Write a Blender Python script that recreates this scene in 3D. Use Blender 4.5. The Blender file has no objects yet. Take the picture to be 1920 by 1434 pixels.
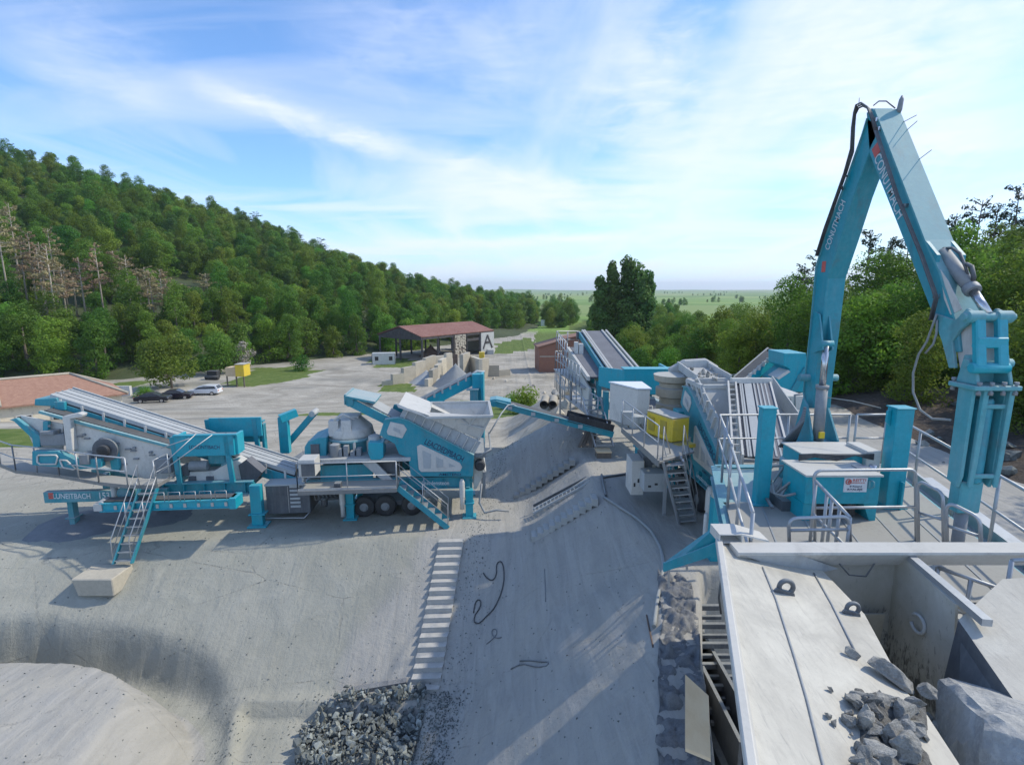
import bpy, bmesh, math, random
import numpy as np
from mathutils import Vector, Matrix, noise
R = math.radians
random.seed(7); np.random.seed(7)
SC = bpy.context.scene
COL = SC.collection

# ---------------------------------------------------------------- camera
CAMZ, PITCH, F = 9.4, R(9.76), 1000.0       # eye height above the pad, downward pitch, focal length in 1920-px units
cd = bpy.data.cameras.new("camera"); cam = bpy.data.objects.new("camera", cd); COL.objects.link(cam)
cd.sensor_width = 36; cd.lens = 36 * F / 1920; cd.clip_start = 0.1; cd.clip_end = 20000
cam.location = (0, 0, CAMZ); cam.rotation_euler = (R(90) - PITCH, 0, 0)
SC.camera = cam

# ---------------------------------------------------------------- sun, sky, exposure
SUN_AZ, SUN_EL = R(76), R(45)                 # azimuth measured from +Y towards +X
sd = bpy.data.lights.new("sun", 'SUN'); so = bpy.data.objects.new("sun", sd); COL.objects.link(so)
sd.energy = 2.0; sd.angle = R(1.0); sd.color = (1, .91, .75)
sv = Vector((math.sin(SUN_AZ) * math.cos(SUN_EL), math.cos(SUN_AZ) * math.cos(SUN_EL), math.sin(SUN_EL)))
so.rotation_euler = sv.to_track_quat('Z', 'Y').to_euler(); so.location = (40, 20, 60)
SC.view_settings.view_transform = 'Standard'; SC.view_settings.look = 'None'
SC.view_settings.exposure = 0.86; SC.view_settings.gamma = 1
SC.cycles.max_bounces = 6; SC.cycles.transparent_max_bounces = 8
try: SC.cycles.use_denoising = True
except Exception: pass

W = bpy.data.worlds.new("World"); SC.world = W; W.use_nodes = True
class NT:
    """small node-tree helper"""
    def __init__(s, tree): s.t = tree; s.n = tree.nodes; s.l = tree.links
    def add(s, typ, **kw):
        n = s.n.new(typ)
        for k, v in kw.items():
            if k == 'inp':
                for a, b in v.items(): s.set(n, a, b)
            else: setattr(n, k, v)
        return n
    def set(s, n, a, b):
        i = n.inputs[a]
        if isinstance(b, bpy.types.NodeSocket): s.l.new(b, i)
        else: i.default_value = b
    def math(s, op, a, b=0.0, c=None, clamp=False):
        n = s.n.new('ShaderNodeMath'); n.operation = op; n.use_clamp = clamp
        s.set(n, 0, a); s.set(n, 1, b)
        if c is not None: s.set(n, 2, c)
        return n.outputs[0]
    def ramp(s, fac, stops):
        n = s.n.new('ShaderNodeValToRGB'); e = n.color_ramp.elements
        while len(e) < len(stops): e.new(.5)
        for k, (p, c) in enumerate(stops):
            e[k].position = p; e[k].color = (c, c, c, 1) if not isinstance(c, (tuple, list)) else (*c, 1)
        s.l.new(fac, n.inputs[0]); return n.outputs[0]
    def mix(s, fac, a, b, mode='MIX'):
        n = s.n.new('ShaderNodeMix'); n.data_type = 'RGBA'; n.blend_type = mode
        s.set(n, 0, fac)
        s.set(n, 6, a if not isinstance(a, tuple) else (*a, 1)); s.set(n, 7, b if not isinstance(b, tuple) else (*b, 1))
        return n.outputs[2]
    def noise(s, vec, scale, detail=4, rough=.55, dist=0):
        n = s.n.new('ShaderNodeTexNoise'); s.l.new(vec, n.inputs['Vector'])
        n.inputs['Scale'].default_value = scale; n.inputs['Detail'].default_value = detail
        n.inputs['Roughness'].default_value = rough; n.inputs['Distortion'].default_value = dist
        return n.outputs['Fac']
    def mapping(s, vec, scale=(1, 1, 1), rot=(0, 0, 0), loc=(0, 0, 0)):
        n = s.n.new('ShaderNodeMapping'); s.l.new(vec, n.inputs[0])
        n.inputs['Scale'].default_value = scale; n.inputs['Rotation'].default_value = rot; n.inputs['Location'].default_value = loc
        return n.outputs[0]

def pxdir(px, py):
    """ray through a photograph pixel"""
    dx, dy = (px - 960) / F, (717 - py) / F
    return Vector((dx, math.cos(PITCH) + dy * math.sin(PITCH), -math.sin(PITCH) + dy * math.cos(PITCH)))
def P(px, py, Y):
    d = pxdir(px, py); return Vector((0, 0, CAMZ)) + d * (Y / d.y)
def G(px, py, z):
    d = pxdir(px, py); return Vector((0, 0, CAMZ)) + d * ((z - CAMZ) / d.z)

def build_world():
    t = NT(W.node_tree); W.node_tree.nodes.clear()
    out = t.add('ShaderNodeOutputWorld'); bg = t.add('ShaderNodeBackground')
    sky = t.add('ShaderNodeTexSky', sky_type='NISHITA', sun_disc=False)
    sky.sun_elevation = SUN_EL; sky.sun_rotation = SUN_AZ; sky.altitude = 300
    sky.air_density = 1.0; sky.dust_density = 0.6; sky.ozone_density = 2.0
    bg.inputs[1].default_value = 1.0
    skyc = t.mix(1.0, sky.outputs[0], (.084, .110, .136), 'MULTIPLY')
    tc = t.add('ShaderNodeTexCoord'); sep = t.add('ShaderNodeSeparateXYZ'); t.l.new(tc.outputs['Generated'], sep.inputs[0])
    X, Y, Z = sep.outputs
    az = t.math('ARCTAN2', X, Y)
    hyp = t.math('SQRT', t.math('ADD', t.math('MULTIPLY', X, X), t.math('MULTIPLY', Y, Y)))
    el = t.math('ARCTAN2', Z, hyp)
    # cirrus sheet seen in perspective
    zz = t.math('MAXIMUM', t.math('ADD', Z, .06), .03)
    comb = t.add('ShaderNodeCombineXYZ'); t.l.new(t.math('DIVIDE', X, zz), comb.inputs[0]); t.l.new(t.math('DIVIDE', Y, zz), comb.inputs[1])
    v1 = t.mapping(comb.outputs[0], (1.25, .30, 1), (0, 0, R(-8)), (3.1, .7, 0))
    n1 = t.noise(v1, .75, 6, .50, 1.1)
    c1 = t.ramp(n1, [(.43, 0), (.60, .5), (.80, .9)])
    v2 = t.mapping(comb.outputs[0], (.34, 1.2, 1), (0, 0, R(14)), (1.3, 2.2, 0))
    n2 = t.noise(v2, .9, 7, .52, .6)
    c2 = t.ramp(n2, [(.46, 0), (.64, .5), (.85, .9)])
    cl = t.math('MAXIMUM', c1, c2)
    # named streaks : centre line from (az0,el0) to (az1,el1), half width
    aev = t.add('ShaderNodeCombineXYZ'); t.l.new(az, aev.inputs[0]); t.l.new(el, aev.inputs[1])
    wob = t.noise(t.mapping(aev.outputs[0], (3, 7, 1)), 3.0, 6, .6, .4)
    fil = t.noise(t.mapping(aev.outputs[0], (4, 22, 1), (0, 0, R(22))), 2.5, 6, .6, .8)
    def ae(px, py):
        d = pxdir(px, py); return math.atan2(d.x, d.y), math.atan2(d.z, math.hypot(d.x, d.y))
    streaks = [((330, 140), (800, 300), .018, .75), ((780, 300), (1120, 385), .034, .7), ((600, 462), (1330, 434), .011, .8),
               ((1120, 60), (1400, 380), .10, .62), ((1450, 300), (1950, 250), .030, .75), ((1380, 60), (1950, 190), .13, .72),
               ((900, 505), (1560, 488), .014, .5), ((640, 350), (1420, 370), .03, .55), ((0, 60), (330, 190), .05, .35),
               ((560, 40), (1100, 120), .06, .30), ((780, 420), (1000, 405), .014, .5)]
    for (a, b, w, s) in streaks:
        a0, e0 = ae(*a); a1, e1 = ae(*b); L = math.hypot(a1 - a0, e1 - e0); ux, uy = (a1 - a0) / L, (e1 - e0) / L
        da = t.math('SUBTRACT', az, a0); de = t.math('SUBTRACT', el, e0)
        along = t.math('ADD', t.math('MULTIPLY', da, ux), t.math('MULTIPLY', de, uy))
        across = t.math('SUBTRACT', t.math('MULTIPLY', da, -uy), t.math('MULTIPLY', de, -ux))
        across = t.math('ADD', across, t.math('MULTIPLY', t.math('SUBTRACT', wob, .5), w * 3.0))
        g = t.math('DIVIDE', across, w); g = t.math('MULTIPLY', g, g); g = t.math('POWER', 2.718, t.math('MULTIPLY', g, -1))
        tt = t.math('DIVIDE', along, L); mid = t.math('ABSOLUTE', t.math('SUBTRACT', tt, .5))
        env = t.add('ShaderNodeMapRange', inp={0: mid, 1: .22, 2: .62, 3: 1.0, 4: 0.0}); env.interpolation_type = 'SMOOTHSTEP'
        g = t.math('MULTIPLY', t.math('MULTIPLY', g, env.outputs[0]), s)
        g = t.math('MULTIPLY', g, t.math('ADD', .25, t.math('MULTIPLY', fil, 1.45)))
        cl = t.math('SUBTRACT', 1, t.math('MULTIPLY', t.math('SUBTRACT', 1, cl), t.math('SUBTRACT', 1, g, clamp=True)))
    haze = t.add('ShaderNodeMapRange', inp={0: el, 1: -.02, 2: .17, 3: .50, 4: 0.0}); haze.interpolation_type = 'SMOOTHSTEP'
    fac = t.math('MULTIPLY', cl, .92, clamp=True)
    c = t.mix(haze.outputs[0], skyc, (.48, .56, .74))
    c = t.mix(fac, c, (.57, .60, .69))
    t.l.new(c, bg.inputs[0]); t.l.new(bg.outputs[0], out.inputs[0])
build_world()

# ---------------------------------------------------------------- mesh builder
class MB:
    def __init__(s): s.v = []; s.f = []; s.sm = []
    def add(s, vs, fs, smooth=False):
        o = len(s.v); s.v.extend([tuple(v) for v in vs])
        for f in fs: s.f.append([i + o for i in f]); s.sm.append(smooth)
        return s
    def box(s, a, b):
        x0, y0, z0 = a; x1, y1, z1 = b
        x0, x1 = min(x0, x1), max(x0, x1); y0, y1 = min(y0, y1), max(y0, y1); z0, z1 = min(z0, z1), max(z0, z1)
        return s.add([(x0, y0, z0), (x1, y0, z0), (x1, y1, z0), (x0, y1, z0), (x0, y0, z1), (x1, y0, z1), (x1, y1, z1), (x0, y1, z1)],
                     [(3, 2, 1, 0), (4, 5, 6, 7), (0, 1, 5, 4), (1, 2, 6, 5), (2, 3, 7, 6), (3, 0, 4, 7)])
    def hexa(s, v):   # 4 bottom, 4 top
        return s.add(v, [(3, 2, 1, 0), (4, 5, 6, 7), (0, 1, 5, 4), (1, 2, 6, 5), (2, 3, 7, 6), (3, 0, 4, 7)])
    def beam(s, p, q, w, h, up=(0, 0, 1)):
        """rectangular bar p->q, w across, h along up"""
        p, q = Vector(p), Vector(q); d = (q - p).normalized(); up = Vector(up)
        sd_ = d.cross(up)
        if sd_.length < 1e-5: sd_ = d.cross(Vector((0, 1, 0)))
        sd_.normalize(); u = sd_.cross(d).normalized(); a, b = sd_ * (w / 2), u * (h / 2)
        return s.hexa([p - a - b, p + a - b, q + a - b, q - a - b, p - a + b, p + a + b, q + a + b, q - a + b])
    def ibeam(s, p, q, w, h, t=.03):
        p, q = Vector(p), Vector(q); z = Vector((0, 0, 1))
        s.beam(p + z * (h / 2 - t / 2), q + z * (h / 2 - t / 2), w, t); s.beam(p - z * (h / 2 - t / 2), q - z * (h / 2 - t / 2), w, t)
        return s.beam(p, q, t, h - 2 * t)
    def tube(s, pts, r, n=8, caps=True, radii=None):
        pts = [Vector(p) for p in pts]; m = len(pts); vs = []; fs = []; prev = None
        for i, p in enumerate(pts):
            if i == 0: d = pts[1] - p
            elif i == m - 1: d = p - pts[-2]
            else: d = (pts[i + 1] - p).normalized() + (p - pts[i - 1]).normalized()
            if d.length < 1e-9: d = Vector((0, 0, 1))
            d.normalize()
            if prev is None:
                a = d.orthogonal().normalized()
            else:
                a = prev - d * prev.dot(d)
                a = a.normalized() if a.length > 1e-6 else d.orthogonal().normalized()
            prev = a; b = d.cross(a); rr = radii[i] if radii else r
            for k in range(n):
                t = 2 * math.pi * k / n; vs.append(p + a * (rr * math.cos(t)) + b * (rr * math.sin(t)))
        for i in range(m - 1):
            for k in range(n):
                k2 = (k + 1) % n; fs.append((i * n + k, i * n + k2, (i + 1) * n + k2, (i + 1) * n + k))
        s.add(vs, fs, True)
        if caps:
            o = len(s.v) - len(vs)
            s.f.append([o + k for k in range(n - 1, -1, -1)]); s.sm.append(False)
            s.f.append([o + (m - 1) * n + k for k in range(n)]); s.sm.append(False)
        return s
    def prism(s, pts, off):
        """closed outline extruded by off"""
        pts = [Vector(p) for p in pts]; off = Vector(off); n = len(pts)
        nrm = Vector((0, 0, 0))
        for i in range(n): nrm += pts[i].cross(pts[(i + 1) % n])
        if nrm.dot(off) > 0: pts = pts[::-1]
        vs = pts + [p + off for p in pts]
        fs = [list(range(n)), list(range(2 * n - 1, n - 1, -1))]
        for i in range(n): j = (i + 1) % n; fs.append((j, i, n + i, n + j))
        return s.add(vs, fs)
    def lathe(s, c, prof, n=20, axis=(0, 0, 1), smooth=True):
        """prof: list of (r, h) along axis from c"""
        c = Vector(c); ax = Vector(axis).normalized(); a = ax.orthogonal().normalized(); b = ax.cross(a)
        vs = []; fs = []; row = -1; pr = list(prof); last = None
        def ring(r, h):
            for k in range(n):
                t = 2 * math.pi * k / n; vs.append(c + ax * h + (a * math.cos(t) + b * math.sin(t)) * r)
        for i in range(len(pr) - 1):
            an = math.atan2(pr[i + 1][1] - pr[i][1], pr[i + 1][0] - pr[i][0])
            if last is None or abs((an - last + math.pi) % (2 * math.pi) - math.pi) > .6: ring(*pr[i]); row += 1
            ring(*pr[i + 1]); row += 1; last = an
            for k in range(n):
                k2 = (k + 1) % n; fs.append(((row - 1) * n + k, (row - 1) * n + k2, row * n + k2, row * n + k))
        o = len(s.v); s.add(vs, fs, smooth)
        s.f.append([o + k for k in range(n - 1, -1, -1)]); s.sm.append(False)
        s.f.append([o + row * n + k for k in range(n)]); s.sm.append(False)
        return s
    def text(s, txt, origin, xdir, ydir, h, thick=.006, width=None, bold=0.0):
        """raised lettering: baseline origin, xdir along the line, ydir up"""
        c = bpy.data.curves.new('lettering', 'FONT'); c.body = txt; c.size = 1; c.offset = bold
        o = bpy.data.objects.new('lettering', c); COL.objects.link(o)
        me = o.to_mesh(); vs = np.array([v.co[:] for v in me.vertices]); fs = [list(p.vertices) for p in me.polygons]
        o.to_mesh_clear(); bpy.data.objects.remove(o); bpy.data.curves.remove(c)
        x = Vector(xdir).normalized(); y = Vector(ydir); y = (y - x * y.dot(x)).normalized(); nn = x.cross(y)
        hh = vs[:, 1].max(); ww = vs[:, 0].max() - vs[:, 0].min(); sy = h / hh; sx = sy if width is None else width / ww
        x0 = vs[:, 0].min(); org = Vector(origin)
        return s.add([org + x * ((v[0] - x0) * sx) + y * (v[1] * sy) + nn * thick for v in vs], fs)
    def build(s, name, mat, parent=None, M=None, bev=0, local=False, smooth=None):
        """link as one mesh object; vertices are in world space unless local"""
        me = bpy.data.meshes.new(name)
        root = parent
        if parent is not None and not local:
            while root.parent is not None: root = root.parent
            inv = FR.get(root.name, Matrix()).inverted()
            vs = [inv @ Vector(v) for v in s.v]
        else: vs = s.v
        me.from_pydata(vs, [], s.f)
        me.polygons.foreach_set('use_smooth', [bool(x) for x in s.sm] if smooth is None else [smooth] * len(s.f))
        me.materials.append(mat); me.update()
        o = bpy.data.objects.new(name, me); COL.objects.link(o)
        if parent is not None: o.parent = parent
        if bev:
            b = o.modifiers.new('bevel', 'BEVEL'); b.width = bev; b.segments = 1; b.limit_method = 'ANGLE'; b.angle_limit = R(40)
        return o
FR = {}
def thing(name, label, cat, loc=(0, 0, 0), rz=0, group=None):
    o = bpy.data.objects.new(name, None); COL.objects.link(o); o.location = loc; o.rotation_euler = (0, 0, rz)
    o.empty_display_size = .3
    FR[o.name] = Matrix.Translation(Vector(loc)) @ Matrix.Rotation(rz, 4, 'Z')
    return tag(o, label, cat, group)
def tag(o, label=None, cat=None, group=None, kind=None):
    if label: o['label'] = label
    if cat: o['category'] = cat; o['kind'] = 'thing'
    if group: o['group'] = group
    if kind: o['kind'] = kind
    return o
def dup(root, loc=None, rz=None, label=None, group=None, skip=()):
    def cp(o, par):
        c = o.copy(); COL.objects.link(c); c.parent = par
        for ch in list(o.children):
            if ch.name.split('.')[0] not in skip: cp(ch, c)
        return c
    r = cp(root, None)
    if loc is not None: r.location = loc
    if rz is not None: r.rotation_euler = (0, 0, rz)
    if label: r['label'] = label
    if group: r['group'] = group
    FR[r.name] = Matrix.Translation(Vector(r.location)) @ Matrix.Rotation(r.rotation_euler.z, 4, 'Z')
    return r

# ---------------------------------------------------------------- materials
def newmat(name):
    m = bpy.data.materials.new(name); m.use_nodes = True; t = NT(m.node_tree)
    b = m.node_tree.nodes['Principled BSDF']; return m, t, b
def paint(name, col, rough=.42, dust=.35, dustcol=(.40, .42, .41), metal=0, scale=1.0, bump=.15, grime=.35):
    """painted steel with dust settled on it, scratches and blotches"""
    m, t, b = newmat(name); tc = t.add('ShaderNodeTexCoord'); ob = tc.outputs['Object']
    n1 = t.noise(ob, 1.3 * scale, 6, .62, .3); n2 = t.noise(ob, 14 * scale, 5, .65); n3 = t.noise(t.mapping(ob, (9, 9, .8)), 1.6 * scale, 4, .6)
    geo = t.add('ShaderNodeNewGeometry'); sp = t.add('ShaderNodeSeparateXYZ'); t.l.new(geo.outputs['Normal'], sp.inputs[0])
    upf = t.math('MULTIPLY', t.math('MAXIMUM', sp.outputs[2], 0), dust * 1.1)
    d = t.ramp(n1, [(.35, 0), (.75, 1)]); d2 = t.ramp(n3, [(.45, 0), (.8, 1)])
    f = t.math('ADD', t.math('MULTIPLY', d, dust * .55), t.math('MULTIPLY', d2, dust * .35))
    f = t.math('ADD', f, upf); f = t.math('MULTIPLY', f, t.math('ADD', .55, t.math('MULTIPLY', n2, .9)), clamp=True)
    dark = tuple(c * .8 for c in col); lite = tuple(min(1, c * 1.12) for c in col)
    base = t.mix(t.ramp(n2, [(.3, 0), (.7, 1)]), dark, lite)
    base = t.mix(.5, base, col)
    if bump:
        ng = t.noise(t.mapping(ob, (1, 1, .45), (0, 0, 0), (7, 3, 1)), 2.6 * scale, 8, .68, .6); gr = t.ramp(ng, [(.54, 0), (.72, grime)]); base = t.mix(gr, base, (.10, .10, .095))
    c = t.mix(f, base, dustcol)
    t.l.new(c, b.inputs['Base Color']); b.inputs['Metallic'].default_value = metal
    t.l.new(t.math('ADD', rough, t.math('MULTIPLY', f, .45)), b.inputs['Roughness'])
    if bump:
        bp = t.add('ShaderNodeBump', inp={'Strength': bump, 'Distance': .01}); t.l.new(n2, bp.inputs['Height']); t.l.new(bp.outputs[0], b.inputs['Normal'])
    return m
def rockmat(name, c1, c2, c3=None, scale=1, bump=.5, dist=.05, rough=.92):
    m, t, b = newmat(name); ob = t.add('ShaderNodeTexCoord').outputs['Object']
    oi = t.add('ShaderNodeObjectInfo').outputs['Random']
    n1 = t.noise(ob, 2.2 * scale, 8, .62, .4); n2 = t.noise(ob, 17 * scale, 6, .7)
    c = t.mix(t.ramp(n1, [(.3, 0), (.7, 1)]), c1, c2)
    c = t.mix(t.ramp(n2, [(.45, 0), (.8, .6)]), c, c3 or c2)
    hs = t.add('ShaderNodeHueSaturation'); t.l.new(c, hs.inputs['Color']); t.l.new(t.math('ADD', .72, t.math('MULTIPLY', oi, .5)), hs.inputs['Value'])
    t.l.new(hs.outputs[0], b.inputs['Base Color']); b.inputs['Roughness'].default_value = rough
    h = t.math('ADD', n1, t.math('MULTIPLY', n2, .35))
    bp = t.add('ShaderNodeBump', inp={'Strength': bump, 'Distance': dist}); t.l.new(h, bp.inputs['Height']); t.l.new(bp.outputs[0], b.inputs['Normal'])
    return m
M = {}
M['teal'] = paint('teal_paint', (.002, .275, .355), .40, .26, grime=.5)
M['teal_clean'] = paint('teal_paint_clean', (.001, .345, .44), .34, .12)
M['teal_dusty'] = paint('teal_paint_dusty', (.02, .26, .32), .5, .55, grime=.5)
M['teal_faded'] = paint('teal_paint_faded', (.07, .35, .40), .5, .42, grime=.45)
M['white'] = paint('white_paint', (.62, .61, .57), .42, .40, (.40, .40, .37))
M['offwhite'] = paint('dusty_white_steel', (.52, .53, .51), .5, .6, (.36, .37, .36))
M['lightgrey'] = paint('light_grey_paint', (.42, .45, .46), .5, .5)
M['slate'] = paint('slate_grey_paint', (.07, .08, .095), .5, .35)
M['galv'] = paint('galvanised_steel', (.45, .47, .49), .38, .25, metal=.55)
M['deck'] = paint('dusty_steel_deck', (.19, .19, .185), .6, .75, (.33, .325, .295), grime=.5)
M['yellow'] = paint('yellow_paint', (.72, .52, .02), .42, .25)
M['black'] = paint('black_rubber', (.02, .02, .022), .6, .3, (.2, .21, .21))
M['belt'] = paint('conveyor_belt_rubber', (.055, .058, .068), .7, .38, (.25, .26, .28))
M['beltlight'] = paint('dusty_conveyor_cover', (.26, .28, .29), .6, .6, (.40, .42, .42))
M['navy'] = paint('navy_lettering', (.01, .03, .10), .5, .1, bump=0)
M['lettering'] = paint('white_lettering', (.62, .68, .70), .5, .2, bump=0)
M['red'] = paint('red_decal', (.55, .08, .06), .5, .2, bump=0)
M['signwhite'] = paint('sign_board', (.72, .76, .78), .5, .1, bump=0)
M['chrome'] = paint('steel_rod', (.55, .56, .58), .22, .12, metal=.9)
M['cylgrey'] = paint('grey_cylinder', (.20, .22, .24), .42, .35)
M['beige'] = paint('beige_steel', (.42, .38, .29), .5, .5)
M['hose'] = paint('hydraulic_hose', (.03, .03, .034), .45, .35, bump=0)
M['hosegrey'] = paint('sleeved_hose', (.22, .24, .24), .6, .4, bump=0)
M['stone'] = rockmat('limestone', (.17, .17, .155), (.42, .415, .38), (.60, .59, .54), 3.2, 1.0, .05)
M['stonedark'] = rockmat('crushed_dark_stone', (.07, .085, .08), (.19, .21, .20), (.36, .38, .37), 3.0)
M['concrete'] = rockmat('concrete', (.30, .31, .29), (.40, .40, .38), (.24, .25, .24), 1.0, .3, .02)
M['concretelight'] = rockmat('pale_concrete', (.42, .39, .32), (.52, .48, .39), (.30, .28, .24), .5, .2, .02)
M['concretegrey'] = rockmat('cement_crusted', (.17, .18, .19), (.27, .28, .29), (.36, .37, .37), 2.2, .9, .08)
M['fines'] = rockmat('stone_fines', (.27, .29, .30), (.33, .35, .355), (.36, .38, .38), .6, .35, .03)
M['brown'] = rockmat('rust_earth', (.13, .09, .07), (.2, .14, .1), None, .5)
M['wood'] = rockmat('timber', (.74, .56, .34), (.84, .68, .46), None, 1, .2, .01)
M['wooddark'] = rockmat('weathered_timber', (.12, .10, .08), (.2, .17, .14), None, 1, .3, .01)
M['glassdark'] = paint('window_glass', (.02, .025, .03), .1, .05, bump=0)
# ---------------------------------------------------------------- terrain
def sst(a, b, x): 
    t = np.clip((x - a) / (b - a), 0, 1); return t * t * (3 - 2 * t)
def smax(a, b, k): 
    h = np.clip(.5 + .5 * (a - b) / k, 0, 1); return b + (a - b) * h + k * h * (1 - h)
_rng = np.random.RandomState(3)
class VN:
    """value noise on arrays"""
    def __init__(s, seed): s.t = np.random.RandomState(seed).rand(256, 256)
    def __call__(s, x, y):
        xi = np.floor(x).astype(int); yi = np.floor(y).astype(int); fx = x - xi; fy = y - yi
        fx = fx * fx * (3 - 2 * fx); fy = fy * fy * (3 - 2 * fy); t = s.t
        a = t[xi & 255, yi & 255]; b = t[(xi + 1) & 255, yi & 255]; c = t[xi & 255, (yi + 1) & 255]; d = t[(xi + 1) & 255, (yi + 1) & 255]
        return (a * (1 - fx) + b * fx) * (1 - fy) + (c * (1 - fx) + d * fx) * fy - .5
    def fbm(s, x, y, o=4):
        r = 0; a = 1.
        for k in range(o): r = r + a * s(x * 2**k + 17 * k, y * 2**k + 9 * k); a *= .5
        return r
vn = VN(5)
CREST = [(3.35, 60), (3.35, 26), (3.3, 19.8), (3.9, 17.6), (4.45, 15.3), (4.25, 13.6), (3.2, 10.7), (2.35, 7.5), (1.3, 3)]   # top edge of the right-hand pad
PADZ = 1.75
def crest_x(y):
    ys = np.array([c[1] for c in CREST][::-1]); xs = np.array([c[0] for c in CREST][::-1]); return np.interp(y, ys, xs)
def crest_edge(x, y):
    """top front edge line of left pad (y of crest) and toe"""
    top = np.interp(x, [-40, -20, -17, -13, -9, -2, 2], [17.0, 17.6, 18.3, 18.9, 19.3, 19.4, 19.4])
    toe = np.interp(x, [-40, -20, -15, -10, -6, -3, 3], [11.0, 12.6, 14.2, 14.7, 14.9, 14.8, 14.3])
    return top, toe
def height(x, y):
    x = np.asarray(x, float); y = np.asarray(y, float)
    top, toe = crest_edge(x, y)
    lower = -3.0
    base = lower + (0 - lower) * sst(0, 1, .08 + .84 * (y - toe) / (top - toe)) 
    base = lower + (0 - lower) * np.clip((y - toe) / (top - toe), 0, 1) * .75 + .25 * (base - lower)
    # yard falls away beyond the pad
    base = base - 6.5 * sst(25, 80, y)
    # fold between embankment and heap at lower left
    # spread of fines over the right-hand side
    cx = crest_x(y); d = cx - x
    sl = np.interp(y, [6, 12, 16, 19.6, 30], [.86, .84, .78, .64, .64])
    rp = PADZ - sl * np.maximum(d, 0)
    rp = rp - 8.2 * sst(34, 80, y)
    rp = rp + np.where(d > .3, .10 * vn.fbm(x * .7, y * .5), 0)
    h = smax(base, rp, .35)
    h = np.where(d < -.2, np.maximum(rp, base), h)
    # pit between retaining wall and feed hopper
    pit = sst(.95, 1.3, -d) * (1 - sst(13.2, 13.8, y)); h = h - pit * 3.4
    # fines cone under side conveyor (behind the steps)
    def cone(cx_, cy_, top_, sl_, r0=.5):
        r = np.sqrt((x - cx_)**2 + (y - cy_)**2); return top_ - sl_ * (np.sqrt(r * r + r0 * r0) - r0)
    h = smax(h, cone(2.6, 27.0, 2.75, .66), .3)
    h = smax(h, cone(-9.6, 28.0, 1.6, .62), .25)
    # scooped bank and heap at lower left
    bank = -.2 - np.maximum(0, (15.9 - y)) * 0
    cxh, cyh = -14.6, 11.4
    e = (np.abs((x - cxh) / 5.7)**2.6 + np.abs((y - cyh) / 3.5)**2.6)**(1 / 2.6)
    heap = lower - .45 + 1.45 * np.clip((1.02 - e) / .24, 0, 1)**.9 + .95 * np.sqrt(np.clip(1 - (e / 1.02)**2, 0, 1)) + .05 * vn.fbm(x * 2, y * 2)
    scoop = 1 - sst(.95, 1.12, (np.abs((x + 14.4) / 6.5)**2.4 + np.abs((y - 11.4) / 4.5)**2.4)**(1 / 2.4) + .03 * vn.fbm(x, y))
    h = h * (1 - scoop) + np.minimum(h, lower - .45) * scoop
    h = np.maximum(h, np.where(e < 1.03, heap, -99))
    # crushed-stone hollow
    px = sst(-7.6, -7.2, x + .35 * (y - 12)) * (1 - sst(-2.7, -2.3, x + .1 * (y - 12))) * (1 - sst(14.25, 14.45, y)); h = h - .45 * px
    # far relief
    far = sst(200, 900, y); h = h + far * (6 * vn.fbm(x / 500, y / 500, 3)) + sst(1500, 5000, y) * (14 + 26 * vn.fbm(x / 1900 + 3, y / 1900, 3))
    rough = .05 * vn.fbm(x * .9, y * .9) + .018 * vn.fbm(x * 5, y * 5, 3)
    rough = rough * np.where(y < 60, 1, 2.5)
    onpad = ((y > 19.5) & (y < 27) & (x < 0)) | ((d < 0) & (y > 13) & (y < 33)); rough = np.where(onpad, rough * .4, rough)
    rip = .035 * vn(x * 5.5 + vn(x, y) * 2, y * .8) * np.where((d > .3) & (y < 18), 1, 0)   # run-off ripples on fines
    return h + rough + rip
def axis(lo, f0, f1, hi, st, g):
    a = list(np.arange(f0, f1, st)); s = st; v = f1
    while v < hi: a.append(v); s *= g; v += s
    a.append(hi); s = st; v = f0 - st
    b = []
    while v > lo: b.append(v); s *= g; v -= s
    b.append(lo); return np.array(b[::-1] + a)
def in_poly(x, y, poly):
    c = np.zeros(x.shape, bool); n = len(poly); j = n - 1
    for i in range(n):
        xi, yi = poly[i][0], poly[i][1]; xj, yj = poly[j][0], poly[j][1]
        m = ((yi > y) != (yj > y)) & (x < (xj - xi) * (y - yi) / (yj - yi + 1e-12) + xi); c ^= m; j = i
    return c
YZ = -6.5
def gp(pts, z=YZ): return [tuple(G(a, b, z)[:2]) for a, b in pts]
XS = axis(-7000, -22, 9, 7000, .13, 1.06); YS = axis(-60, 6.5, 30, 9000, .13, 1.045)
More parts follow.
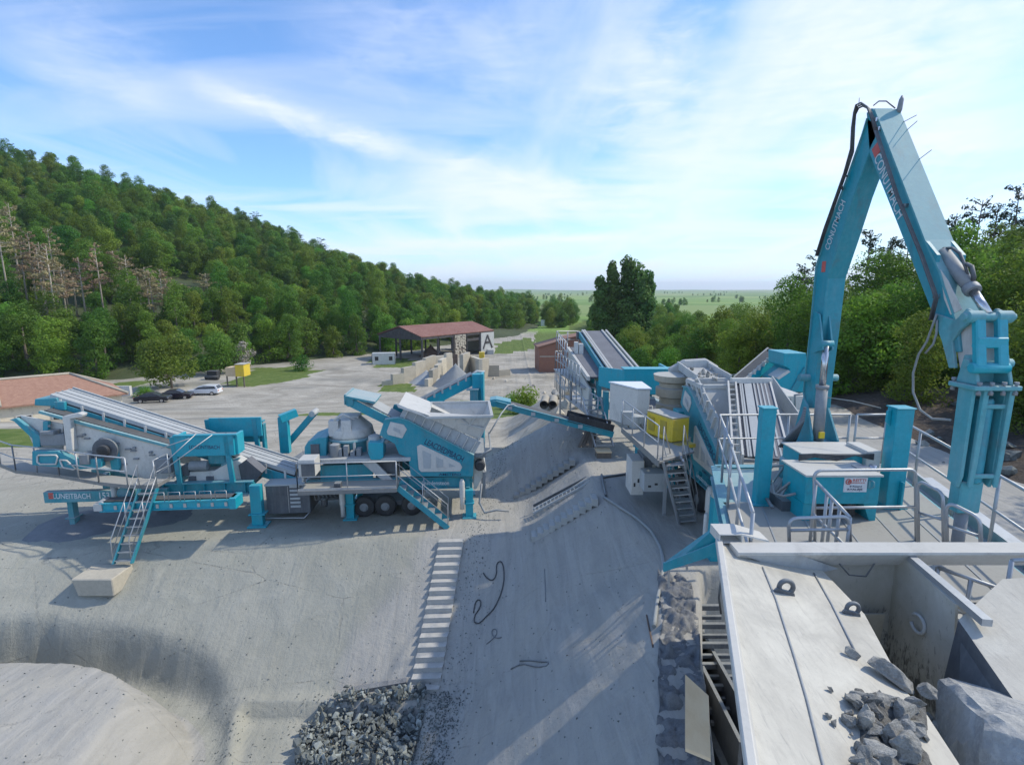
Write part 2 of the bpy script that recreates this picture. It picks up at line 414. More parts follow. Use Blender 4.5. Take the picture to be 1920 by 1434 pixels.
def build_ground():
    nx, ny = len(XS), len(YS); gx, gy = np.meshgrid(XS, YS); z = height(gx, gy)
    co = np.stack([gx.ravel(), gy.ravel(), z.ravel()], 1)
    i = np.arange(nx * ny).reshape(ny, nx); q = np.stack([i[:-1, :-1], i[:-1, 1:], i[1:, 1:], i[1:, :-1]], -1).reshape(-1, 4)
    me = bpy.data.meshes.new('ground'); me.vertices.add(len(co)); me.vertices.foreach_set('co', co.ravel())
    me.loops.add(q.size); me.loops.foreach_set('vertex_index', q.ravel()); me.polygons.add(len(q))
    me.polygons.foreach_set('loop_start', np.arange(len(q)) * 4); me.polygons.foreach_set('loop_total', np.full(len(q), 4))
    me.polygons.foreach_set('use_smooth', np.ones(len(q), bool)); me.update(calc_edges=True)
    # what covers the ground: R fines, G grass, B farmland
    x, y = gx.ravel(), gy.ravel(); wx = x + 1.2 * vn.fbm(x / 3, y / 3); wy = y + 1.6 * vn.fbm(x / 4 + 9, y / 4)
    d = crest_x(y) - x
    fines = (1 - sst(17, 22.5, y + .0 * x)) * .0 + sst(-7.2, -.5, wx + .35 * (19 - np.clip(wy, 10, 26)) ) * (1 - sst(28, 31, y))
    fines = np.maximum(fines, np.clip(1 - (np.hypot(x + 9.6, y - 28) - 2.6), 0, 1))
    grass = np.zeros_like(x)
    big = y > 33
    for poly in [gp([(430, 725), (470, 690), (560, 685), (600, 695), (560, 712), (470, 726)]),
                 gp([(540, 775), (600, 762), (660, 760), (720, 772), (650, 785), (560, 783)], -4),
                 gp([(1005, 620), (1020, 600), (1060, 600), (1085, 605), (1060, 622), (1040, 640), (1000, 645)]),
                 gp([(840, 770), (830, 740), (880, 715), (1010, 715), (1015, 745), (1000, 770), (920, 790)], -3.5),
                 gp([(720, 720), (740, 712), (790, 730), (720, 732)]), gp([(690, 672), (770, 672), (790, 690), (700, 690)]),
                 gp([(925, 645), (990, 632), (1010, 655), (930, 665)]),
                 [(-40, 34), (-31, 33), (-22, 37), (-24, 40), (-44, 42)], [(-115, 80), (-66, 86), (-60, 92), (-115, 96)]]:
        wxx = x + 2.2 * vn.fbm(x / 5, y / 5); wyy = y + 3 * vn.fbm(x / 6 + 3, y / 6)
        grass = np.maximum(grass, in_poly(wxx, wyy, poly).astype(float))
    grass = np.maximum(grass, sst(18, 24, x - .0 * y) * sst(30, 40, y) * .9)
    farm = sst(195, 225, y + .2 * np.abs(x)); road = in_poly(x + 3 * vn.fbm(x / 30, y / 30), y, gp([(1045, 640), (1075, 612), (1096, 600), (1112, 600), (1112, 625), (1110, 640)]))
    farm = np.where(road, 0, farm)
    ee = (np.abs((x + 14.4) / 5.9)**2.6 + np.abs((y - 11.4) / 3.5)**2.6)**(1 / 2.6); fines = np.maximum(fines, 1 - sst(1.0, 1.06, ee))
    dirt = sst(.18, .5, vn.fbm(x / 9 + 2, y / 3.5)) * (y > 30) * .8
    col = np.stack([fines, grass, farm, dirt], 1).astype(np.float32)
    a = me.attributes.new('cover', 'FLOAT_COLOR', 'POINT'); a.data.foreach_set('color', col.ravel())
    m, t, b = newmat('quarry_ground'); ob = t.add('ShaderNodeTexCoord').outputs['Object']
    at = t.add('ShaderNodeAttribute', attribute_name='cover'); sp = t.add('ShaderNodeSeparateColor'); t.l.new(at.outputs['Color'], sp.inputs[0])
    nA = t.noise(ob, .11, 7, .6, .3); nB = t.noise(ob, .9, 7, .62, .5); nC = t.noise(ob, 9, 6, .7); nD = t.noise(t.mapping(ob, (.06, .11, .1), (0, 0, .2)), 1.6, 8, .62, 1.6)
    nE = t.noise(t.mapping(ob, (3.2, .35, .35), (0, 0, .12)), 1.0, 5, .6, 1.2); nF = t.noise(ob, 60, 3, .7)
    dust = t.mix(t.ramp(nB, [(.3, 0), (.72, 1)]), (.32, .32, .27), (.41, .405, .35))
    dust = t.mix(t.ramp(nA, [(.35, 0), (.7, .7)]), dust, (.28, .28, .245))
    dust = t.mix(t.ramp(nC, [(.5, 0), (.8, .35)]), dust, (.22, .225, .21))
    fin = t.mix(t.ramp(nE, [(.38, 0), (.66, 1)]), (.325, .32, .295), (.40, .39, .36))
    fin = t.mix(t.ramp(nB, [(.42, 0), (.75, .75)]), fin, (.40, .385, .34))
    fin = t.mix(t.ramp(nC, [(.55, 0), (.8, .4)]), fin, (.23, .23, .22))
    yard = t.mix(t.ramp(nD, [(.34, 0), (.62, 1)]), (.26, .24, .195), (.46, .43, .365))
    yard = t.mix(t.ramp(nB, [(.3, 0), (.8, .5)]), yard, (.34, .32, .27))
    sy = t.add('ShaderNodeSeparateXYZ'); t.l.new(ob, sy.inputs[0])
    fy = t.add('ShaderNodeMapRange', inp={0: t.math('ADD', sy.outputs[1], t.math('MULTIPLY', nA, 5)), 1: 23.0, 2: 31.0, 3: 0.0, 4: 1.0})
    c = t.mix(fy.outputs[0], dust, yard)
    c = t.mix(t.math('MULTIPLY', at.outputs['Alpha'], .75), c, (.15, .155, .14))
    wv = t.add('ShaderNodeTexWave', inp={'Scale': .42, 'Distortion': 9.0, 'Detail': 3.0, 'Detail Scale': .35}); t.l.new(t.mapping(ob, (.6, 1, 1), (0, 0, .35)), wv.inputs['Vector'])
    wv2 = t.add('ShaderNodeTexWave', inp={'Scale': .9, 'Distortion': 7.0, 'Detail': 3.0, 'Detail Scale': .5}); t.l.new(t.mapping(ob, (1, .5, 1), (0, 0, -.9)), wv2.inputs['Vector'])
    trk = t.math('MAXIMUM', t.ramp(wv.outputs['Fac'], [(.90, 0), (.97, .55)]), t.ramp(wv2.outputs['Fac'], [(.93, 0), (.98, .35)]))
    trk = t.math('MULTIPLY', t.math('MULTIPLY', trk, fy.outputs[0]), t.ramp(nB, [(.40, 0), (.6, 1)]))
    c = t.mix(trk, c, (.20, .19, .165))
    crk = t.add('ShaderNodeTexVoronoi', feature='DISTANCE_TO_EDGE'); t.l.new(t.mapping(ob, (.16, .4, .3)), crk.inputs['Vector']); crk.inputs['Scale'].default_value = 1.0
    ck = t.math('MULTIPLY', t.ramp(t.math('ADD', crk.outputs['Distance'], t.math('MULTIPLY', t.math('SUBTRACT', nC, .5), .05)), [(.0, .3), (.005, 0)]), t.ramp(nB, [(.45, 0), (.6, 1)]))
    c = t.mix(ck, c, (.15, .15, .14))
    gr = t.mix(t.ramp(nB, [(.35, 0), (.65, 1)]), (.075, .125, .022), (.15, .19, .055))
    gf = t.ramp(t.math('ADD', sp.outputs[1], t.math('MULTIPLY', t.math('SUBTRACT', nB, .5), 1.3)), [(.42, 0), (.62, 1)])
    c = t.mix(t.ramp(t.math('ADD', sp.outputs[0], t.math('MULTIPLY', t.math('SUBTRACT', nB, .5), .45)), [(.42, 0), (.60, 1)]), c, fin)
    c = t.mix(gf, c, gr)
    vo = t.add('ShaderNodeTexVoronoi', feature='F1'); t.l.new(t.mapping(ob, (.0022, .0045, 0), (0, 0, .35)), vo.inputs['Vector']); vo.inputs['Scale'].default_value = 1.0
    vs_ = t.add('ShaderNodeSeparateColor'); t.l.new(vo.outputs['Color'], vs_.inputs[0])
    fm = t.ramp(vs_.outputs[0], [(0, (.12, .22, .045)), (.3, (.20, .32, .07)), (.55, (.27, .36, .10)), (.75, (.15, .25, .06)), (1, (.32, .36, .15))])
    fm = t.mix(t.math('MULTIPLY', nA, .35), fm, (.12, .17, .06))
    c = t.mix(sp.outputs[2], c, fm)
    t.l.new(c, b.inputs['Base Color']); b.inputs['Roughness'].default_value = .95
    b.inputs['Specular IOR Level'].default_value = .2
    h = t.math('ADD', t.math('MULTIPLY', nB, .6), t.math('ADD', t.math('MULTIPLY', nC, .22), t.math('MULTIPLY', nF, .05)))
    h = t.math('ADD', h, t.math('MULTIPLY', nE, .25)); h = t.math('SUBTRACT', h, t.math('MULTIPLY', t.math('ADD', trk, ck), .35))
    bp = t.add('ShaderNodeBump', inp={'Strength': .9, 'Distance': .12}); t.l.new(h, bp.inputs['Height']); t.l.new(bp.outputs[0], b.inputs['Normal'])
    me.materials.append(m)
    o = bpy.data.objects.new('ground', me); COL.objects.link(o); tag(o, kind='structure')
build_ground()
def gz(x, y): return float(height(np.array([x]), np.array([y]))[0])

# ---------------------------------------------------------------- wooded hills, lofted from foot line to ridge line
def loft(name, foot, ridge, mat, prof=1.0, back=.5, ns=90, nt=40, bumpy=2.5, seed=1):
    foot = [Vector(p) for p in foot]; ridge = [Vector(p) for p in ridge]; v = VN(seed)
    def lerp(pl, s):
        u = s * (len(pl) - 1); i = min(int(u), len(pl) - 2); return pl[i].lerp(pl[i + 1], u - i)
    def pt(s, t):
        a, b = lerp(foot, s), lerp(ridge, s)
        if t <= 1:
            p = a.lerp(b, t); p.z = a.z + (b.z - a.z) * t**prof
        else:
            p = b + (b - a) * ((t - 1) * 1.0); p.z = b.z - (b.z - a.z) * ((t - 1) / back)**1.5 * .6 if False else b.z - abs(b.z - a.z) * (t - 1) * .9
        p.z += bumpy * float(v.fbm(np.array([p.x / 22]), np.array([p.y / 22]), 3)[0]) * min(1, t * 5) * (.35 if t > .9 else 1)
        return p
    ts = np.linspace(0, 1 + back, nt); ss = np.linspace(0, 1, ns)
    m = MB(); vs = [pt(s, t) for s in ss for t in ts]
    fs = [(i * nt + j, (i + 1) * nt + j, (i + 1) * nt + j + 1, i * nt + j + 1) for i in range(ns - 1) for j in range(nt - 1)]
    m.add(vs, fs, True); o = m.build(name, mat); tag(o, kind='structure'); return pt
M['forestfloor'] = rockmat('forest_floor', (.025, .04, .012), (.055, .075, .025), (.08, .07, .045), .12, .6, .3)
M['bank'] = rockmat('rocky_bank', (.07, .055, .045), (.17, .13, .10), (.24, .21, .18), .35, 1.0, .5)
def rp_(px, py, Y, tree=8.): p = P(px, py, Y); p.z -= tree; return p
fz = YZ - .25
RIDGE_R = [rp_(1990, 420, 68, 9.5), rp_(1850, 458, 72, 9.5), rp_(1700, 505, 76, 9.5), rp_(1560, 545, 84, 9.5), rp_(1440, 578, 98, 9), rp_(1330, 582, 130, 9), rp_(1240, 577, 175, 9), rp_(1180, 574, 260, 9)]
RIDGE_L = [rp_(-420, 60, 300), rp_(-180, 170, 285), rp_(10, 278, 270), rp_(170, 325, 272), rp_(330, 362, 285), rp_(470, 412, 295), rp_(640, 478, 320), rp_(790, 528, 350), rp_(900, 552, 390, 7), rp_(985, 562, 480, 6)]
hillL = loft('hill', [(-330, 40, fz), (-190, 66, fz), (-92, 90, fz), (-70, 95, fz), (-56, 113, fz), (-34, 136, fz), (-12, 165, fz), (3, 190, fz), (12, 222, fz), (16, 300, fz)],
             RIDGE_L,
             M['forestfloor'], 1.0, .35, 100, 50, 5)
hillR = loft('hillside', [(30, -8, 1.4), (23, 8, 1.4), (19.5, 20, 1.4), (19.5, 30, 1.2), (18.0, 42, -.3), (17, 55, -3.4), (15, 75, fz), (16, 110, fz), (22, 160, fz), (32, 240, fz)],
             [(90, 0, 28), (78, 30, 22), *RIDGE_R],
             M['bank'], .62, .6, 110, 44, 2.2, 4)

# ---------------------------------------------------------------- trees
def leafmat(name, c1, c2, c3, trans=.48):
    m, t, b = newmat(name); oi = t.add('ShaderNodeObjectInfo'); ob = t.add('ShaderNodeTexCoord').outputs['Object']
    at = t.add('ShaderNodeAttribute', attribute_name='shade')
    n = t.noise(ob, .45, 4, .6); rr = oi.outputs['Random']
    c = t.mix(t.ramp(rr, [(0, 0), (1, 1)]), c1, c2); c = t.mix(t.ramp(n, [(.35, 0), (.75, .8)]), c, c3)
    hs = t.add('ShaderNodeHueSaturation'); t.l.new(c, hs.inputs['Color'])
    t.l.new(t.math('ADD', .62, t.math('MULTIPLY', at.outputs['Fac'], .76)), hs.inputs['Value'])
    t.l.new(t.math('ADD', .47, t.math('MULTIPLY', t.math('FRACT', t.math('MULTIPLY', rr, 7.3)), .065)), hs.inputs['Hue'])
    t.l.new(hs.outputs[0], b.inputs['Base Color']); b.inputs['Roughness'].default_value = .6; b.inputs['Specular IOR Level'].default_value = .25
    tr = t.add('ShaderNodeBsdfTranslucent'); t.l.new(hs.outputs[0], tr.inputs[0]); mx = t.add('ShaderNodeMixShader'); mx.inputs[0].default_value = trans
    o = t.n['Material Output']; t.l.new(b.outputs[0], mx.inputs[1]); t.l.new(tr.outputs[0], mx.inputs[2]); t.l.new(mx.outputs[0], o.inputs[0])
    return m
M['leaf'] = leafmat('broad_leaves', (.07, .165, .022), (.20, .29, .045), (.125, .235, .03))
M['leafbright'] = leafmat('fresh_leaves', (.18, .33, .035), (.25, .37, .05), (.13, .26, .035))
M['leafpop'] = leafmat('poplar_leaves', (.10, .20, .05), (.14, .25, .065), (.15, .24, .06))
M['needle'] = leafmat('pine_needles', (.03, .06, .032), (.04, .075, .04), (.05, .08, .04), .15)
M['brownneedle'] = leafmat('dead_needles', (.30, .235, .12), (.36, .28, .15), (.22, .19, .10), .15)
M['blossom'] = leafmat('blossom', (.42, .36, .31), (.5, .44, .4), (.3, .28, .2), .2)
M['bark'] = rockmat('bark', (.09, .075, .06), (.16, .14, .11), None, 1.5)
M['paletrunk'] = rockmat('bleached_trunk', (.30, .26, .20), (.42, .37, .30), None, .6)
def leaf_cloud(blobs, n, size, rs, flat=.5, upbias=.25):
    """blobs: (cx,cy,cz,rx,ry,rz).  returns verts, quads, shade"""
    blobs = np.array(blobs); wgt = (blobs[:, 3] * blobs[:, 4] * blobs[:, 5])**(2 / 3); k = rs.choice(len(blobs), n, p=wgt / wgt.sum())
    d = rs.randn(n, 3); d /= np.linalg.norm(d, axis=1)[:, None]
    rad = .62 + .42 * rs.rand(n)**.7; B = blobs[k]; c = B[:, :3] + d * B[:, 3:] * rad[:, None]
    nrm = d + .55 * rs.randn(n, 3); nrm[:, 2] += upbias; nrm /= np.linalg.norm(nrm, axis=1)[:, None]
    a = np.cross(nrm, rs.randn(n, 3)); a /= np.linalg.norm(a, axis=1)[:, None]; b = np.cross(nrm, a)
    s = size * (.6 + .8 * rs.rand(n))[:, None]; b = b * flat * 1.5
    v = np.stack([c - a * s, c - b * s * .8 + nrm * s * .15, c + a * s, c + b * s * .8 + nrm * s * .15], 1).reshape(-1, 3)
    q = np.arange(4 * n).reshape(-1, 4)
    sh = rs.rand(n)
    blobsh = rs.rand(len(blobs))[k]
    return v, q, np.repeat(sh * .5 + blobsh * .5, 4)
def leaf_mesh(name, v, q, sh, mat):
    me = bpy.data.meshes.new(name); me.vertices.add(len(v)); me.vertices.foreach_set('co', v.ravel().astype(np.float32))
    me.loops.add(q.size); me.loops.foreach_set('vertex_index', q.ravel()); me.polygons.add(len(q))
    me.polygons.foreach_set('loop_start', np.arange(len(q)) * 4); me.polygons.foreach_set('loop_total', np.full(len(q), 4)); me.update(calc_edges=True)
    a = me.attributes.new('shade', 'FLOAT', 'POINT'); a.data.foreach_set('value', sh.astype(np.float32)); me.materials.append(mat); return me
def mesh_of(mb, name, mat):
    me = bpy.data.meshes.new(name); me.from_pydata([tuple(v) for v in mb.v], [], mb.f); me.polygons.foreach_set('use_smooth', [bool(x) for x in mb.sm]); me.materials.append(mat); me.update(); return me
def broad_proto(H, Wd, n, size, seed, mat='leaf', bare=.25, nb=15):
    rs = np.random.RandomState(seed); bl = []
    for k in range(nb):
        a = rs.rand() * 6.28; zz = bare + (1 - bare) * (k + .5) / nb; w = math.sin(math.pi * min(.97, (zz - bare) / (1 - bare) * .82 + .16))**.6
        r = Wd / 2 * w * (.25 + .62 * rs.rand()); rr = Wd * ((.09 if nb > 30 else .17) + .14 * rs.rand())
        bl.append((r * math.cos(a), r * math.sin(a), zz * H - rr * .3, rr, rr, rr * .75))
    bl.append((0, 0, H * .6, Wd * .28, Wd * .28, H * .22))
    v, q, sh = leaf_cloud(bl, n, size, rs); lm = leaf_mesh('crown', v, q, sh, M[mat])
    t = MB(); t.tube([(0, 0, -.6), (.05, 0, H * .3), (0, .1, H * .62)], .2, 7, radii=[H * .025, H * .017, H * .008])
    for b in bl[:7]: t.tube([(0, 0, H * (.22 + .03 * rs.rand())), (b[0] * .5, b[1] * .5, b[2] * .72), (b[0] * .95, b[1] * .95, b[2])], .1, 5, radii=[H * .011, H * .007, H * .003])
    return lm, mesh_of(t, 'trunk', M['bark'])
def pine_proto(H, seed, mat='needle', first=.3, tuft=1.0, trunk='bark', dens=1.0):
    rs = np.random.RandomState(seed); bl = []; t = MB(); lean = rs.randn(2) * .015 * H
    t.tube([(0, 0, -1), (lean[0] * .5, lean[1] * .5, H * .5), (lean[0], lean[1], H)], .2, 6, radii=[H * .014, H * .010, H * .003])
    z = first * H
    while z < H * .98:
        f = (H - z) / (H * (1 - first)); L = (.10 + .16 * f**.8) * H * tuft
        for k in range(rs.randint(2, 5)):
            a = rs.rand() * 6.28; l = L * (.5 + .6 * rs.rand()); c = (lean[0] * z / H, lean[1] * z / H)
            e = (c[0] + l * math.cos(a), c[1] + l * math.sin(a), z + l * .12 * rs.randn() + .05 * H * (1 - f))
            t.tube([(c[0], c[1], z), e], .04, 4, radii=[H * .004, H * .0015])
            for w in (.45, .72, 1.):
                if rs.rand() < dens: bl.append((c[0] + (e[0] - c[0]) * w, c[1] + (e[1] - c[1]) * w, z + (e[2] - z) * w + .1, l * .24, l * .24, l * .09 + .08))
        z += H * (.035 + .02 * rs.rand())
    if not bl: bl = [(0, 0, H, .5, .5, .5)]
    v, q, sh = leaf_cloud(bl, int(1500 * dens) + 60, .013 * H + .05, rs, .3); return leaf_mesh('crown', v, q, sh, M[mat]), mesh_of(t, 'trunk', M[trunk])
def poplar_proto(H, Wd, seed, n=9000):
    rs = np.random.RandomState(seed); bl = []
    for k in range(26):
        zz = .08 + .9 * k / 26; w = (math.sin(math.pi * min(1, zz * .80 + .13)))**.5; a = rs.rand() * 6.28; r = Wd * .22 * w
        bl.append((r * math.cos(a), r * math.sin(a), zz * H, Wd * .30 * w + .35, Wd * .30 * w + .35, H * .065))
    v, q, sh = leaf_cloud(bl, n, .26, rs, .6); t = MB(); t.tube([(0, 0, -1), (0, 0, H * .8)], .3, 7, radii=[.4, .1])
    return leaf_mesh('crown', v, q, sh, M['leafpop']), mesh_of(t, 'trunk', M['bark'])
def place_tree(kind, meshes, loc, sc, label, cat='tree', group=None, rz=None, crown='crown'):
    r = bpy.data.objects.new(kind, None); COL.objects.link(r); r.location = loc; r.rotation_euler = (0, 0, random.random() * 6.28 if rz is None else rz)
    s = sc if isinstance(sc, tuple) else (sc, sc, sc); r.scale = s; r.empty_display_size = .3
    for nm, me in ((crown, meshes[0]), ('trunk', meshes[1])):
        o = bpy.data.objects.new(nm, me); COL.objects.link(o); o.parent = r
    return tag(r, label, cat, group)
near_protos = [broad_proto(8 + .7 * k, 5.2 + .6 * k, 8500, .11, 11 + k, 'leaf', .08, 40) for k in range(5)]
bright_protos = [broad_proto(7.5, 6.0, 8000, .11, 31 + k, 'leafbright', .10, 38) for k in range(2)]
far_protos = [broad_proto(7.5 + 1.0 * k, 5.6 + .8 * (k % 3), 5600, .155, 51 + k, 'leaf', .06, 38) for k in range(6)]
farb_protos = [broad_proto(8.5, 6.8, 5200, .155, 71 + k, 'leafbright', .08, 34) for k in range(2)]
dead_protos = [pine_proto(19, 91 + k, 'brownneedle', .52, .8, 'paletrunk', .62) for k in range(4)]
pine_protos = [pine_proto(15, 101 + k, 'needle', .34, 1.0, 'bark', 1.0) for k in range(5)]

def scatter_src(name, protos, pts, scl, kind_name, seed=1):
    """one stuff object: points instancing the crowns of the wood with geometry nodes"""
    me = bpy.data.meshes.new(name); me.from_pydata([tuple(p) for p in pts], [], []); 
    a = me.attributes.new('sz', 'FLOAT', 'POINT'); a.data.foreach_set('value', np.array(scl, np.float32))
    o = bpy.data.objects.new(name, me); COL.objects.link(o); tag(o, kind='stuff')
    ng = bpy.data.node_groups.new(name, 'GeometryNodeTree'); ng.interface.new_socket('Geometry', in_out='INPUT', socket_type='NodeSocketGeometry'); ng.interface.new_socket('Geometry', in_out='OUTPUT', socket_type='NodeSocketGeometry')
    gi = ng.nodes.new('NodeGroupInput'); go = ng.nodes.new('NodeGroupOutput'); L = ng.links
    jg = ng.nodes.new('GeometryNodeJoinGeometry')
    gti = ng.nodes.new('GeometryNodeGeometryToInstance')
    g2i = []
    for src in protos:
        oi = ng.nodes.new('GeometryNodeObjectInfo'); oi.inputs['Object'].default_value = src; oi.transform_space = 'ORIGINAL'; oi.inputs['As Instance'].default_value = True
        g2i.append(oi)
    for oi in reversed(g2i): L.new(oi.outputs['Geometry'], gti.inputs[0])
    ip = ng.nodes.new('GeometryNodeInstanceOnPoints'); ip.inputs['Pick Instance'].default_value = True
    rv = ng.nodes.new('FunctionNodeRandomValue'); rv.data_type = 'INT'; rv.inputs['Min'].default_value = 0; rv.inputs['Max'].default_value = len(protos) - 1; rv.inputs['Seed'].default_value = seed
    rr = ng.nodes.new('FunctionNodeRandomValue'); rr.data_type = 'FLOAT'; rr.inputs['Max'].default_value = 6.283; rr.inputs['Seed'].default_value = seed + 5
    cx = ng.nodes.new('ShaderNodeCombineXYZ'); na = ng.nodes.new('GeometryNodeInputNamedAttribute'); na.data_type = 'FLOAT'; na.inputs[0].default_value = 'sz'
    ro = [s for s in rr.outputs if s.enabled][0]; io = [s for s in rv.outputs if s.enabled][0]; ao = [s for s in na.outputs if s.enabled][0]
    L.new(ro, cx.inputs[2]); L.new(cx.outputs[0], ip.inputs['Rotation']); L.new(gi.outputs[0], ip.inputs['Points']); L.new(gti.outputs[0], ip.inputs['Instance']); L.new(io, ip.inputs['Instance Index']); L.new(ao, ip.inputs['Scale'])
    L.new(ip.outputs[0], go.inputs[0]); md = o.modifiers.new('scatter', 'NODES'); md.node_group = ng
    return o
def crown_objs(trees): return [[c for c in t.children if c.name.startswith('crown')][0] for t in trees]

random.seed(21)
LEFT = [(-1e9, 'left of the tiled house'), (0, 'behind the tiled house'), (235, 'behind the parked cars and booth'), (480, 'above the yard road bend'), (700, 'behind the red-roofed shed'), (930, 'along the far road')]
RIGHT = [(-1e9, 'below the poplars'), (1260, 'behind the right-hand machines'), (1500, 'seen between boom and stick'), (1700, 'behind the hanging hammer')]
def spot(px, tab): return [t for x, t in tab if px >= x][-1]
def project(p):
    v = Vector(p) - Vector((0, 0, CAMZ)); zc = v.y * math.cos(PITCH) - v.z * math.sin(PITCH); yc = v.y * math.sin(PITCH) + v.z * math.cos(PITCH)
    return 960 + F * v.x / zc, 717 - F * yc / zc, zc
# --- left hill wood
cand = []
def area_points(pt, ns, nt, tmax, dens, keep):
    out = []
    for i in range(ns):
        for j in range(nt):
            s0, s1, t0, t1 = i / ns, (i + 1) / ns, j / nt * tmax, (j + 1) / nt * tmax
            a, b, c = pt(s0, t0), pt(s1, t0), pt(s0, t1); n = (b - a).cross(c - a).length * dens
            n = int(n) + (1 if random.random() < n - int(n) else 0)
            for _ in range(n):
                s, tt = random.uniform(s0, s1), random.uniform(t0, t1); p = pt(s, tt); q = project(p)
                if keep(q, tt): out.append((q[2], s, tt, p, q))
    return out
cand = area_points(hillL, 60, 24, 1.08, 1 / 34, lambda q, tt: q[2] > 1 and -450 < q[0] < 1300 and not (-30 < q[0] < 400 and 505 + q[0] * .05 < q[1] < 640 and random.random() < .72))
cand.sort(key=lambda c: c[0])
front = []; rest = []
for c in cand:
    if c[2] < .10 or (c[0] < 150 and len(front) < 150 and c[2] < .3): front.append(c)
    else: rest.append(c)
fr_t = []
front = front[:170]
for k, c in enumerate(front):
    br = random.random() < .22
    me = random.choice(farb_protos if br else far_protos); sc = random.uniform(.75, 1.15)
    t_ = place_tree('broadleaf_tree', me, c[3] - Vector((0, 0, .3)), (sc * random.uniform(.9, 1.2), sc, sc * random.uniform(.85, 1.15)),
                    ('bright green' if br else 'dark green') + ' tree at the foot of the left hill ' + spot(c[4][0], LEFT), 'tree',
                    ('bright' if br else 'dark') + ' trees ' + spot(c[4][0], LEFT))
    fr_t.append((t_, br))
srcs = crown_objs([a for a, b_ in fr_t if not b_][:10] + [a for a, b_ in fr_t if b_][:2]); _pn = place_tree('ridge_pine', broad_proto(10, 4.6, 5200, .14, 88, 'leafpop', .1, 34), hillL(.35, .5), 1.0, 'dark bluish conifer standing alone among the broadleaf trees halfway up the left hill'); srcs += crown_objs([_pn])
scatter_src('distant_woodland', srcs, [c[3] - Vector((0, 0, .5)) for c in rest], [random.uniform(.6, 1.25) for c in rest], 'wood', 3)['label'] = 'dense green woodland covering the left hillside up to its ridge'
# --- dead pines with pale trunks, standing in a belt on the left hill (foot of trunk px,py, top py)
dead = [(8, 395, 560), (22, 400, 545), (55, 455, 590), (72, 465, 585), (82, 470, 600), (95, 470, 625), (118, 500, 600), (125, 515, 575), (140, 520, 580), (160, 490, 590),
        (185, 470, 595), (210, 480, 550), (245, 490, 600), (262, 510, 590), (275, 515, 600), (288, 510, 630), (296, 515, 620), (310, 530, 590), (332, 545, 590), (375, 520, 570), (385, 525, 575), (345, 540, 590), (100, 440, 570), (45, 450, 575)]
def ridge_tree(px, t0, ridge, drop=3):
    """base on the ridge line under a pixel column and the height that reaches the traced tip"""
    pts = [(project(p)[0], p) for p in ridge]; best = None
    for (x0, p0), (x1, p1) in zip(pts[:-1], pts[1:]):
        if min(x0, x1) <= px <= max(x0, x1): k = (px - x0) / (x1 - x0); best = p0.lerp(p1, k)
    if best is None: best = min(pts, key=lambda q: abs(q[0] - px))[1]
    top = P(px, t0, best.y).z; return V3((best.x, best.y, best.z - drop)), top - best.z + drop
V3 = Vector
def on_hill(px, py, sm):
    """point of the hill surface seen at a pixel (search)"""
    best = None
    for i in range(121):
        for j in range(41):
            p, pr = sm[i][j]
            e = (pr[0] - px)**2 + (pr[1] - py)**2
            if pr[2] > 1 and (best is None or e < best[0]): best = (e, p)
    return best[1].copy()
smL = [[(lambda p: (p, project(p)))(hillL(i / 120, j / 40)) for j in range(41)] for i in range(121)]
smR = [[(lambda p: (p, project(p)))(hillR(i / 120, j / 40)) for j in range(41)] for i in range(121)]
for k, (px, t0, b0) in enumerate(dead):
    p = on_hill(px + 10, b0 + 12, smL); dist = project(p)[2]; Hh = (b0 - t0 + 18) / F * dist
    place_tree('dead_pine', dead_protos[k % 4], p, (.8, .8, Hh / 19), 'dying pine with bare pale trunk and brown twigs on the left hill', 'tree', 'dying pines on the left hill')
for k, (px, t0, b0, lab) in enumerate([(405, 374, 412, 'dark pine breaking the left ridge, highest of the ridge pines'), (478, 398, 432, 'broad dark pine on the left ridge beside the highest one'), (600, 448, 476, 'small dark pine standing alone on the left ridge'),
                                  (560, 440, 462, 'smallest pointed tree on the left ridge'), (100, 292, 322, 'dark tree on top of the ridge at far left'), (20, 268, 300, 'dark tree at the ridge by the left edge of the view')]):
    p, Hh = ridge_tree(px, t0, RIDGE_L)
    place_tree('ridge_pine', pine_protos[k % 5], p, (Hh / 10, Hh / 10, Hh / 15), lab)
# --- right hillside wood
cand = area_points(hillR, 60, 22, 1.12, 1 / 15, lambda q, tt: q[2] > 2 and 1090 < q[0] < 2700 and tt > .10)
cand.sort(key=lambda c: c[0])
rt = []
rest = []
for k, c in enumerate(cand):
    if len(rt) < 150 and 740 > c[4][1] and c[4][0] < 2050:
        br = random.random() < .25; me = random.choice(bright_protos if br else near_protos); sc = random.uniform(.65, 1.05)
        t_ = place_tree('broadleaf_tree', me, c[3] - Vector((0, 0, .5)), (sc * random.uniform(.9, 1.25), sc, sc * random.uniform(.85, 1.15)),
                        ('fresh light green' if br else 'deep green') + ' tree on the right hillside ' + spot(c[4][0], RIGHT), 'tree',
                        ('light' if br else 'deep green') + ' trees ' + spot(c[4][0], RIGHT)); rt.append((t_, br))
    else: rest.append(c)
srcs = crown_objs([a for a, b_ in rt if not b_][:6] + [a for a, b_ in rt if b_][:2])
scatter_src('woodland', srcs, [c[3] - Vector((0, 0, .4)) for c in rest], [random.uniform(.6, 1.0) for c in rest], 'wood', 9)['label'] = 'mixed green woodland filling the right hillside'
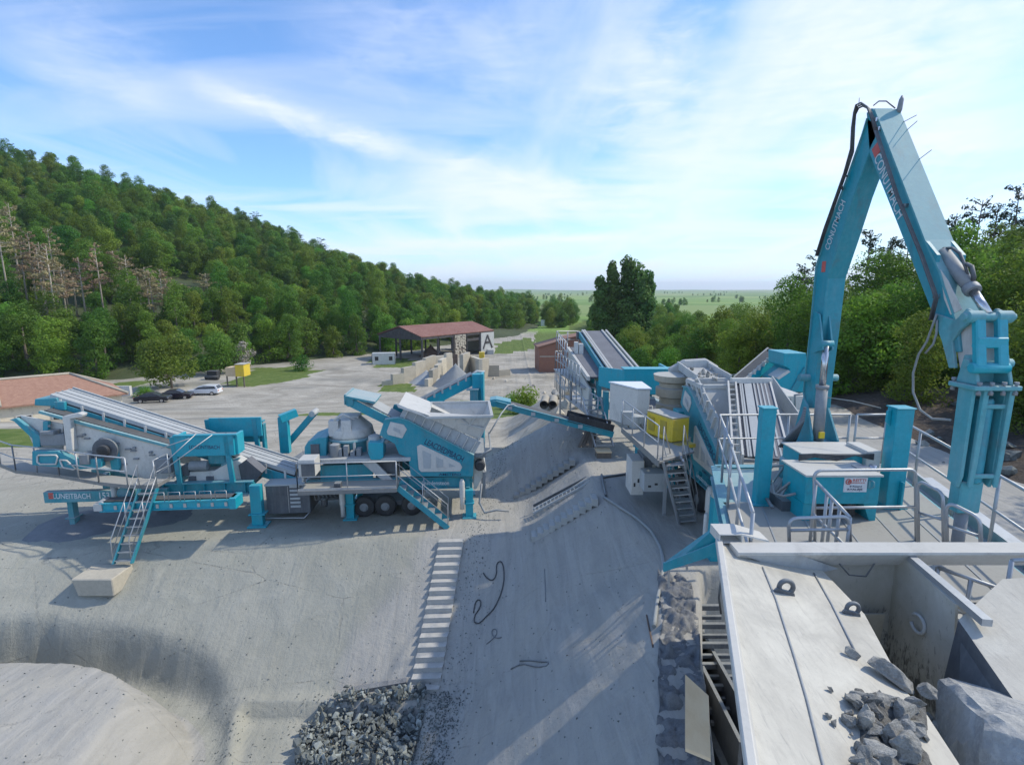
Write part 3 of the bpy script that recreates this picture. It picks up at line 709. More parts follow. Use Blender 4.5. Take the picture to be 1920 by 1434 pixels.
for k, (px, t0, b0, lab) in enumerate([(1518, 472, 560, 'thin pine left of the boom on the right hillside'), (1612, 440, 520, 'tall dark pine seen inside the boom angle, left one'), (1640, 452, 520, 'small pine next to the tall one inside the boom angle'),
                                  (1682, 430, 530, 'slender pine with long bare trunk inside the boom angle'), (1768, 400, 480, 'pine close to the right side of the raised stick'), (1805, 376, 470, 'tall spreading pine right of the stick'),
                                  (1840, 392, 470, 'smaller pine between two tall ones on the right ridge'), (1885, 350, 470, 'widest and tallest pine on the right ridge'), (1925, 340, 470, 'pine cut by the right edge of the view'), (1655, 455, 530, 'short pine behind the slender bare trunk'),
                                  (1497, 500, 560, 'low dead-topped pine left of the boom')]):
    p, Hh = ridge_tree(px, t0, RIDGE_R, 2)
    place_tree('tall_pine', pine_protos[(k * 2 + 1) % 5], p, (Hh / 15 * .8, Hh / 15 * .8, Hh / 15), lab)
# --- poplars
pops = [(1126, 518, 640, 3.2, 'dark poplar, leftmost and shortest of the clump'), (1148, 490, 640, 2.4, 'narrow poplar spike beside the leftmost one'), (1168, 480, 645, 4.6, 'tallest poplar in the middle of the clump'),
        (1192, 488, 645, 4.8, 'broad full poplar right of the tallest'), (1212, 508, 650, 3.4, 'right-hand poplar of the clump')]
for k, (px, t0, b0, wd, lab) in enumerate(pops):
    p = P(px, 700, 112); p.z = YZ; p.x = (px - 960) / F * project((0, 112, 5))[2]; top = P(px, t0, 112).z
    place_tree('poplar_tree', poplar_proto(top - YZ, wd * 1.25, 130 + k), p, 1.0, lab, 'tree')
# --- lower copse in front of and beside the poplars
for k in range(20):
    px = 1115 + k * 13; Y = random.uniform(82, 108); x = (px - 960) / F * Y; z = gz(x, Y)
    if x > 15: 
        pass
    place_tree('broadleaf_tree', random.choice(near_protos if k % 4 else bright_protos), (x, Y, z - .3), random.uniform(.7, 1.05), 'green tree in the copse below the poplars', 'tree', 'trees in the copse below the poplars')
# --- distant trees and hedges
pts = []; sz = []
for Y0, x0, x1, sl_, n in [(560, -20, 60, .1, 14), (620, 90, 330, -.15, 40), (760, -60, 40, .2, 22), (860, 120, 620, .1, 60), (1150, -60, 300, -.1, 40), (1250, 500, 1100, .12, 50), (1700, -100, 700, .05, 60), (2400, 0, 1800, .1, 70)]:
    for k in range(n):
        x = random.uniform(x0, x1); Y = Y0 + sl_ * (x - x0) + random.gauss(0, 5); 
        if math.sin(x / 37 + Y0) > -.3: pts.append((x, Y, gz(x, Y) - .4)); sz.append(random.uniform(.6, 1.2))
for k in range(90):
    Y = random.uniform(225, 300); x = random.choice([random.uniform(16, 30), random.uniform(38, 80)]) * Y / 260; pts.append((x, Y, gz(x, Y) - .4)); sz.append(random.uniform(.8, 1.2))
scatter_src('hedgerow', srcs[:4], pts, sz, 'hedge', 12)['label'] = 'distant tree lines and hedges between the fields in the valley'
# --- yard trees
M['fl'] = M['leaf']
yt = broad_proto(8.5, 8.5, 5200, .20, 201, 'leaf', .26, 18)
p = G(322, 722, -6.0); place_tree('yard_tree', yt, (p.x, p.y, gz(p.x, p.y)), 1.0, 'spreading green tree behind the parked black cars')
yt2 = broad_proto(8, 8.5, 4200, .20, 203, 'leaf', .26, 18); p = G(412, 700, -6.4); place_tree('yard_tree', yt2, (p.x, p.y, gz(p.x, p.y)), .95, 'green tree beside the yellow booth')
p = G(458, 697, -6.4); place_tree('blossom_tree', broad_proto(6, 4, 1500, .17, 205, 'blossom', .15, 12), (p.x, p.y, gz(p.x, p.y)), 1.0, 'small tree in pale pink blossom behind the yellow booth')
p = G(566, 694, -6.4); place_tree('small_tree', broad_proto(3, 4.4, 1100, .15, 207, 'leaf', .2, 12), (p.x, p.y, gz(p.x, p.y)), 1.0, 'low dark bushy tree on the grass island in the yard')
bush = broad_proto(2.2, 3.6, 2600, .10, 209, 'leafbright', .0, 14)
for px, py, z0, s, lab in [(985, 752, -3.0, 1.25, 'bright green bush beside the concrete pipes'), (960, 738, -3.6, .9, 'green bush further left behind the pipes bush'), (858, 765, -2.2, .75, 'small green bush under the blue conveyor'), (270, 736, -5.8, .8, 'low green bush next to the black cars')]:
    p = G(px, py, z0); place_tree('bush', bush, (p.x, p.y, gz(p.x, p.y) - .2), s, lab, 'bush')
# ---------------------------------------------------------------- crushing and screening plants
def frame(loc, rz):
    Mx = Matrix.Translation(Vector(loc)) @ Matrix.Rotation(rz, 4, 'Z'); inv = Mx.inverted(); c = inv @ Vector((0, 0, CAMZ)); Rm = inv.to_3x3()
    def T(px, py, w):
        d = Rm @ pxdir(px, py); return c + d * ((w - c.y) / d.y)
    def TT(pts, w): return [T(a, b, w) for a, b in pts]
    return T, TT, Mx
def railing(m, base, h=1.1, r=.022, posts=None, mid=True, gap=1.4, up=Vector((0, 0, 1))):
    base = [Vector(p) for p in base]
    m.tube([p + up * h for p in base], r, 7)
    if mid: m.tube([p + up * (h * .52) for p in base], r * .85, 7)
    for a, b in zip(base[:-1], base[1:]):
        n = max(1, round((b - a).length / gap))
        for k in range(n + 1):
            p = a.lerp(b, k / n); m.tube([p, p + up * h], r, 7)
    return m
def stairs(root, top, bot, width, n, mats, rails=(True, True), hr=1.0, st_h=.22, local=True, nm='stairs', railr=.02):
    """flight from top to bot (Vectors, left edge), width vector"""
    top, bot, width = Vector(top), Vector(bot), Vector(width); up = Vector((0, 0, 1)); d = bot - top
    wd = width.normalized(); hd = Vector((d.x, d.y, 0)); 
    if hd.length < .01: hd = up.cross(wd)
    hd = hd.normalized(); cr = d.normalized().cross(wd).normalized()
    if cr.z < 0 and abs(cr.z) > 1e-3: cr = -cr
    m = MB(); m.beam(top, bot, .05, st_h, cr); m.beam(top + width, bot + width, .05, st_h, cr)
    s = m.build(nm, mats[0], root, local=local)
    t = MB()
    for k in range(n):
        p = top + d * ((k + .6) / n); dep = max(.13, min(.26, Vector((d.x, d.y, 0)).length / n * 1.15))
        a = p - hd * dep / 2 + wd * .03; b = p + wd * (width.length - .03) + hd * dep / 2 - 0 * up
        t.beam(p + wd * .03, p + wd * (width.length - .03), dep, .035, up)
    t.build('treads', mats[1], s, local=local)
    for f, o in zip(rails, (Vector((0, 0, 0)), width)):
        if f:
            h = MB(); a, b = top + o, bot + o
            h.tube([a, a + up * hr, b + up * hr, b], railr, 7); h.tube([a + up * hr * .5, b + up * hr * .5], railr * .8, 7)
            h.tube([a.lerp(b, .5), a.lerp(b, .5) + up * hr], railr, 7); h.build('handrail', mats[1], s, local=local)
    return s
def rot_xz(pts, ang): pass
LO, LR = (-1.8, 21.15, 0), R(5)

def crusher_unit():
    T, TT, Mx = frame(LO, LR)
    root = thing('crushing_plant', 'turquoise cone crushing plant with lettered side panel and white hopper on the left pad', 'crusher', LO, LR)
    B = lambda m, nm, mat, par=root, **k: m.build(nm, M[mat], par, local=True, **k)
    sl = lambda px, py, w: T(px, py, w)
    # chassis
    m = MB(); zt, zb = T(780, 895, .2).z, T(780, 917, .2).z; u0, u1 = T(575, 900, .2).x, .05
    for w in (.25, 2.75): m.ibeam((u0, w, (zt + zb) / 2), (u1, w, (zt + zb) / 2), .22, zt - zb, .04)
    for u in np.linspace(u0 + .2, u1 - .2, 7): m.beam((u, .3, zb + .2), (u, 2.7, zb + .2), .14, .25)
    for u in np.linspace(u0 + .4, u1 - .4, 9): m.box((u - .012, .12, zb + .04), (u + .012, .24, zt - .04))
    B(m, 'chassis', 'teal', bev=.008)
    # side panels
    out = [(720.7, 787), (748, 783.6), (766, 789), (888.7, 853.8), (887, 893), (770, 893), (766.7, 864), (760, 856), (748.3, 851.5), (740, 832), (711.5, 815.8)]
    for w, nm in ((0, 'side_panel'), (2.9, 'side_panel')):
        pts = [Vector((p.x, w, p.z)) for p in TT(out, 0)]
        pn = B(MB().prism(pts, (0, .09, 0)), nm, 'teal', bev=.01)
        if w == 0:
            lip = MB(); q = TT([(722, 787), (748, 783.6), (766, 789), (888.7, 853.8)], 0)
            for a, b in zip(q[:-1], q[1:]): lip.beam(a + Vector((0, .05, .02)), b + Vector((0, .05, .02)), .24, .035)
            B(lip, 'edge_flange', 'teal_faded', pn)
            e = MB(); e.prism(TT([(732, 790.5), (757, 796), (763, 805), (754, 822), (727, 815), (725, 809)], -.03), (0, .03, 0)); B(e, 'white_surround', 'white', pn, bev=.02)
            e = MB(); e.prism(TT([(738, 801), (750.5, 806.5), (750.5, 813.5), (737, 806.5)], -.05), (0, .02, 0)); B(e, 'hatch', 'lightgrey', pn)
            e = MB(); e.prism(TT([(781.7, 836.5), (788.5, 833), (862, 867.5), (866.8, 875.6), (863, 883.7), (789.7, 884.8), (785, 880)], -.03), (0, .03, 0)); B(e, 'white_surround', 'white', pn, bev=.02)
            e = MB()
            for poly in ([(792, 844.5), (808, 851.5), (808, 878), (794, 878)], [(817.3, 857), (831, 863), (831, 875.6), (819, 876.8)], [(841.5, 868.7), (854, 874.5), (841.5, 875.6)]): e.prism(TT(poly, -.05), (0, .02, 0))
            B(e, 'window_cover', 'lightgrey', pn)
            a, b = T(795, 831.5, -.004), T(866, 866, -.004)
            B(MB().text('LEACDEDPBACH', a, b - a, (0, 0, 1), .24, .006, (b - a).length, .012), 'lettering', 'navy', pn)
            a, b = T(823, 891.2, -.004), T(864, 891.2, -.004)
            B(MB().text('AMSTERD', a, b - a, (0, 0, 1), .10, .006, (b - a).length, .012), 'lettering', 'navy', pn)
            a, b = T(791, 908.5, .12), T(842, 908.5, .12)
            B(MB().text('Leacdensteon', a, b - a, (0, 0, 1), .17, .012, (b - a).length, .008), 'lettering', 'lettering', pn)
    # inclined feeder with ribbed skirt
    P0, P1 = T(748, 783.5, 0), T(888.7, 853.8, 0); dv = P1 - P0; up = Vector((-dv.z, 0, dv.x)).normalized() 
    if up.z < 0: up = -up
    m = MB()
    for w in (.12, 2.72):
        a, b = P0 + up * .0, P1; pts = [a, b, b + up * .62, a + up * .5]
        m.prism([Vector((p.x, w, p.z)) for p in pts], (0, .05, 0))
    m.prism([Vector((p.x, .17, p.z)) for p in (P0 - up * .1, P1 - up * .1, P1 + up * .02, P0 + up * .02)], (0, 2.55, 0))
    f = B(m, 'feeder', 'lightgrey', bev=.006); m = MB()
    for k in range(9):
        c = P0.lerp(P1, (k + .5) / 9); m.beam(Vector((c.x, .08, c.z)), Vector((c.x, .08, c.z)) + up * .55, .10, .03, dv.normalized())
    B(m, 'skirt_rib', 'white', f)
    # hopper
    hop = [(748, 783), (800, 763), (812, 778)]
    z_top = T(850, 776, .3).z; ul, ur = T(802, 776, .3).x, T(921, 776, .3).x
    lowL, lowR = P0 + up * .5 + dv * .14, P1 + up * .62 - dv * .02
    m = MB(); th = .04
    def wallp(a, b, c, d, off): m.prism([a, b, c, d], off)
    fl, fr = Vector((ul, -.25, z_top)), Vector((ur, -.25, z_top)); bl, br = Vector((ul, 2.5, z_top + .02)), Vector((ur, 2.5, z_top + .02))
    l0, l1 = Vector((lowL.x, .25, lowL.z)), Vector((lowR.x, .25, lowR.z)); k0, k1 = Vector((lowL.x, 2.2, lowL.z)), Vector((lowR.x, 2.2, lowR.z))
    ml = Vector((ul - .1, -.2, z_top - .32))
    wallp(fl, fr, l1, l0, (0, .04, 0)); wallp(bl, br, k1, k0, (0, -.04, 0)); wallp(fr, br, k1, l1, (-.04, 0, 0)); wallp(fl, bl, k0, l0, (.04, 0, 0))
    hp = B(m, 'hopper', 'white'); m = MB()
    for a, b in ((fl, fr), (fr, br), (bl, br), (fl, bl)): m.beam(a, b, .12, .10)
    nrm = Vector((0, -.03, 0))
    for t0 in (.02, .25, .5, .75, .98):
        a, b = fl.lerp(fr, t0) + nrm, l0.lerp(l1, t0) + nrm; m.beam(a, b, .08, .07, (0, -1, 0))
    a, b = fl.lerp(l0, .5) + nrm, fr.lerp(l1, .5) + nrm; m.beam(a, b, .07, .07, (0, -1, 0))
    for t0, t1 in ((.02, .25), (.5, .25), (.5, .75)): m.beam(fl.lerp(fr, t0) + nrm, (fl.lerp(fr, t1)).lerp(l0.lerp(l1, t1), .5) + nrm, .05, .05, (0, -1, 0))
    B(m, 'hopper_ribs', 'offwhite', hp, bev=.006)
    m = MB(); a = Vector((P0.x - .15, .15, P0.z + .1)); m.prism([fl, Vector((P0.x, -.1, P0.z + .45)), Vector((P0.x - .1, -.05, P0.z + .62)), fl + Vector((.0, 0, .05))], (0, .05, 0)); m.prism([Vector((P0.x, 0, P0.z + .5)), fl + Vector((.1, 0, .05)), bl, Vector((P0.x, 2.8, P0.z + .5))], (0, 0, .04)); B(m, 'chute_cover', 'white', hp)
    # head conveyor reaching over the crusher
    h0, h1 = T(664, 752, 1.2), T(760, 800, 1.2); d = (h1 - h0)
    m = MB(); 
    for w in (.8, 2.2): m.beam((h0.x, w, h0.z), (h1.x, w, h1.z), .1, .34)
    hc = B(m, 'head_conveyor', 'teal'); m = MB(); m.beam((h0.x + .1, 1.5, h0.z + .22), (h1.x, 1.5, h1.z + .22), 1.25, .05); B(m, 'belt', 'beltlight', hc)
    m = MB(); m.beam((h0.x - .25, 1.5, h0.z + .3), (h0.x + .95, 1.5, h0.z + .02), 1.7, .10); m.box((h0.x - .3, .7, h0.z - .05), (h0.x - .2, 2.3, h0.z + .38)); m.lathe((h0.x - .1, .7, h0.z + .05), [(.18, 0), (.18, 1.6)], 14, (0, 1, 0)); B(m, 'head_hood', 'teal_dusty', hc, bev=.01)
    # cone crusher
    cu = T(658, 800, 1.5).x; z0 = T(658, 858, 1.5).z; zt = T(658, 779, 1.5).z; H = zt - z0; c = (cu, 1.5, z0)
    cc = B(MB().lathe(c, [(.95, 0), (.98, H * .18), (.90, H * .2), (.90, H * .48), (1.02, H * .5), (1.02, H * .56)], 28), 'cone_crusher', 'teal_dusty')
    B(MB().lathe((cu, 1.5, z0 + H * .56), [(.93, 0), (.96, .1), (.9, H * .2), (.62, H * .34), (.5, H * .40), (.4, H * .44)], 28), 'crusher_bowl', 'white', cc)
    m = MB()
    for k in range(10):
        a = 2 * math.pi * k / 10; m.beam((cu + .97 * math.cos(a), 1.5 + .97 * math.sin(a), z0 + H * .2), (cu + .97 * math.cos(a), 1.5 + .97 * math.sin(a), z0 + H * .52), .1, .1)
    m.box((cu - .75, .75, z0 + H * .62), (cu - .35, 1.15, z0 + H * .98)); m.box((cu - .2, .6, z0 + H * .7), (cu + .2, .85, z0 + H * 1.0)); m.tube([(cu - .5, .7, z0 + H), (cu - .1, .6, z0 + H * 1.15), (cu + .3, .8, z0 + H)], .05)
    m.box((cu - .5, 1.2, z0 + H * .92), (cu + .4, 1.9, z0 + H * 1.02)); B(m, 'crusher_fittings', 'white', cc, bev=.015)
    m = MB(); q = TT([(571, 862), (571, 838), (577, 828), (598, 820), (612, 820), (612, 862)], .5); m.prism(q, (0, 1.6, 0)); mb_ = B(m, 'motor_housing', 'teal', bev=.02)
    m = MB(); q = T(590, 842, .44); m.box((q.x - .16, .44, q.z - .22), (q.x + .18, .5, q.z + .2)); B(m, 'motor_grille', 'slate', mb_)
    m = MB(); q = TT([(690, 830), (718.5, 830), (718.5, 858), (713, 862), (695, 862), (690, 850)], -.1); m.prism(q, (0, .8, 0)); B(m, 'drive_guard', 'teal_clean', bev=.02)
    m = MB(); q = T(702, 829, .4); m.lathe((q.x, .5, q.z - .05), [(.18, 0), (.26, .1), (.26, .3), (.12, .36)], 16); m.lathe((q.x + .35, .6, q.z - .05), [(.3, 0), (.33, .05), (.33, .12), (.0, .13)], 16); B(m, 'oil_tank', 'offwhite')
    m = MB(); za = T(640, 862, 0).z
    for k in range(5): q = T(625 + 12 * k, 845, .3); m.box((q.x - .1, .25, za), (q.x + .09, .55, za + .25 + .12 * (k % 3)))
    m.lathe((T(628, 850, .3).x, .35, za), [(.2, 0), (.2, .55), (.1, .6)], 14); B(m, 'hydraulic_block', 'cylgrey', bev=.01)
    # main deck under the crusher
    m = MB(); a, b = T(563, 862, 0), T(770, 862, 0); m.box((a.x, -.05, a.z - .16), (b.x, 2.9, a.z)); m.box((a.x, 0, a.z - .95), (a.x + .08, 2.9, a.z)); 
    q = TT([(672, 862), (700, 862), (742, 905), (742, 917), (735, 917)], .1); m.prism(q, (0, .1, 0)); B(m, 'deck_frame', 'offwhite', bev=.008)
    m = MB(); a, b = T(600, 872, .4), T(700, 899, .4); m.box((a.x, .35, b.z), (b.x, .45, a.z)); B(m, 'side_cover', 'teal', bev=.01)
    m = MB(); a, b = T(704, 866, .5), T(745, 900, .5); m.box((a.x, .4, b.z), (b.x, 2.4, a.z)); B(m, 'engine_bay', 'slate')
    # control cabinets
    m = MB(); a, b = T(559, 862, -.9), T(592, 892, -.9); m.box((a.x, -.95, b.z), (b.x, -.2, a.z)); cb = B(m, 'control_cabinet', 'white', bev=.01)
    m = MB(); a, b = T(564, 869, -.97), T(591, 892, -.97); m.box((a.x, -.98, b.z), (b.x, -.955, a.z)); B(m, 'cabinet_door', 'slate', cb)
    # platform and railing
    zd = T(700, 918, -1.1).z; ua, ub = T(558, 918, -1.1).x, T(744, 918, -1.1).x
    m = MB(); m.box((ua, -1.1, zd - .05), (ub, 0, zd)); m.beam((ua, -1.12, zd - .04), (ub, -1.12, zd - .04), .04, .16); pf = B(m, 'platform', 'deck')
    m = MB(); railing(m, [(ua, -.1, zd), (ua, -1.08, zd), (ub, -1.08, zd)], 1.12, .022, gap=2.0); m.box((ua, -1.1, zd), (ub, -1.085, zd + .12)); B(m, 'railing', 'galv', pf)
    m = MB(); q = T(633, 906, -.8); m.box((q.x - .12, -.9, zd), (q.x + .12, -.6, zd + .22)); B(m, 'toolbox', 'slate', pf)
    ta, tb = Vector((ub + .05, -.25, zd)), None
    b = T(829, 990, -1.9); b.z = .0; bt = Vector((T(829, 990, -1.05).x, -1.1, 0.02))
    stairs(root, Vector((ub + .02, -.98, zd)), Vector((ub + 1.95, -1.0, .02)), (0, .75, 0), 7, (M['teal'], M['galv']), hr=1.0)
    # legs and jacks
    for px, w in ((656, .35), (656, 2.6), (880, .1), (880, 2.7)):
        q = T(px, 917, w if w < 1 else .35); 
        m = MB(); m.box((q.x - .17, w - .15, 0.06), (q.x + .15, w + .15, q.z + .0)); m.box((q.x - .3, w - .26, 0), (q.x + .28, w + .26, .06)); m.box((q.x - .22, w - .2, .62), (q.x + .2, w + .2, .68)); B(m, 'leg', 'teal_clean', bev=.01)
        if w < 1:
            m = MB(); xo = -.28 if px < 700 else -.3; m.lathe((q.x + xo, w - .22, .45 if px > 700 else .2), [(.09, 0), (.09, .5), (.115, .52), (.115, 1.15), (.05, 1.3)], 12); B(m, 'jack', 'white')
    # wheels
    for px in (682, 722, 772):
        for w in (.35, 2.3):
            q = T(px, 945, .35)
            wh = B(MB().lathe((q.x, w, .46), [(.27, 0), (.41, .03), (.45, .09), (.45, .26), (.41, .32), (.27, .35)], 22, (0, 1, 0)), 'wheel', 'black')
            B(MB().lathe((q.x, w - .02, .46), [(.1, -.04), (.12, 0), (.18, .02), (.24, .08)], 16, (0, 1, 0)), 'rim', 'cylgrey', wh)
    m = MB(); m.box((T(670, 930, .4).x, .6, .42), (T(790, 930, .4).x, 2.3, .6)); m.box((T(590, 930, .4).x, .7, .7), (T(660, 930, .4).x, 2.2, 1.3)); B(m, 'axle_frame', 'slate')
    # tail end
    m = MB(); q = TT([(888, 856), (905, 852), (910, 870), (905, 892), (893, 917), (888, 917)], .5); m.prism(q, (0, .1, 0)); q2 = [Vector((p.x, 2.6, p.z)) for p in q]; m.prism(q2, (0, .1, 0)); m.prism(TT([(886, 900), (909, 880), (912, 884), (890, 917)], .6), (0, 2.0, 0)); tl = B(m, 'tail_chute', 'white', bev=.01)
    m = MB(); q = T(900, 874, .1); m.lathe((q.x, .1, q.z), [(.16, 0), (.22, .05), (.22, .35), (.16, .4)], 16, (0, 1, 0)); m.lathe((q.x, .5, q.z), [(.2, 0), (.2, 2.0)], 16, (0, 1, 0)); B(m, 'tail_drum', 'black', tl)
    m = MB(); q = T(888, 848, .3); m.box((q.x, .2, q.z - .2), (q.x + .5, 2.5, q.z)); m.tube([(q.x + .2, 0, q.z - .1), (q.x + .7, 0, q.z + .2), (q.x + .75, 2.6, q.z + .2)], .05); q = T(905, 885, .4); m.box((q.x, .4, .7), (q.x + .12, .55, q.z)); m.box((q.x, 2.4, 0), (q.x + .12, 2.55, q.z)); B(m, 'tail_brackets', 'cylgrey')
    m = MB(); q = T(908, 960, .2); m.tube([(q.x - .1, .2, 1.4), (q.x - .2, .1, .6), (q.x, -.2, .28), (q.x + .5, -.3, .42), (q.x + 1.0, -.3, .36)], .045); B(m, 'drain_pipe', 'cylgrey')
    # generator housing
    m = MB(); a, b = T(497, 911, .25), T(583, 960, .25); m.box((a.x, .25, .35), (b.x, 2.4, a.z)); gn = B(m, 'generator_housing', 'slate', bev=.02)
    m = MB(); m.box((a.x - .02, .2, a.z), (b.x + .3, 2.45, a.z + .06)); B(m, 'housing_roof', 'lightgrey', gn)
    m = MB(); 
    for k in range(6): zz = .62 + .17 * k; m.box((b.x - .78, .215, zz), (b.x - .38, .25, zz + .09))
    B(m, 'louvre', 'lightgrey', gn)
    m = MB(); m.tube([(a.x, .0, .3), (b.x - .2, .0, .25), (b.x, .1, .45)], .025); m.box((a.x + .5 * (b.x - a.x), .235, .4), (a.x + .5 * (b.x - a.x) + .02, .25, a.z - .05)); B(m, 'guard_bar', 'galv', gn)
    m = MB(); 
    for k in range(6): uu = b.x + .1 + .16 * k; m.tube([(uu, .4, 1.25), (uu + .1, .3, .85 + .05 * (k % 3)), (uu + .3, .5, .9), (uu + .35, .5, 1.3)], .03)
    m.lathe((b.x + .55, .3, .62), [(.12, 0), (.14, .1), (.14, .3), (.1, .34)], 12); B(m, 'hose_bundle', 'hose')
    return root

def screen_unit():
    loc = tuple((Matrix.Translation(Vector(LO)) @ Matrix.Rotation(LR, 4, 'Z')) @ Vector((-8.6, 0, 0)))
    T, TT, Mx = frame(loc, LR)
    root = thing('screening_plant', 'turquoise and white screening plant with long inclined conveyor at the far left', 'screening plant', loc, LR)
    B = lambda m, nm, mat, par=root, **k: m.build(nm, M[mat], par, local=True, **k)
    # chassis beams
    m = MB(); a, b = T(289, 908, 0), T(470, 929, 0); zt, zb = a.z, T(380, 929, 0).z
    ul = T(84, 921, 0).x
    for w in (.15, 2.7): m.ibeam((a.x, w, (zt + zb) / 2), (b.x + .1, w, (zt + zb) / 2), .3, zt - zb, .05)
    for u in np.linspace(a.x + .3, b.x - .2, 5): m.box((u - .015, 0, zb + .05), (u + .015, .13, zt - .05)); m.beam((u, .2, zb + .2), (u, 2.6, zb + .2), .12, .2)
    B(m, 'chassis', 'teal', bev=.008)
    m = MB(); z1, z0 = T(150, 921, -.1).z, T(150, 941, -.1).z
    for w in (-.1, 2.6): m.box((ul, w, z0), (a.x + .5, w + .25, z1))
    bm = B(m, 'rear_beam', 'teal_dusty', bev=.01)
    q, q2 = T(100, 934.5, -.11), T(170, 934.5, -.11); B(MB().text('LUNEITBACH', q, q2 - q, (0, 0, 1), .21, .006, (q2 - q).length, .01), 'lettering', 'lettering', bm)
    q, q2 = T(187, 934.5, -.11), T(206, 934.5, -.11); B(MB().text('153', q, q2 - q, (0, 0, 1), .26, .006, (q2 - q).length, .012), 'lettering', 'lettering', bm)
    q = T(92, 935, -.112); m = MB(); m.box((q.x, -.125, q.z), (q.x + .17, -.102, q.z + .08)); m.box((q.x, -.125, q.z + .1), (q.x + .17, -.102, q.z + .14)); m.box((q.x, -.125, q.z + .16), (q.x + .17, -.102, q.z + .24)); B(m, 'red_emblem', 'red', bm)
    # legs
    for px, w, mat in ((481, 0, 'teal_clean'), (481, 2.6, 'teal_clean'), (120, .3, 'teal_dusty'), (120, 2.4, 'teal_dusty'), (300, 2.4, 'teal')):
        q = T(px, 908, 0 if w < 1 else 0); m = MB(); hw = .25 if px > 400 else .12; zz = q.z if px > 400 else 1.6
        m.box((q.x - hw, w - .15, .06), (q.x + hw * .7, w + .15, zz)); m.box((q.x - hw - .15, w - .3, 0), (q.x + hw + .1, w + .3, .06)); m.box((q.x - hw - .1, w - .22, .5), (q.x + hw + .05, w + .22, .55)); B(m, 'leg', mat, bev=.01)
    # screen box
    out = [(130, 793), (326, 843), (326, 898), (290, 902), (226, 886), (185, 868), (140, 846), (130, 820)]
    sb = None
    for w in (.4, 2.6):
        pts = [Vector((p.x, w, p.z)) for p in TT(out, .4)]; o = B(MB().prism(pts, (0, .06, 0)), 'screen_side', 'white', bev=.008)
        if w == .4: sb = o
    m = MB(); pr = TT([(37, 778), (118, 795), (118, 845), (90, 858), (60, 830)], .5); m.prism(pr, (0, .06, 0)); m.prism([Vector((p.x, 2.6, p.z)) for p in pr], (0, .06, 0)); B(m, 'discharge_hood', 'white', bev=.01)
    m = MB(); q0, q1 = T(74, 772, .35), T(326, 839, .35)
    m.beam((q0.x, .36, q0.z), (q1.x, .36, q1.z), .12, .10); m.beam((q0.x, 2.7, q0.z), (q1.x, 2.7, q1.z), .12, .10); B(m, 'screen_rail', 'teal_faded')
    m = MB(); m.beam((q0.x + .1, 1.5, q0.z + .02), (q1.x, 1.5, q1.z + .02), 2.1, .06); md = B(m, 'screen_deck', 'black')
    m = MB()
    for k in range(8): c = q0.lerp(q1, (k + .5) / 8) ; m.box((c.x - .05, .3, c.z - .5), (c.x + .05, .4, c.z - .42))
    for px, py in ((163, 822), (250, 845), (255, 860), (285, 853), (240, 842), (232, 870), (150, 818), (300, 872)): q = T(px, py, .36); m.box((q.x - .1, .33, q.z - .03), (q.x + .1, .4, q.z + .03))
    B(m, 'screen_bolts', 'cylgrey', sb)
    # eccentric drive in teal guard
    q = T(198, 843, .1); m = MB(); m.prism(TT([(176, 832), (186, 826), (207, 826), (217, 836), (224, 875), (222, 886), (208, 880), (205, 860), (180, 850)], .2), (0, .16, 0)); dg = B(m, 'drive_guard', 'teal', bev=.02)
    B(MB().lathe((q.x, .18, q.z), [(.42, 0), (.46, -.05), (.46, -.13), (.36, -.14)], 24, (0, 1, 0)), 'drive_housing', 'slate', dg)
    B(MB().lathe((q.x, .0, q.z), [(.23, 0), (.25, -.05), (.2, -.1), (.08, -.12)], 20, (0, 1, 0)), 'flywheel', 'black', dg)
    # white bent exhaust duct
    m = MB(); w = .1; q = TT([(116, 781), (146, 774), (155, 777), (153, 782), (132, 785), (131, 789), (137, 845), (124, 845)], w); m.prism(q, (0, .3, 0)); B(m, 'duct', 'white', bev=.02)
    # arm bracket at far left
    m = MB(); m.prism(TT([(17, 787), (30, 784), (75, 818), (75, 838), (62, 838), (60, 822), (26, 790)], .3), (0, .15, 0)); m.prism(TT([(80, 790), (90, 790), (90, 815), (80, 815)], .3), (0, .15, 0)); B(m, 'support_arm', 'teal', bev=.01)
    m = MB(); m.prism(TT([(60, 846), (108, 846), (140, 862), (190, 860), (190, 876), (150, 880), (110, 876), (60, 872)], -.1), (0, .25, 0)); sf = B(m, 'subframe', 'teal', bev=.01)
    m = MB(); m.tube([T(px, py, -.13) for px, py in ((70, 856), (73, 853), (105, 853), (108, 857), (105, 870), (75, 870), (70, 866), (70, 856))], .035, 6); m.tube([T(px, py, -.13) for px, py in ((112, 862), (125, 863), (142, 878), (138, 880), (118, 876), (112, 862))], .035, 6); B(m, 'frame_opening_trim', 'white', sf)
    m = MB(); q = T(98, 818, .3); m.box((q.x - .4, .2, q.z - .35), (q.x + .5, 1.2, q.z + .1)); m.box((q.x - .3, .1, q.z + .1), (q.x + .2, .6, q.z + .25)); B(m, 'motor', 'cylgrey', bev=.02); m = MB(); q = T(155, 862, -.2); m.box((q.x - .15, -.2, q.z - .2), (q.x + .2, .3, q.z + .2)); B(m, 'motor', 'cylgrey', bev=.02); m = MB(); q = T(312, 870, .2); m.box((q.x - .4, .1, q.z - .35), (q.x + .2, .5, q.z + .25)); B(m, 'motor', 'cylgrey', bev=.02)
    # portal frame with lettered tank
    zt, zb = T(380, 813, 0).z, T(380, 855, 0).z; a, b = T(327, 830, 0), T(443, 830, 0)
    m = MB(); m.box((a.x, 0, zb), (b.x - .1, .12, zt - .12)); m.box((b.x - .12, .12, zb), (b.x, .75, zt - .08)); m.box((a.x, .12, zb), (a.x + .1, .75, zt - .08))
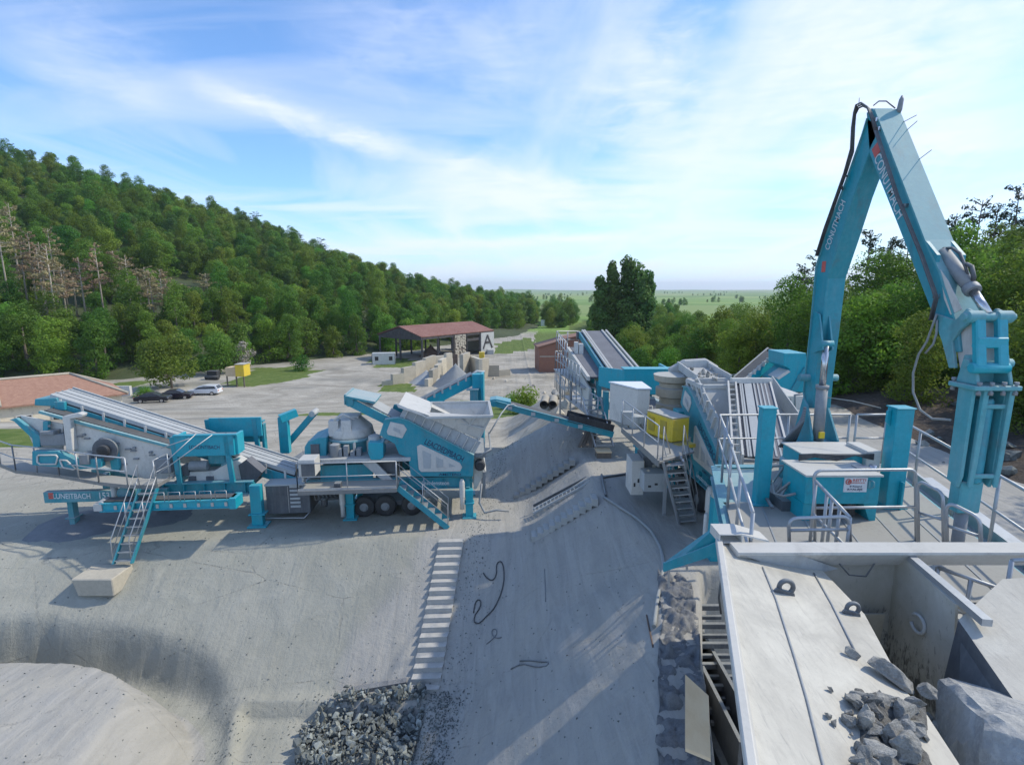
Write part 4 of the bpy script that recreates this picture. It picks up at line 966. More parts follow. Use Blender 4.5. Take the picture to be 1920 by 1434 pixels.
    m.box((a.x - .05, -.02, zt - .12), (b.x + .04, .14, zt - .04)); B(MB().box((a.x, 2.88, zb), (b.x - .1, 3.0, zt - .06)), 'rear_tank', 'teal_clean')
    tk = B(m, 'collecting_tank', 'teal_clean', bev=.012)
    q, q2 = T(355, 841.5, 0), T(412, 841.5, 0); B(MB().text('LOGDNTIBACH', q, q2 - q, (0, 0, 1), .15, .006, (q2 - q).length, .01), 'lettering', 'navy', tk)
    for px0, px1 in ((331, 340), (430, 443)):
        for w in (0, 2.86): m = MB(); q0, q1 = T(px0, 908, 0), T(px0, 813, 0); m.beam((q0.x, w + .07, zt - .12), (q0.x + .12, w + .07, T(400, 908, 0).z), .18, .14, (0, 1, 0)); B(m, 'portal_leg', 'teal')
    m = MB()
    m.box((a.x + .5, .3, zt - .2), (b.x - .6, .6, zt - .12))
    m.box((a.x + .1, .3, zt - .35), (b.x - .2, .9, zt - .2)); B(m, 'tank_fittings', 'slate', tk)
    # feed box below: drum motor, white chute
    m = MB(); q = T(376, 872, .4); m.lathe((q.x - .38, .35, q.z), [(.1, 0), (.2, .02), (.2, .7), (.1, .72)], 16, (1, 0, 0)); B(m, 'drum_motor', 'cylgrey')
    m = MB(); m.prism(TT([(352, 885), (402, 882), (440, 860), (455, 868), (455, 908), (352, 908)], .35), (0, .6, 0)); fc = B(m, 'feed_chute', 'white', bev=.02)
    m = MB(); m.prism(TT([(447, 872), (462, 862), (491, 886), (478, 903), (452, 898)], .25), (0, .55, 0)); B(m, 'rubber_flap', 'belt', fc)
    m = MB(); 
    for px in (360, 393): q = T(px, 897, .33); m.box((q.x - .12, .3, q.z - .1), (q.x + .16, .36, q.z + .1))
    q = T(352, 877, .35); m.box((q.x - .2, .3, q.z - .3), (q.x + .05, .9, q.z + .1)); B(m, 'hatch', 'slate', fc)
    m = MB(); q = T(402, 862, .5); m.box((q.x - .2, .4, q.z - .15), (q.x + .45, 1.0, q.z + .25)); m.beam(T(415, 872, .4), T(450, 858, .4), .1, .08); B(m, 'gearbox', 'teal_dusty', bev=.02)
    # long inclined conveyor
    c0, c1 = T(106, 749, 1.3), T(558, 899, 1.3)
    m = MB()
    for w in (1.0, 2.2): m.beam((c0.x, w, c0.z - .18), (c1.x, w, c1.z), .10, .42)
    lc = B(m, 'inclined_conveyor', 'teal', bev=.008)
    m = MB(); up = Vector((0, 0, 1))
    m.beam((c0.x, 1.6, c0.z + .26), (c1.x, 1.6, c1.z + .44), 1.15, .05)
    for dy_, r in ((-.28, .03), (.05, .04), (.42, .035)): m.beam((c0.x, 1.6 + dy_, c0.z + .30), (c1.x, 1.6 + dy_, c1.z + .48), .05, .03)
    B(m, 'dust_cover', 'beltlight', lc)
    m = MB(); m.beam((c0.x, 1.02, c0.z + .20), (c1.x, 1.02, c1.z + .38), .06, .16); m.beam((c0.x, 2.24, c0.z + .24), (c1.x, 2.24, c1.z + .42), .06, .22); B(m, 'edge_trim', 'lightgrey', lc)
    m = MB(); m.beam((c0.x, 1.03, c0.z + .07), (c1.x, 1.03, c1.z + .25), .04, .07); B(m, 'belt', 'black', lc)
    m = MB(); n = 12
    for k in range(n): c = c0.lerp(c1, (k + .5) / n); zz = -.18 * (1 - (k + .5) / n); m.box((c.x - .04, .94, c.z + zz), (c.x + .04, 1.0, c.z + zz + .4))
    B(m, 'idler_bracket', 'white', lc)
    m = MB(); q = T(95, 752, 1.0); m.prism(TT([(65, 748), (105, 746), (112, 757), (100, 762), (64, 760)], .9), (0, 1.3, 0)); m.box((q.x + .2, .85, q.z - .35), (q.x + .6, 1.0, q.z)); B(m, 'conveyor_head', 'teal', lc, bev=.02)
    m = MB(); 
    for w in (.95, 2.3):
        for px, py in ((200, 790), (330, 835)): q = T(px, py, w); m.beam((q.x, w, q.z), (q.x, w, 2.3), .1, .1)
    B(m, 'conveyor_support', 'teal', lc)
    # low side conveyor across the front
    w = -1.5; a, b = T(187, 951, w), T(437, 943, w); zz = (a.z + b.z) / 2 - .02
    m = MB(); hh = .30
    for dy_ in (0, .5): m.box((a.x, w + dy_, a.z - .16), (b.x, w + dy_ + .04, a.z + .14)); m.box((a.x, w + dy_ - .05, a.z + .11), (b.x, w + dy_ + .08, a.z + .15)); m.box((a.x, w + dy_ - .05, a.z - .18), (b.x, w + dy_ + .08, a.z - .14))
    m.box((b.x - .12, w - .06, a.z - .22), (b.x + .12, w + .6, a.z + .2)); sc_ = B(m, 'side_conveyor', 'teal_clean', bev=.008)
    m = MB(); m.box((a.x + .1, w + .08, a.z + .15), (b.x, w + .48, a.z + .20)); B(m, 'belt', 'black', sc_)
    m = MB(); m.lathe((a.x - .02, w + .02, a.z + .02), [(.19, 0), (.19, .5)], 16, (0, 1, 0)); m.box((a.x - .18, w - .06, a.z - .12), (a.x + .1, w, a.z + .14)); B(m, 'tail_pulley', 'offwhite', sc_)
    m = MB()
    for k in range(9): uu = a.x + .5 + k * (b.x - a.x - .8) / 8; m.box((uu, w - .03, a.z - .1), (uu + .1, w + .0, a.z + .05))
    for k in range(5): uu = b.x - .2 - .55 * k; m.tube([(uu, w - .02, a.z + .15), (uu, w - .02, a.z + .5), (uu - .4, w - .02, a.z + .5), (uu - .4, w - .02, a.z + .15)], .016, 5)
    B(m, 'guard_frame', 'galv', sc_)
    # walkway with railing and ladder
    zw = 2.25; fl = [G(px, py, zw) for px, py in ((-25, 862), (30, 884), (112, 893), (186, 906), (240, 912), (292, 912), (318, 897))]; inv = Mx.inverted(); fl = [inv @ p for p in fl]
    inn = [p + Vector((0, .85, 0)) for p in fl]
    m = MB()
    for k in range(len(fl) - 1): m.prism([fl[k], fl[k + 1], inn[k + 1], inn[k]], (0, 0, -.05)); m.beam(fl[k], fl[k + 1], .04, .14)
    wk = B(m, 'walkway', 'deck'); m = MB(); railing(m, fl[:5], 1.1, .028, gap=1.5); B(m, 'railing', 'galv', wk)
    m = MB(); railing(m, [fl[5], fl[6]], 1.0, .02, gap=1.0); m.tube([T(302, 840, -.9), T(355, 822, -.9)], .02, 6); m.tube([T(290, 893, -1.2), T(398, 815, -.2)], .02, 6); m.tube([T(295, 880, -1.2), T(368, 813, -.2)], .02, 6); B(m, 'railing', 'galv', wk)
    top = inv @ G(262, 916, zw - .05); bot = inv @ P(213, 1057, 17.75)
    stairs(root, top, bot, (.62, 0, 0), 9, (M['teal'], M['galv']), hr=.9, st_h=.16, nm='ladder')
    m = MB(); q = inv @ P(232, 925, 19.3); m.lathe(q, [(.0, 0), (.25, .0), (.27, .1), (.27, .5), (.2, .52)], 20, (0, 1, 0)); B(m, 'drum', 'teal_dusty'); 
    m = MB(); q = T(216, 930, -.5); m.lathe((q.x, -.5, q.z - .6), [(.08, 0), (.09, .5), (.12, .55), (.12, 1.1)], 10); B(m, 'jack', 'offwhite')
    # turquoise box and far side conveyor with guide tower (behind the long conveyor)
    m = MB(); a, b = T(452, 797, 3.2), T(498, 828, 3.2); m.box((a.x, 3.2, b.z), (b.x, 3.35, a.z)); m.box((b.x - .12, 3.1, b.z - .6), (b.x, 3.4, a.z + .05)); m.beam((a.x - .4, 3.2, a.z + .05), (b.x, 3.2, a.z + .18), .3, .08); B(m, 'rear_box', 'teal', bev=.01)
    w = 3.6; m = MB(); a, b = T(520, 783, w), T(540, 850, w); m.box((a.x, w, b.z), (a.x + .42, w + .35, a.z)); tw = B(m, 'tower', 'teal_clean', bev=.01); m = MB()
    q0, q1 = T(529, 843, w + .6), T(585, 778, w + .6)
    for dy_ in (0, .7): m.beam(q0 + Vector((0, dy_, 0)), q1 + Vector((0, dy_, 0)), .07, .25)
    fc_ = B(m, 'rear_conveyor', 'teal_clean'); m = MB(); m.beam(q0 + Vector((0, .35, .12)), q1 + Vector((0, .35, .12)), .62, .05); B(m, 'belt', 'belt', fc_); m = MB(); m.lathe(q1 + Vector((0, -.05, .05)), [(.14, 0), (.14, .8)], 14, (0, 1, 0)); B(m, 'head_pulley', 'offwhite', fc_)
    m = MB(); m.beam(T(525, 785, w), T(556, 773, w + .4), .3, .35); B(m, 'tower_arm', 'teal_clean', tw)
    for px in ():
        q = T(px, 945, .5); wh = B(MB().lathe((q.x, .6, .46), [(.27, 0), (.41, .03), (.45, .09), (.45, .26), (.41, .32), (.27, .35)], 22, (0, 1, 0)), 'wheel', 'black'); B(MB().lathe((q.x, .58, .46), [(.1, -.04), (.12, 0), (.18, .02), (.24, .08)], 16, (0, 1, 0)), 'rim', 'cylgrey', wh)
    return root
cpL = crusher_unit(); spL = screen_unit()
# the same two machines stand end-on along the right-hand pad
RO = (6.2, 15.3, PADZ)
cpR = dup(cpL, RO, R(-90 + 2), 'turquoise crushing plant seen along its length beside the yellow compressor', skip=('stairs', 'drain_pipe', 'generator_housing', 'toolbox', 'control_cabinet'))
bx = Vector(RO) + Matrix.Rotation(R(-90 + 2), 3, 'Z') @ Vector((-8.6, 0, 0))
spR = dup(spL, bx, R(-90 + 7), 'turquoise screening plant with belt conveyor rising away behind the white cabinet', skip=('walkway', 'side_conveyor', 'ladder', 'tower', 'rear_conveyor', 'rear_box', 'drum'))
for o in spR.children_recursive + cpR.children_recursive:
    pass
# ---------------------------------------------------------------- feed hopper, breaker platform, rock breaker
def PX(px, py, X):
    d = pxdir(px, py); return Vector((0, 0, CAMZ)) + d * (X / d.x)
def PP(px, py, A, B, C):
    n = (B - A).cross(C - A); d = pxdir(px, py); o = Vector((0, 0, CAMZ)); return o + d * ((A - o).dot(n) / d.dot(n))
V = Vector
ZP = 5.65
# ---- platform
pf = thing('breaker_platform', 'raised steel deck with grey pipe railings and two turquoise posts under the hydraulic arm', 'platform', (5.3, 8.0, ZP))
L0, L1, R0, R1 = V((2.95, 6.15, ZP)), V((4.5, 11.3, ZP)), V((8.2, 11.3, ZP)), V((6.65, 5.9, ZP))
m = MB(); m.prism([L0, V((3.85, 9.1, ZP)), V((7.55, 9.1, ZP)), R1], (0, 0, -.05)); m.prism([V((4.9, 9.1, ZP)), V((5.55, 11.3, ZP)), R0, V((7.55, 9.1, ZP))], (0, 0, -.05)); m.build('deck', M['deck'], pf)
m = MB()
for k in range(1, 6):
    a = L0.lerp(R1, k / 6); b = V((3.85, 9.1, ZP)).lerp(V((7.55, 9.1, ZP)), k / 6); m.beam(a + V((0, 0, .004)), b + V((0, 0, .004)), .025, .012)
m.build('plate_seam', M['cylgrey'], pf)
m = MB()
for a, b in ((L0, L1), (R1, R0), (V((3.85, 9.15, ZP)), V((7.6, 9.15, ZP))), (L1, R0)): m.ibeam(a - V((0, 0, .2)), b - V((0, 0, .2)), .2, .28, .03)
m.build('edge_beam', M['teal'], pf, bev=.006)
m = MB(); m.prism([V((4.0, 9.3, ZP - .1)), V((4.6, 11.3, ZP - .1)), V((5.5, 11.3, ZP - .1)), V((4.9, 9.3, ZP - .1))], (0, 0, -.3)); m.build('side_box', M['teal_faded'], pf)
m = MB()
for p in ((4.3, 6.9), (5.2, 10.9), (6.6, 6.4), (8.0, 11.0), (4.9, 8.9)): MB().box((p[0] - .1, p[1] - .1, (1.6 if p[1] > 8 else -1.7)), (p[0] + .1, p[1] + .1, ZP - .34)).build('support_leg', M['slate'], pf)
for px, y0, y1, Yp, nm in ((1425, 765, 944, 9.25, 0), (1667, 765, 948, 9.3, 1)):
    b = G(px, y1, ZP); t = P(px, y0, b.y); h = t.z - ZP; w = .115 if nm == 0 else .15; x, y = b.x, b.y
    m = MB(); m.box((x - w, y - w * .8, ZP), (x + w, y + w * .8, ZP + h)); m.box((x - w - .02, y - w * .8 - .02, ZP + h), (x + w + .02, y + w * .8 + .02, ZP + h + .025)); m.box((x - w - .06, y - w - .02, ZP), (x + w + .06, y + w + .02, ZP + .03))
    if nm: m.prism([V((x - w, y, ZP + h - .02)), V((x - w - .08, y, ZP + h - .05)), V((x - w - .08, y, ZP + h - .25)), V((x - w, y, ZP + h - .32))], (0, .04, 0)); m.box((x + w * .3, y - w - .05, ZP), (x + w * .5, y - w * .8, ZP + .5))
    m.build('post', M['teal_clean'], pf, bev=.008)
m = MB(); r = .024
def raill(m, pts, closed=False, h=1.1):
    railing(m, [V(p) for p in pts], h, r, gap=1.3)
raill(m, [(2.92, 6.1, ZP), (3.78, 8.85, ZP)]); raill(m, [(3.82, 8.95, ZP), (4.5, 11.25, ZP), (6.3, 11.3, ZP)])
m.build('railing', M['galv'], pf)
m = MB(); raill(m, [(4.7, 11.3, ZP), (7.35, 11.3, ZP)]); raill(m, [(7.5, 11.3, ZP), (8.15, 11.3, ZP)]); m.build('railing', M['galv'], pf)
m = MB(); raill(m, [(8.2, 11.2, ZP), (7.45, 8.6, ZP)]); raill(m, [(7.42, 8.5, ZP), (6.75, 6.3, ZP)]); m.build('railing', M['galv'], pf)
def looprail(pxs, y0s, y1s, Y):
    """closed pipe loop standing on the deck, traced bottom corners"""
    m = MB(); a = P(pxs[0], y1s[0], Y[0]); b = P(pxs[1], y1s[1], Y[1]); t0 = P(pxs[0], y0s[0], Y[0]); t1 = P(pxs[1], y0s[1], Y[1])
    pts = [a]
    for k in range(0, 5): th = k / 4 * math.pi / 2; e = (t1 - t0).normalized(); pts.append(t0 - V((0, 0, .1)) + e * .1 * (1 - math.cos(th)) + V((0, 0, .1)) * math.sin(th))
    for k in range(0, 5): th = k / 4 * math.pi / 2; e = (t1 - t0).normalized(); pts.append(t1 - e * .1 + e * .1 * math.sin(th) - V((0, 0, .1)) * (1 - math.cos(th)))
    pts.append(b); m.tube(pts, r, 7); m.tube([a.lerp(t0, .5), b.lerp(t1, .5)], r * .9, 7); return m
# near inner guard rails
for pxs, y0s, y1s, Y in (((1528, 1718), (882, 880), (1020, 1018), (7.6, 7.6)), ((1722, 1770), (900, 925), (1020, 1024), (7.2, 6.8)), ((1776, 1840), (940, 972), (1030, 1040), (6.6, 6.3)), ((1480, 1594), (972, 968), (1016, 1016), (6.6, 6.6))):
    looprail(pxs, y0s, y1s, Y).build('guard_loop', M['galv'], pf)
m = MB(); a, b = P(1530, 902, 7.5), P(1594, 970, 6.6); m.tube([a, b], r, 7); m.tube([a - V((0, 0, .5)), b - V((0, 0, .42))], r * .9, 7)
for t_ in (0, .35, .5, .72, 1): p = a.lerp(b, t_); m.tube([p, V((p.x, p.y, ZP))], r, 7)
m.build('stair_rail', M['galv'], pf)
# stairs going down on the right of the hopper, with outside walkway
m = MB(); w0, w1 = V((6.7, 5.9, ZP)), V((8.25, 11.2, ZP)); m.prism([V((6.9, 6.0, ZP - .15)), V((8.3, 10.8, ZP - .15)), V((8.9, 10.8, ZP - .15)), V((7.5, 6.0, ZP - .15))], (0, 0, -.06)); m.beam((7.0, 6.0, ZP - .05), (8.4, 10.8, ZP - .05), .05, .22); m.build('side_walkway', M['galv'], pf)
m = MB()
for k in range(5): m.beam((4.75 + .36 * k, 5.95 - .06 * k, 5.1 - .0 * k), (5.9 + .36 * k, 5.0, 5.1), .06, .05)
for k in range(9): m.beam((5.0 + .0 * k, 5.9 - .16 * k, 5.5), (6.9, 5.9 - .16 * k, 5.5), .13, .03)
m.beam((4.95, 5.95, 5.55), (4.98, 4.4, 5.55), .06, .2); m.beam((5.8, 5.95, 5.6), (6.0, 4.4, 5.6), .06, .16); m.build('grating', M['galv'], pf)
m = MB(); railing(m, [(5.55, 5.5, 5.2), (7.6, 5.5, 5.3)], 1.25, r, gap=.9); railing(m, [(5.0, 5.8, 5.3), (5.35, 5.3, 5.3)], .9, r, gap=.4); m.build('railing', M['galv'], pf)
# ---- power unit
pu = thing('hydraulic_power_unit', 'turquoise hydraulic power unit with a white sign plate, standing on the steel deck', 'power unit', (5.2, 8.5, ZP))
bx_ = lambda px, y, Y: P(px, y, Y)
a, b = P(1513, 893, 8.3), P(1646, 945, 8.3)
m = MB(); m.box((a.x, 8.3, b.z), (b.x, 9.05, a.z)); tk = m.build('oil_tank', M['teal_clean'], pu, bev=.01)
m = MB(); m.box((a.x - .03, 8.27, a.z), (b.x + .02, 9.08, a.z + .03)); m.build('tank_lid', M['white'], tk)
m = MB(); m.prism([V((a.x, 8.32, b.z)), V((a.x + .16, 8.32, b.z)), V((a.x + .12, 8.32, ZP)), V((a.x, 8.32, ZP))], (0, .7, 0)); m.build('tank_foot', M['teal_clean'], tk); m = MB(); m.prism([V((b.x, 8.32, b.z)), V((b.x - .22, 8.32, b.z)), V((b.x - .1, 8.32, ZP)), V((b.x, 8.32, ZP))], (0, .7, 0)); m.build('tank_foot', M['teal_clean'], tk)
m = MB(); m.box((a.x + .25, 8.4, ZP + .05), (b.x - .3, 9.0, b.z)); m.lathe((a.x + .75, 8.35, ZP + .12), [(.05, 0), (.05, .3)], 10); m.build('pump_tray', M['black'], tk)
s0, s1 = P(1584, 895, 8.29), P(1624, 922, 8.29)
m = MB(); m.box((s0.x, 8.285, s1.z), (s1.x, 8.30, s0.z)); sg = m.build('sign_board', M['signwhite'], pu)
sw, sh = s1.x - s0.x, s0.z - s1.z; X_, Z_ = V((1, 0, 0)), V((0, 0, 1))
def sgt(t, u, v, h, w, mat): MB().text(t, V((s0.x + u * sw, 8.285, s1.z + v * sh)), X_, Z_, h * sh, .004, w * sw, .015).build('lettering', M[mat], sg)
sgt('REITTI', .36, .74, .17, .56, 'red'); sgt('HIDRAULIK', .30, .60, .09, .6, 'red'); sgt('B Rasand', .25, .34, .12, .52, 'navy'); sgt('RYALBJE', .16, .12, .14, .66, 'navy')
m = MB(); c_ = V((s0.x + .17 * sw, 8.28, s1.z + .72 * sh)); m.tube([c_ + V((math.cos(t) * sh * .17, 0, math.sin(t) * sh * .17)) for t in np.linspace(0, 6.28, 17)], .008, 5); m.prism([c_ + V((-.02, 0, .0)), c_ + V((.03, 0, .04)), c_ + V((.05, 0, .02)), c_ + V((0, 0, -.03))], (0, -.004, 0)); m.build('round_logo', M['red'], sg)
m = MB(); q = P(1633, 905, 8.27); m.tube([q + V((0, 0, .04)), q + V((.03, -.03, .02)), q + V((.04, -.03, -.06)), q + V((0, 0, -.1))], .012, 6); m.box((q.x - .03, 8.27, q.z - .1), (q.x, 8.3, q.z + .03)); m.build('handle', M['teal_faded'], tk)
a2, b2 = P(1503, 851, 9.1), P(1625, 872, 9.1)
m = MB(); m.box((a2.x, 9.1, b2.z - .05), (b2.x, 9.75, a2.z)); cv = m.build('motor_cover', M['teal_clean'], pu, bev=.01)
m = MB(); m.prism([V((a2.x - .02, 9.06, a2.z)), V((b2.x + .02, 9.06, a2.z)), V((b2.x + .02, 9.8, a2.z)), V((a2.x - .02, 9.8, a2.z))], (0, 0, .02)); m.build('cover_lid', M['white'], cv)
a3, b3 = P(1626, 846, 9.0), P(1648, 885, 9.0); m = MB(); m.box((a3.x, 9.0, b3.z), (b3.x, 9.6, a3.z)); m.build('control_box', M['white'], pu, bev=.01)
m = MB()
for k in range(4):
    off = .03 * k
    m.tube([V((a2.x - .1, 9.0, a.z + .05 + off)), V((a2.x + .15, 8.95, a.z + .13 + off * .5)), V((a2.x + .5, 8.9, a.z + .08 + off)), V((a2.x + .85, 8.95, a.z + .16)), V((b2.x, 8.95, a.z + .08 + off))], .018, 6)
m.build('hose_run', M['hose'], pu)
m = MB(); q = P(1612, 878, 8.7); m.box((q.x - .12, 8.6, q.z - .02), (q.x + .12, 8.75, q.z + .05)); m.lathe((q.x + .22, 8.7, q.z - .04), [(.04, 0), (.06, .02), (.06, .1)], 10); m.build('fittings', M['chrome'], pu)
m = MB()
hp = lambda px, py, Y: P(px, py, Y)
for pts in ([(1478, 866, 9.6), (1462, 885, 9.3), (1448, 905, 9.0), (1452, 925, 8.8), (1470, 930, 8.6), (1492, 925, 8.5)], [(1490, 870, 9.5), (1470, 895, 9.2), (1455, 920, 8.9)], [(1500, 872, 9.4), (1482, 900, 9.0), (1465, 928, 8.7)],
            [(1430, 888, 9.6), (1450, 874, 9.5), (1470, 872, 9.4), (1500, 878, 9.2)], [(1455, 925, 8.8), (1480, 905, 8.8), (1500, 902, 8.7)], [(1484, 860, 9.7), (1475, 880, 9.4), (1486, 910, 9.0), (1500, 915, 8.8)]):
    m.tube([hp(*p) for p in pts], .022, 6)
m.build('loose_hoses', M['hosegrey'], pu)
m = MB(); q0, q1 = P(1432, 925, 9.2), P(1448, 952, 8.5); m.beam(q0, q1, .05, .03); q0, q1 = P(1436, 920, 9.3), P(1500, 935, 8.9); m.box((q0.x, 8.7, ZP), (q1.x, 9.5, ZP + .18)); m.build('valve_skid', M['slate'], pu)
# ---- rock breaker
XL, XR, XC = 5.9, 6.25, 6.075
rb = thing('rock_breaker', 'turquoise pedestal arm with folded boom and hydraulic hammer hanging by the hopper', 'rock breaker', (6.07, 10.2, ZP))
W_ = V((XR - XL, 0, 0))
m = MB(); m.lathe((XC, 10.3, ZP), [(.62, 0), (.62, .35), (.5, .4), (.5, .75), (.42, .8)], 24); ped = m.build('pedestal', M['teal'], rb)
m = MB()
for x in (XL - .16, XR + .1): m.prism([PX(px, py, x) for px, py in (((1505, 745), (1512, 760), (1521, 818), (1521, 850), (1478, 850), (1490, 800)) if x < 6 else ((1547, 762), (1551, 764), (1569, 825), (1569, 850), (1549, 850), (1543, 800)))], (.05, 0, 0))
m.build('pivot_bracket', M['teal'], ped, bev=.01)
m = MB(); m.lathe((XL - .2, 10.45, 7.7), [(.07, 0), (.07, .75)], 14, (1, 0, 0)); m.build('pivot_pin', M['teal_dusty'], ped)
m = MB(); 
for k in range(6): m.tube([V((5.3 + .05 * k, 10.2, ZP + .7)), V((5.45 + .04 * k, 10.1, ZP + 1.0 + .04 * k)), V((5.62, 10.0, ZP + 1.3 + .05 * k))], .03, 6)
m.build('hose_bundle', M['slate'], ped)
# boom (left face traced in its own plane)
outer = [(1513, 765), (1508, 735), (1521, 620), (1532, 500), (1549, 443), (1588, 340), (1618, 255), (1628, 222)]
inner = [(1650, 240), (1640, 262), (1634, 274), (1599, 371), (1574, 452), (1551, 522), (1540, 620), (1530, 700), (1524, 765)]
pts = [PX(px, py, XL) for px, py in outer + inner]
bm_ = MB().prism(pts, W_).build('boom', M['teal'], rb, bev=.012)
m = MB()
for a_, b_ in zip(outer[:-1], outer[1:]): m.beam(PX(*a_, XL) + V((.17, 0, 0)), PX(*b_, XL) + V((.17, 0, 0)), .40, .02, (0, 1, 0))
m.build('boom_edge_plate', M['teal_faded'], bm_)
q, q2 = PX(1556, 470, XL), PX(1588, 378, XL); dd = q2 - q; MB().text('CONUTMACH', q + V((-.0, .03, 0)), dd, V((0, 1, .0)).cross(dd) .cross(dd) * 0 + V((0, 1, .25)), .15, .006, dd.length, .01).build('lettering', M['lettering'], bm_)
m = MB(); q = PX(1547, 500, XL); m.box((XL - .006, q.y - .02, q.z - .1), (XL, q.y + .1, q.z + .1)); m.build('red_emblem', M['red'], bm_)
# lift cylinder in front of the boom
XC2 = 5.93; c0, c1, c2 = PX(1533, 826, XC2), PX(1542, 724, XC2), PX(1549, 645, XC2)
m = MB(); m.tube([c0, c1], .10, 18); m.lathe(c1, [(.115, -.05), (.115, .02)], 18, c1 - c0); cyl = m.build('lift_cylinder', M['cylgrey'], rb); MB().tube([c1, c2], .06, 16).build('cylinder_rod', M['chrome'], cyl)
m = MB(); m.box((XC2 - .05, c0.y - .13, c0.z + .08), (XC2 + .05, c0.y - .09, c0.z + .2)); m.build('yellow_tag', M['yellow'], cyl)
m = MB(); m.lathe(c2 + V((-.12, 0, 0)), [(.07, 0), (.07, .24)], 14, (1, 0, 0))
for x in (XC2 - .1, XC2 + .08): m.prism([V((x, c2.y - .08, c2.z - .1)), V((x, c2.y + .25, c2.z - .2)), V((x, c2.y + .3, c2.z + .6)), V((x, c2.y + .15, c2.z + .55))], (.03, 0, 0))
m.build('cylinder_lug', M['teal'], cyl)
# stick
sb_ = [(1624, 212), (1630, 290), (1681, 418), (1747, 587), (1763, 628), (1775, 660)]
st_ = [(1800, 660), (1795, 612), (1770, 540), (1762, 512), (1734, 452), (1640, 208), (1633, 203)]
pts = [PX(px, py, XL) for px, py in sb_ + st_]
stk = MB().prism(pts, W_).build('stick', M['teal'], rb, bev=.012)
tp = [PX(*p, XL) for p in st_[::-1]][1:6]
m = MB()
for a_, b_ in zip(tp[:-1], tp[1:]):
    d_ = (b_ - a_).normalized(); n_ = d_.cross(V((1, 0, 0))).normalized()
    m.beam(a_ + W_ / 2 - n_ * .0 + V((0, -.02, .01)), b_ + W_ / 2 + V((0, -.02, .01)), .40, .03, n_)
m.build('stick_top_plate', M['teal_faded'], stk)
q, q2 = PX(1641, 298, XL), PX(1686, 412, XL); dd = q2 - q; MB().text('CONUTMACH', q + V((-.0, .02, 0)), dd, V((0, -.6, .4)), .155, .006, dd.length, .012).build('lettering', M['lettering'], stk)
m = MB(); q = PX(1641, 272, XL); q2 = PX(1647, 288, XL); m.beam(q + V((-.004, -.02, 0)), q2 + V((-.004, -.02, 0)), .012, .2, (0, 1, .3)); m.build('red_emblem', M['red'], stk)
m = MB(); 
for x in (XL - .02, XR - .02): m.prism([PX(px, py, XL) + V((x - XL, 0, 0)) for px, py in ((1733, 452), (1739, 452), (1760, 478), (1757, 495), (1747, 488))], (.05, 0, 0)); 
m.build('cylinder_lug', M['teal'], stk)
m = MB(); m.prism([PX(px, py, XL - .012) for px, py in ((1762, 505), (1776, 525), (1803, 580), (1782, 590), (1770, 560))], (.012, 0, 0)); m.build('white_guard', M['white'], stk)
c0, c1, c2 = PX(1768, 473, XC), PX(1824, 545, XC), PX(1853, 590, XC)
m = MB(); m.tube([c0, c1], .085, 18); m.lathe(c1, [(.095, -.08), (.1, -.06), (.1, 0), (.095, .02)], 18, c1 - c0); cyl = m.build('bucket_cylinder', M['cylgrey'], rb); MB().tube([c1, c2], .055, 14).build('cylinder_rod', M['chrome'], cyl)
m = MB(); q = PX(1795, 480, XC); m.tube([c0 + V((0, 0, .05)), PX(1785, 465, XC), PX(1800, 475, XC), PX(1812, 505, XC), PX(1816, 530, XC)], .02, 6); m.tube([PX(1812, 495, XC), PX(1822, 500, XC), PX(1826, 520, XC), PX(1822, 535, XC)], .028, 6); m.build('hose', M['hose'], cyl)
# link and hammer
pin = PX(1853, 594, XC)
m = MB(); m.lathe(pin - V((.29, 0, 0)), [(.045, -.04), (.045, 0), (.08, .01), (.08, .20), (.055, .21), (.055, .37), (.08, .38), (.08, .57), (.045, .58), (.045, .62)], 16, (1, 0, 0)); lk = m.build('link', M['teal_faded'], rb)
lo = PX(1855, 690, XC); m = MB()
for s in (-.14, .14): m.beam(pin + V((s, -.02, 0)), lo + V((s, -.02, 0)), .13, .09, (0, 1, 0))
m.beam(pin.lerp(lo, .5) + V((-.2, -.02, 0)), pin.lerp(lo, .5) + V((.2, -.02, 0)), .10, .14); m.lathe(lo - V((.24, 0, 0)), [(.07, 0), (.07, .48)], 14, (1, 0, 0)); m.build('h_link', M['teal_clean'], lk, bev=.015)
m = MB()
e1 = [(1763, 590), (1775, 575), (1800, 560), (1800, 580)]
m.prism([PX(px, py, XL - .03) for px, py in ((1745, 585), (1790, 600), (1812, 578), (1826, 585), (1826, 600), (1800, 618), (1785, 640), (1790, 690), (1778, 690), (1765, 640))], (.05, 0, 0)); m.prism([PX(px, py, XL - .03) + V((.37, 0, 0)) for px, py in ((1745, 585), (1790, 600), (1812, 578), (1826, 585), (1826, 600), (1800, 618), (1785, 640), (1790, 690), (1778, 690), (1765, 640))], (.05, 0, 0)); m.build('stick_fork', M['teal_faded'], stk, bev=.01)
m = MB(); m.prism([PX(px, py, XL + .04) for px, py in ((1788, 615), (1822, 605), (1825, 680), (1800, 690))], (.28, 0, 0)); m.build('fork_infill', M['offwhite'], stk)
HX0, HX1 = 5.93, 6.40
def hz(py, Y=6.95): return P(1830, py, Y).z
hy0, hy1 = 6.74, 6.98
zfl = P(1830, 722, 6.9).z; zb_ = P(1830, 905, 6.8).z; zlo = P(1820, 961, 6.8).z; ztip = P(1815, 1022, 6.8).z
m = MB(); m.box((HX0 - .06, hy0 - .1, zfl - .03), (HX1 + .07, hy1 + .1, zfl + .03)); hm = m.build('hammer', M['teal_faded'], rb, bev=.01)
m = MB()
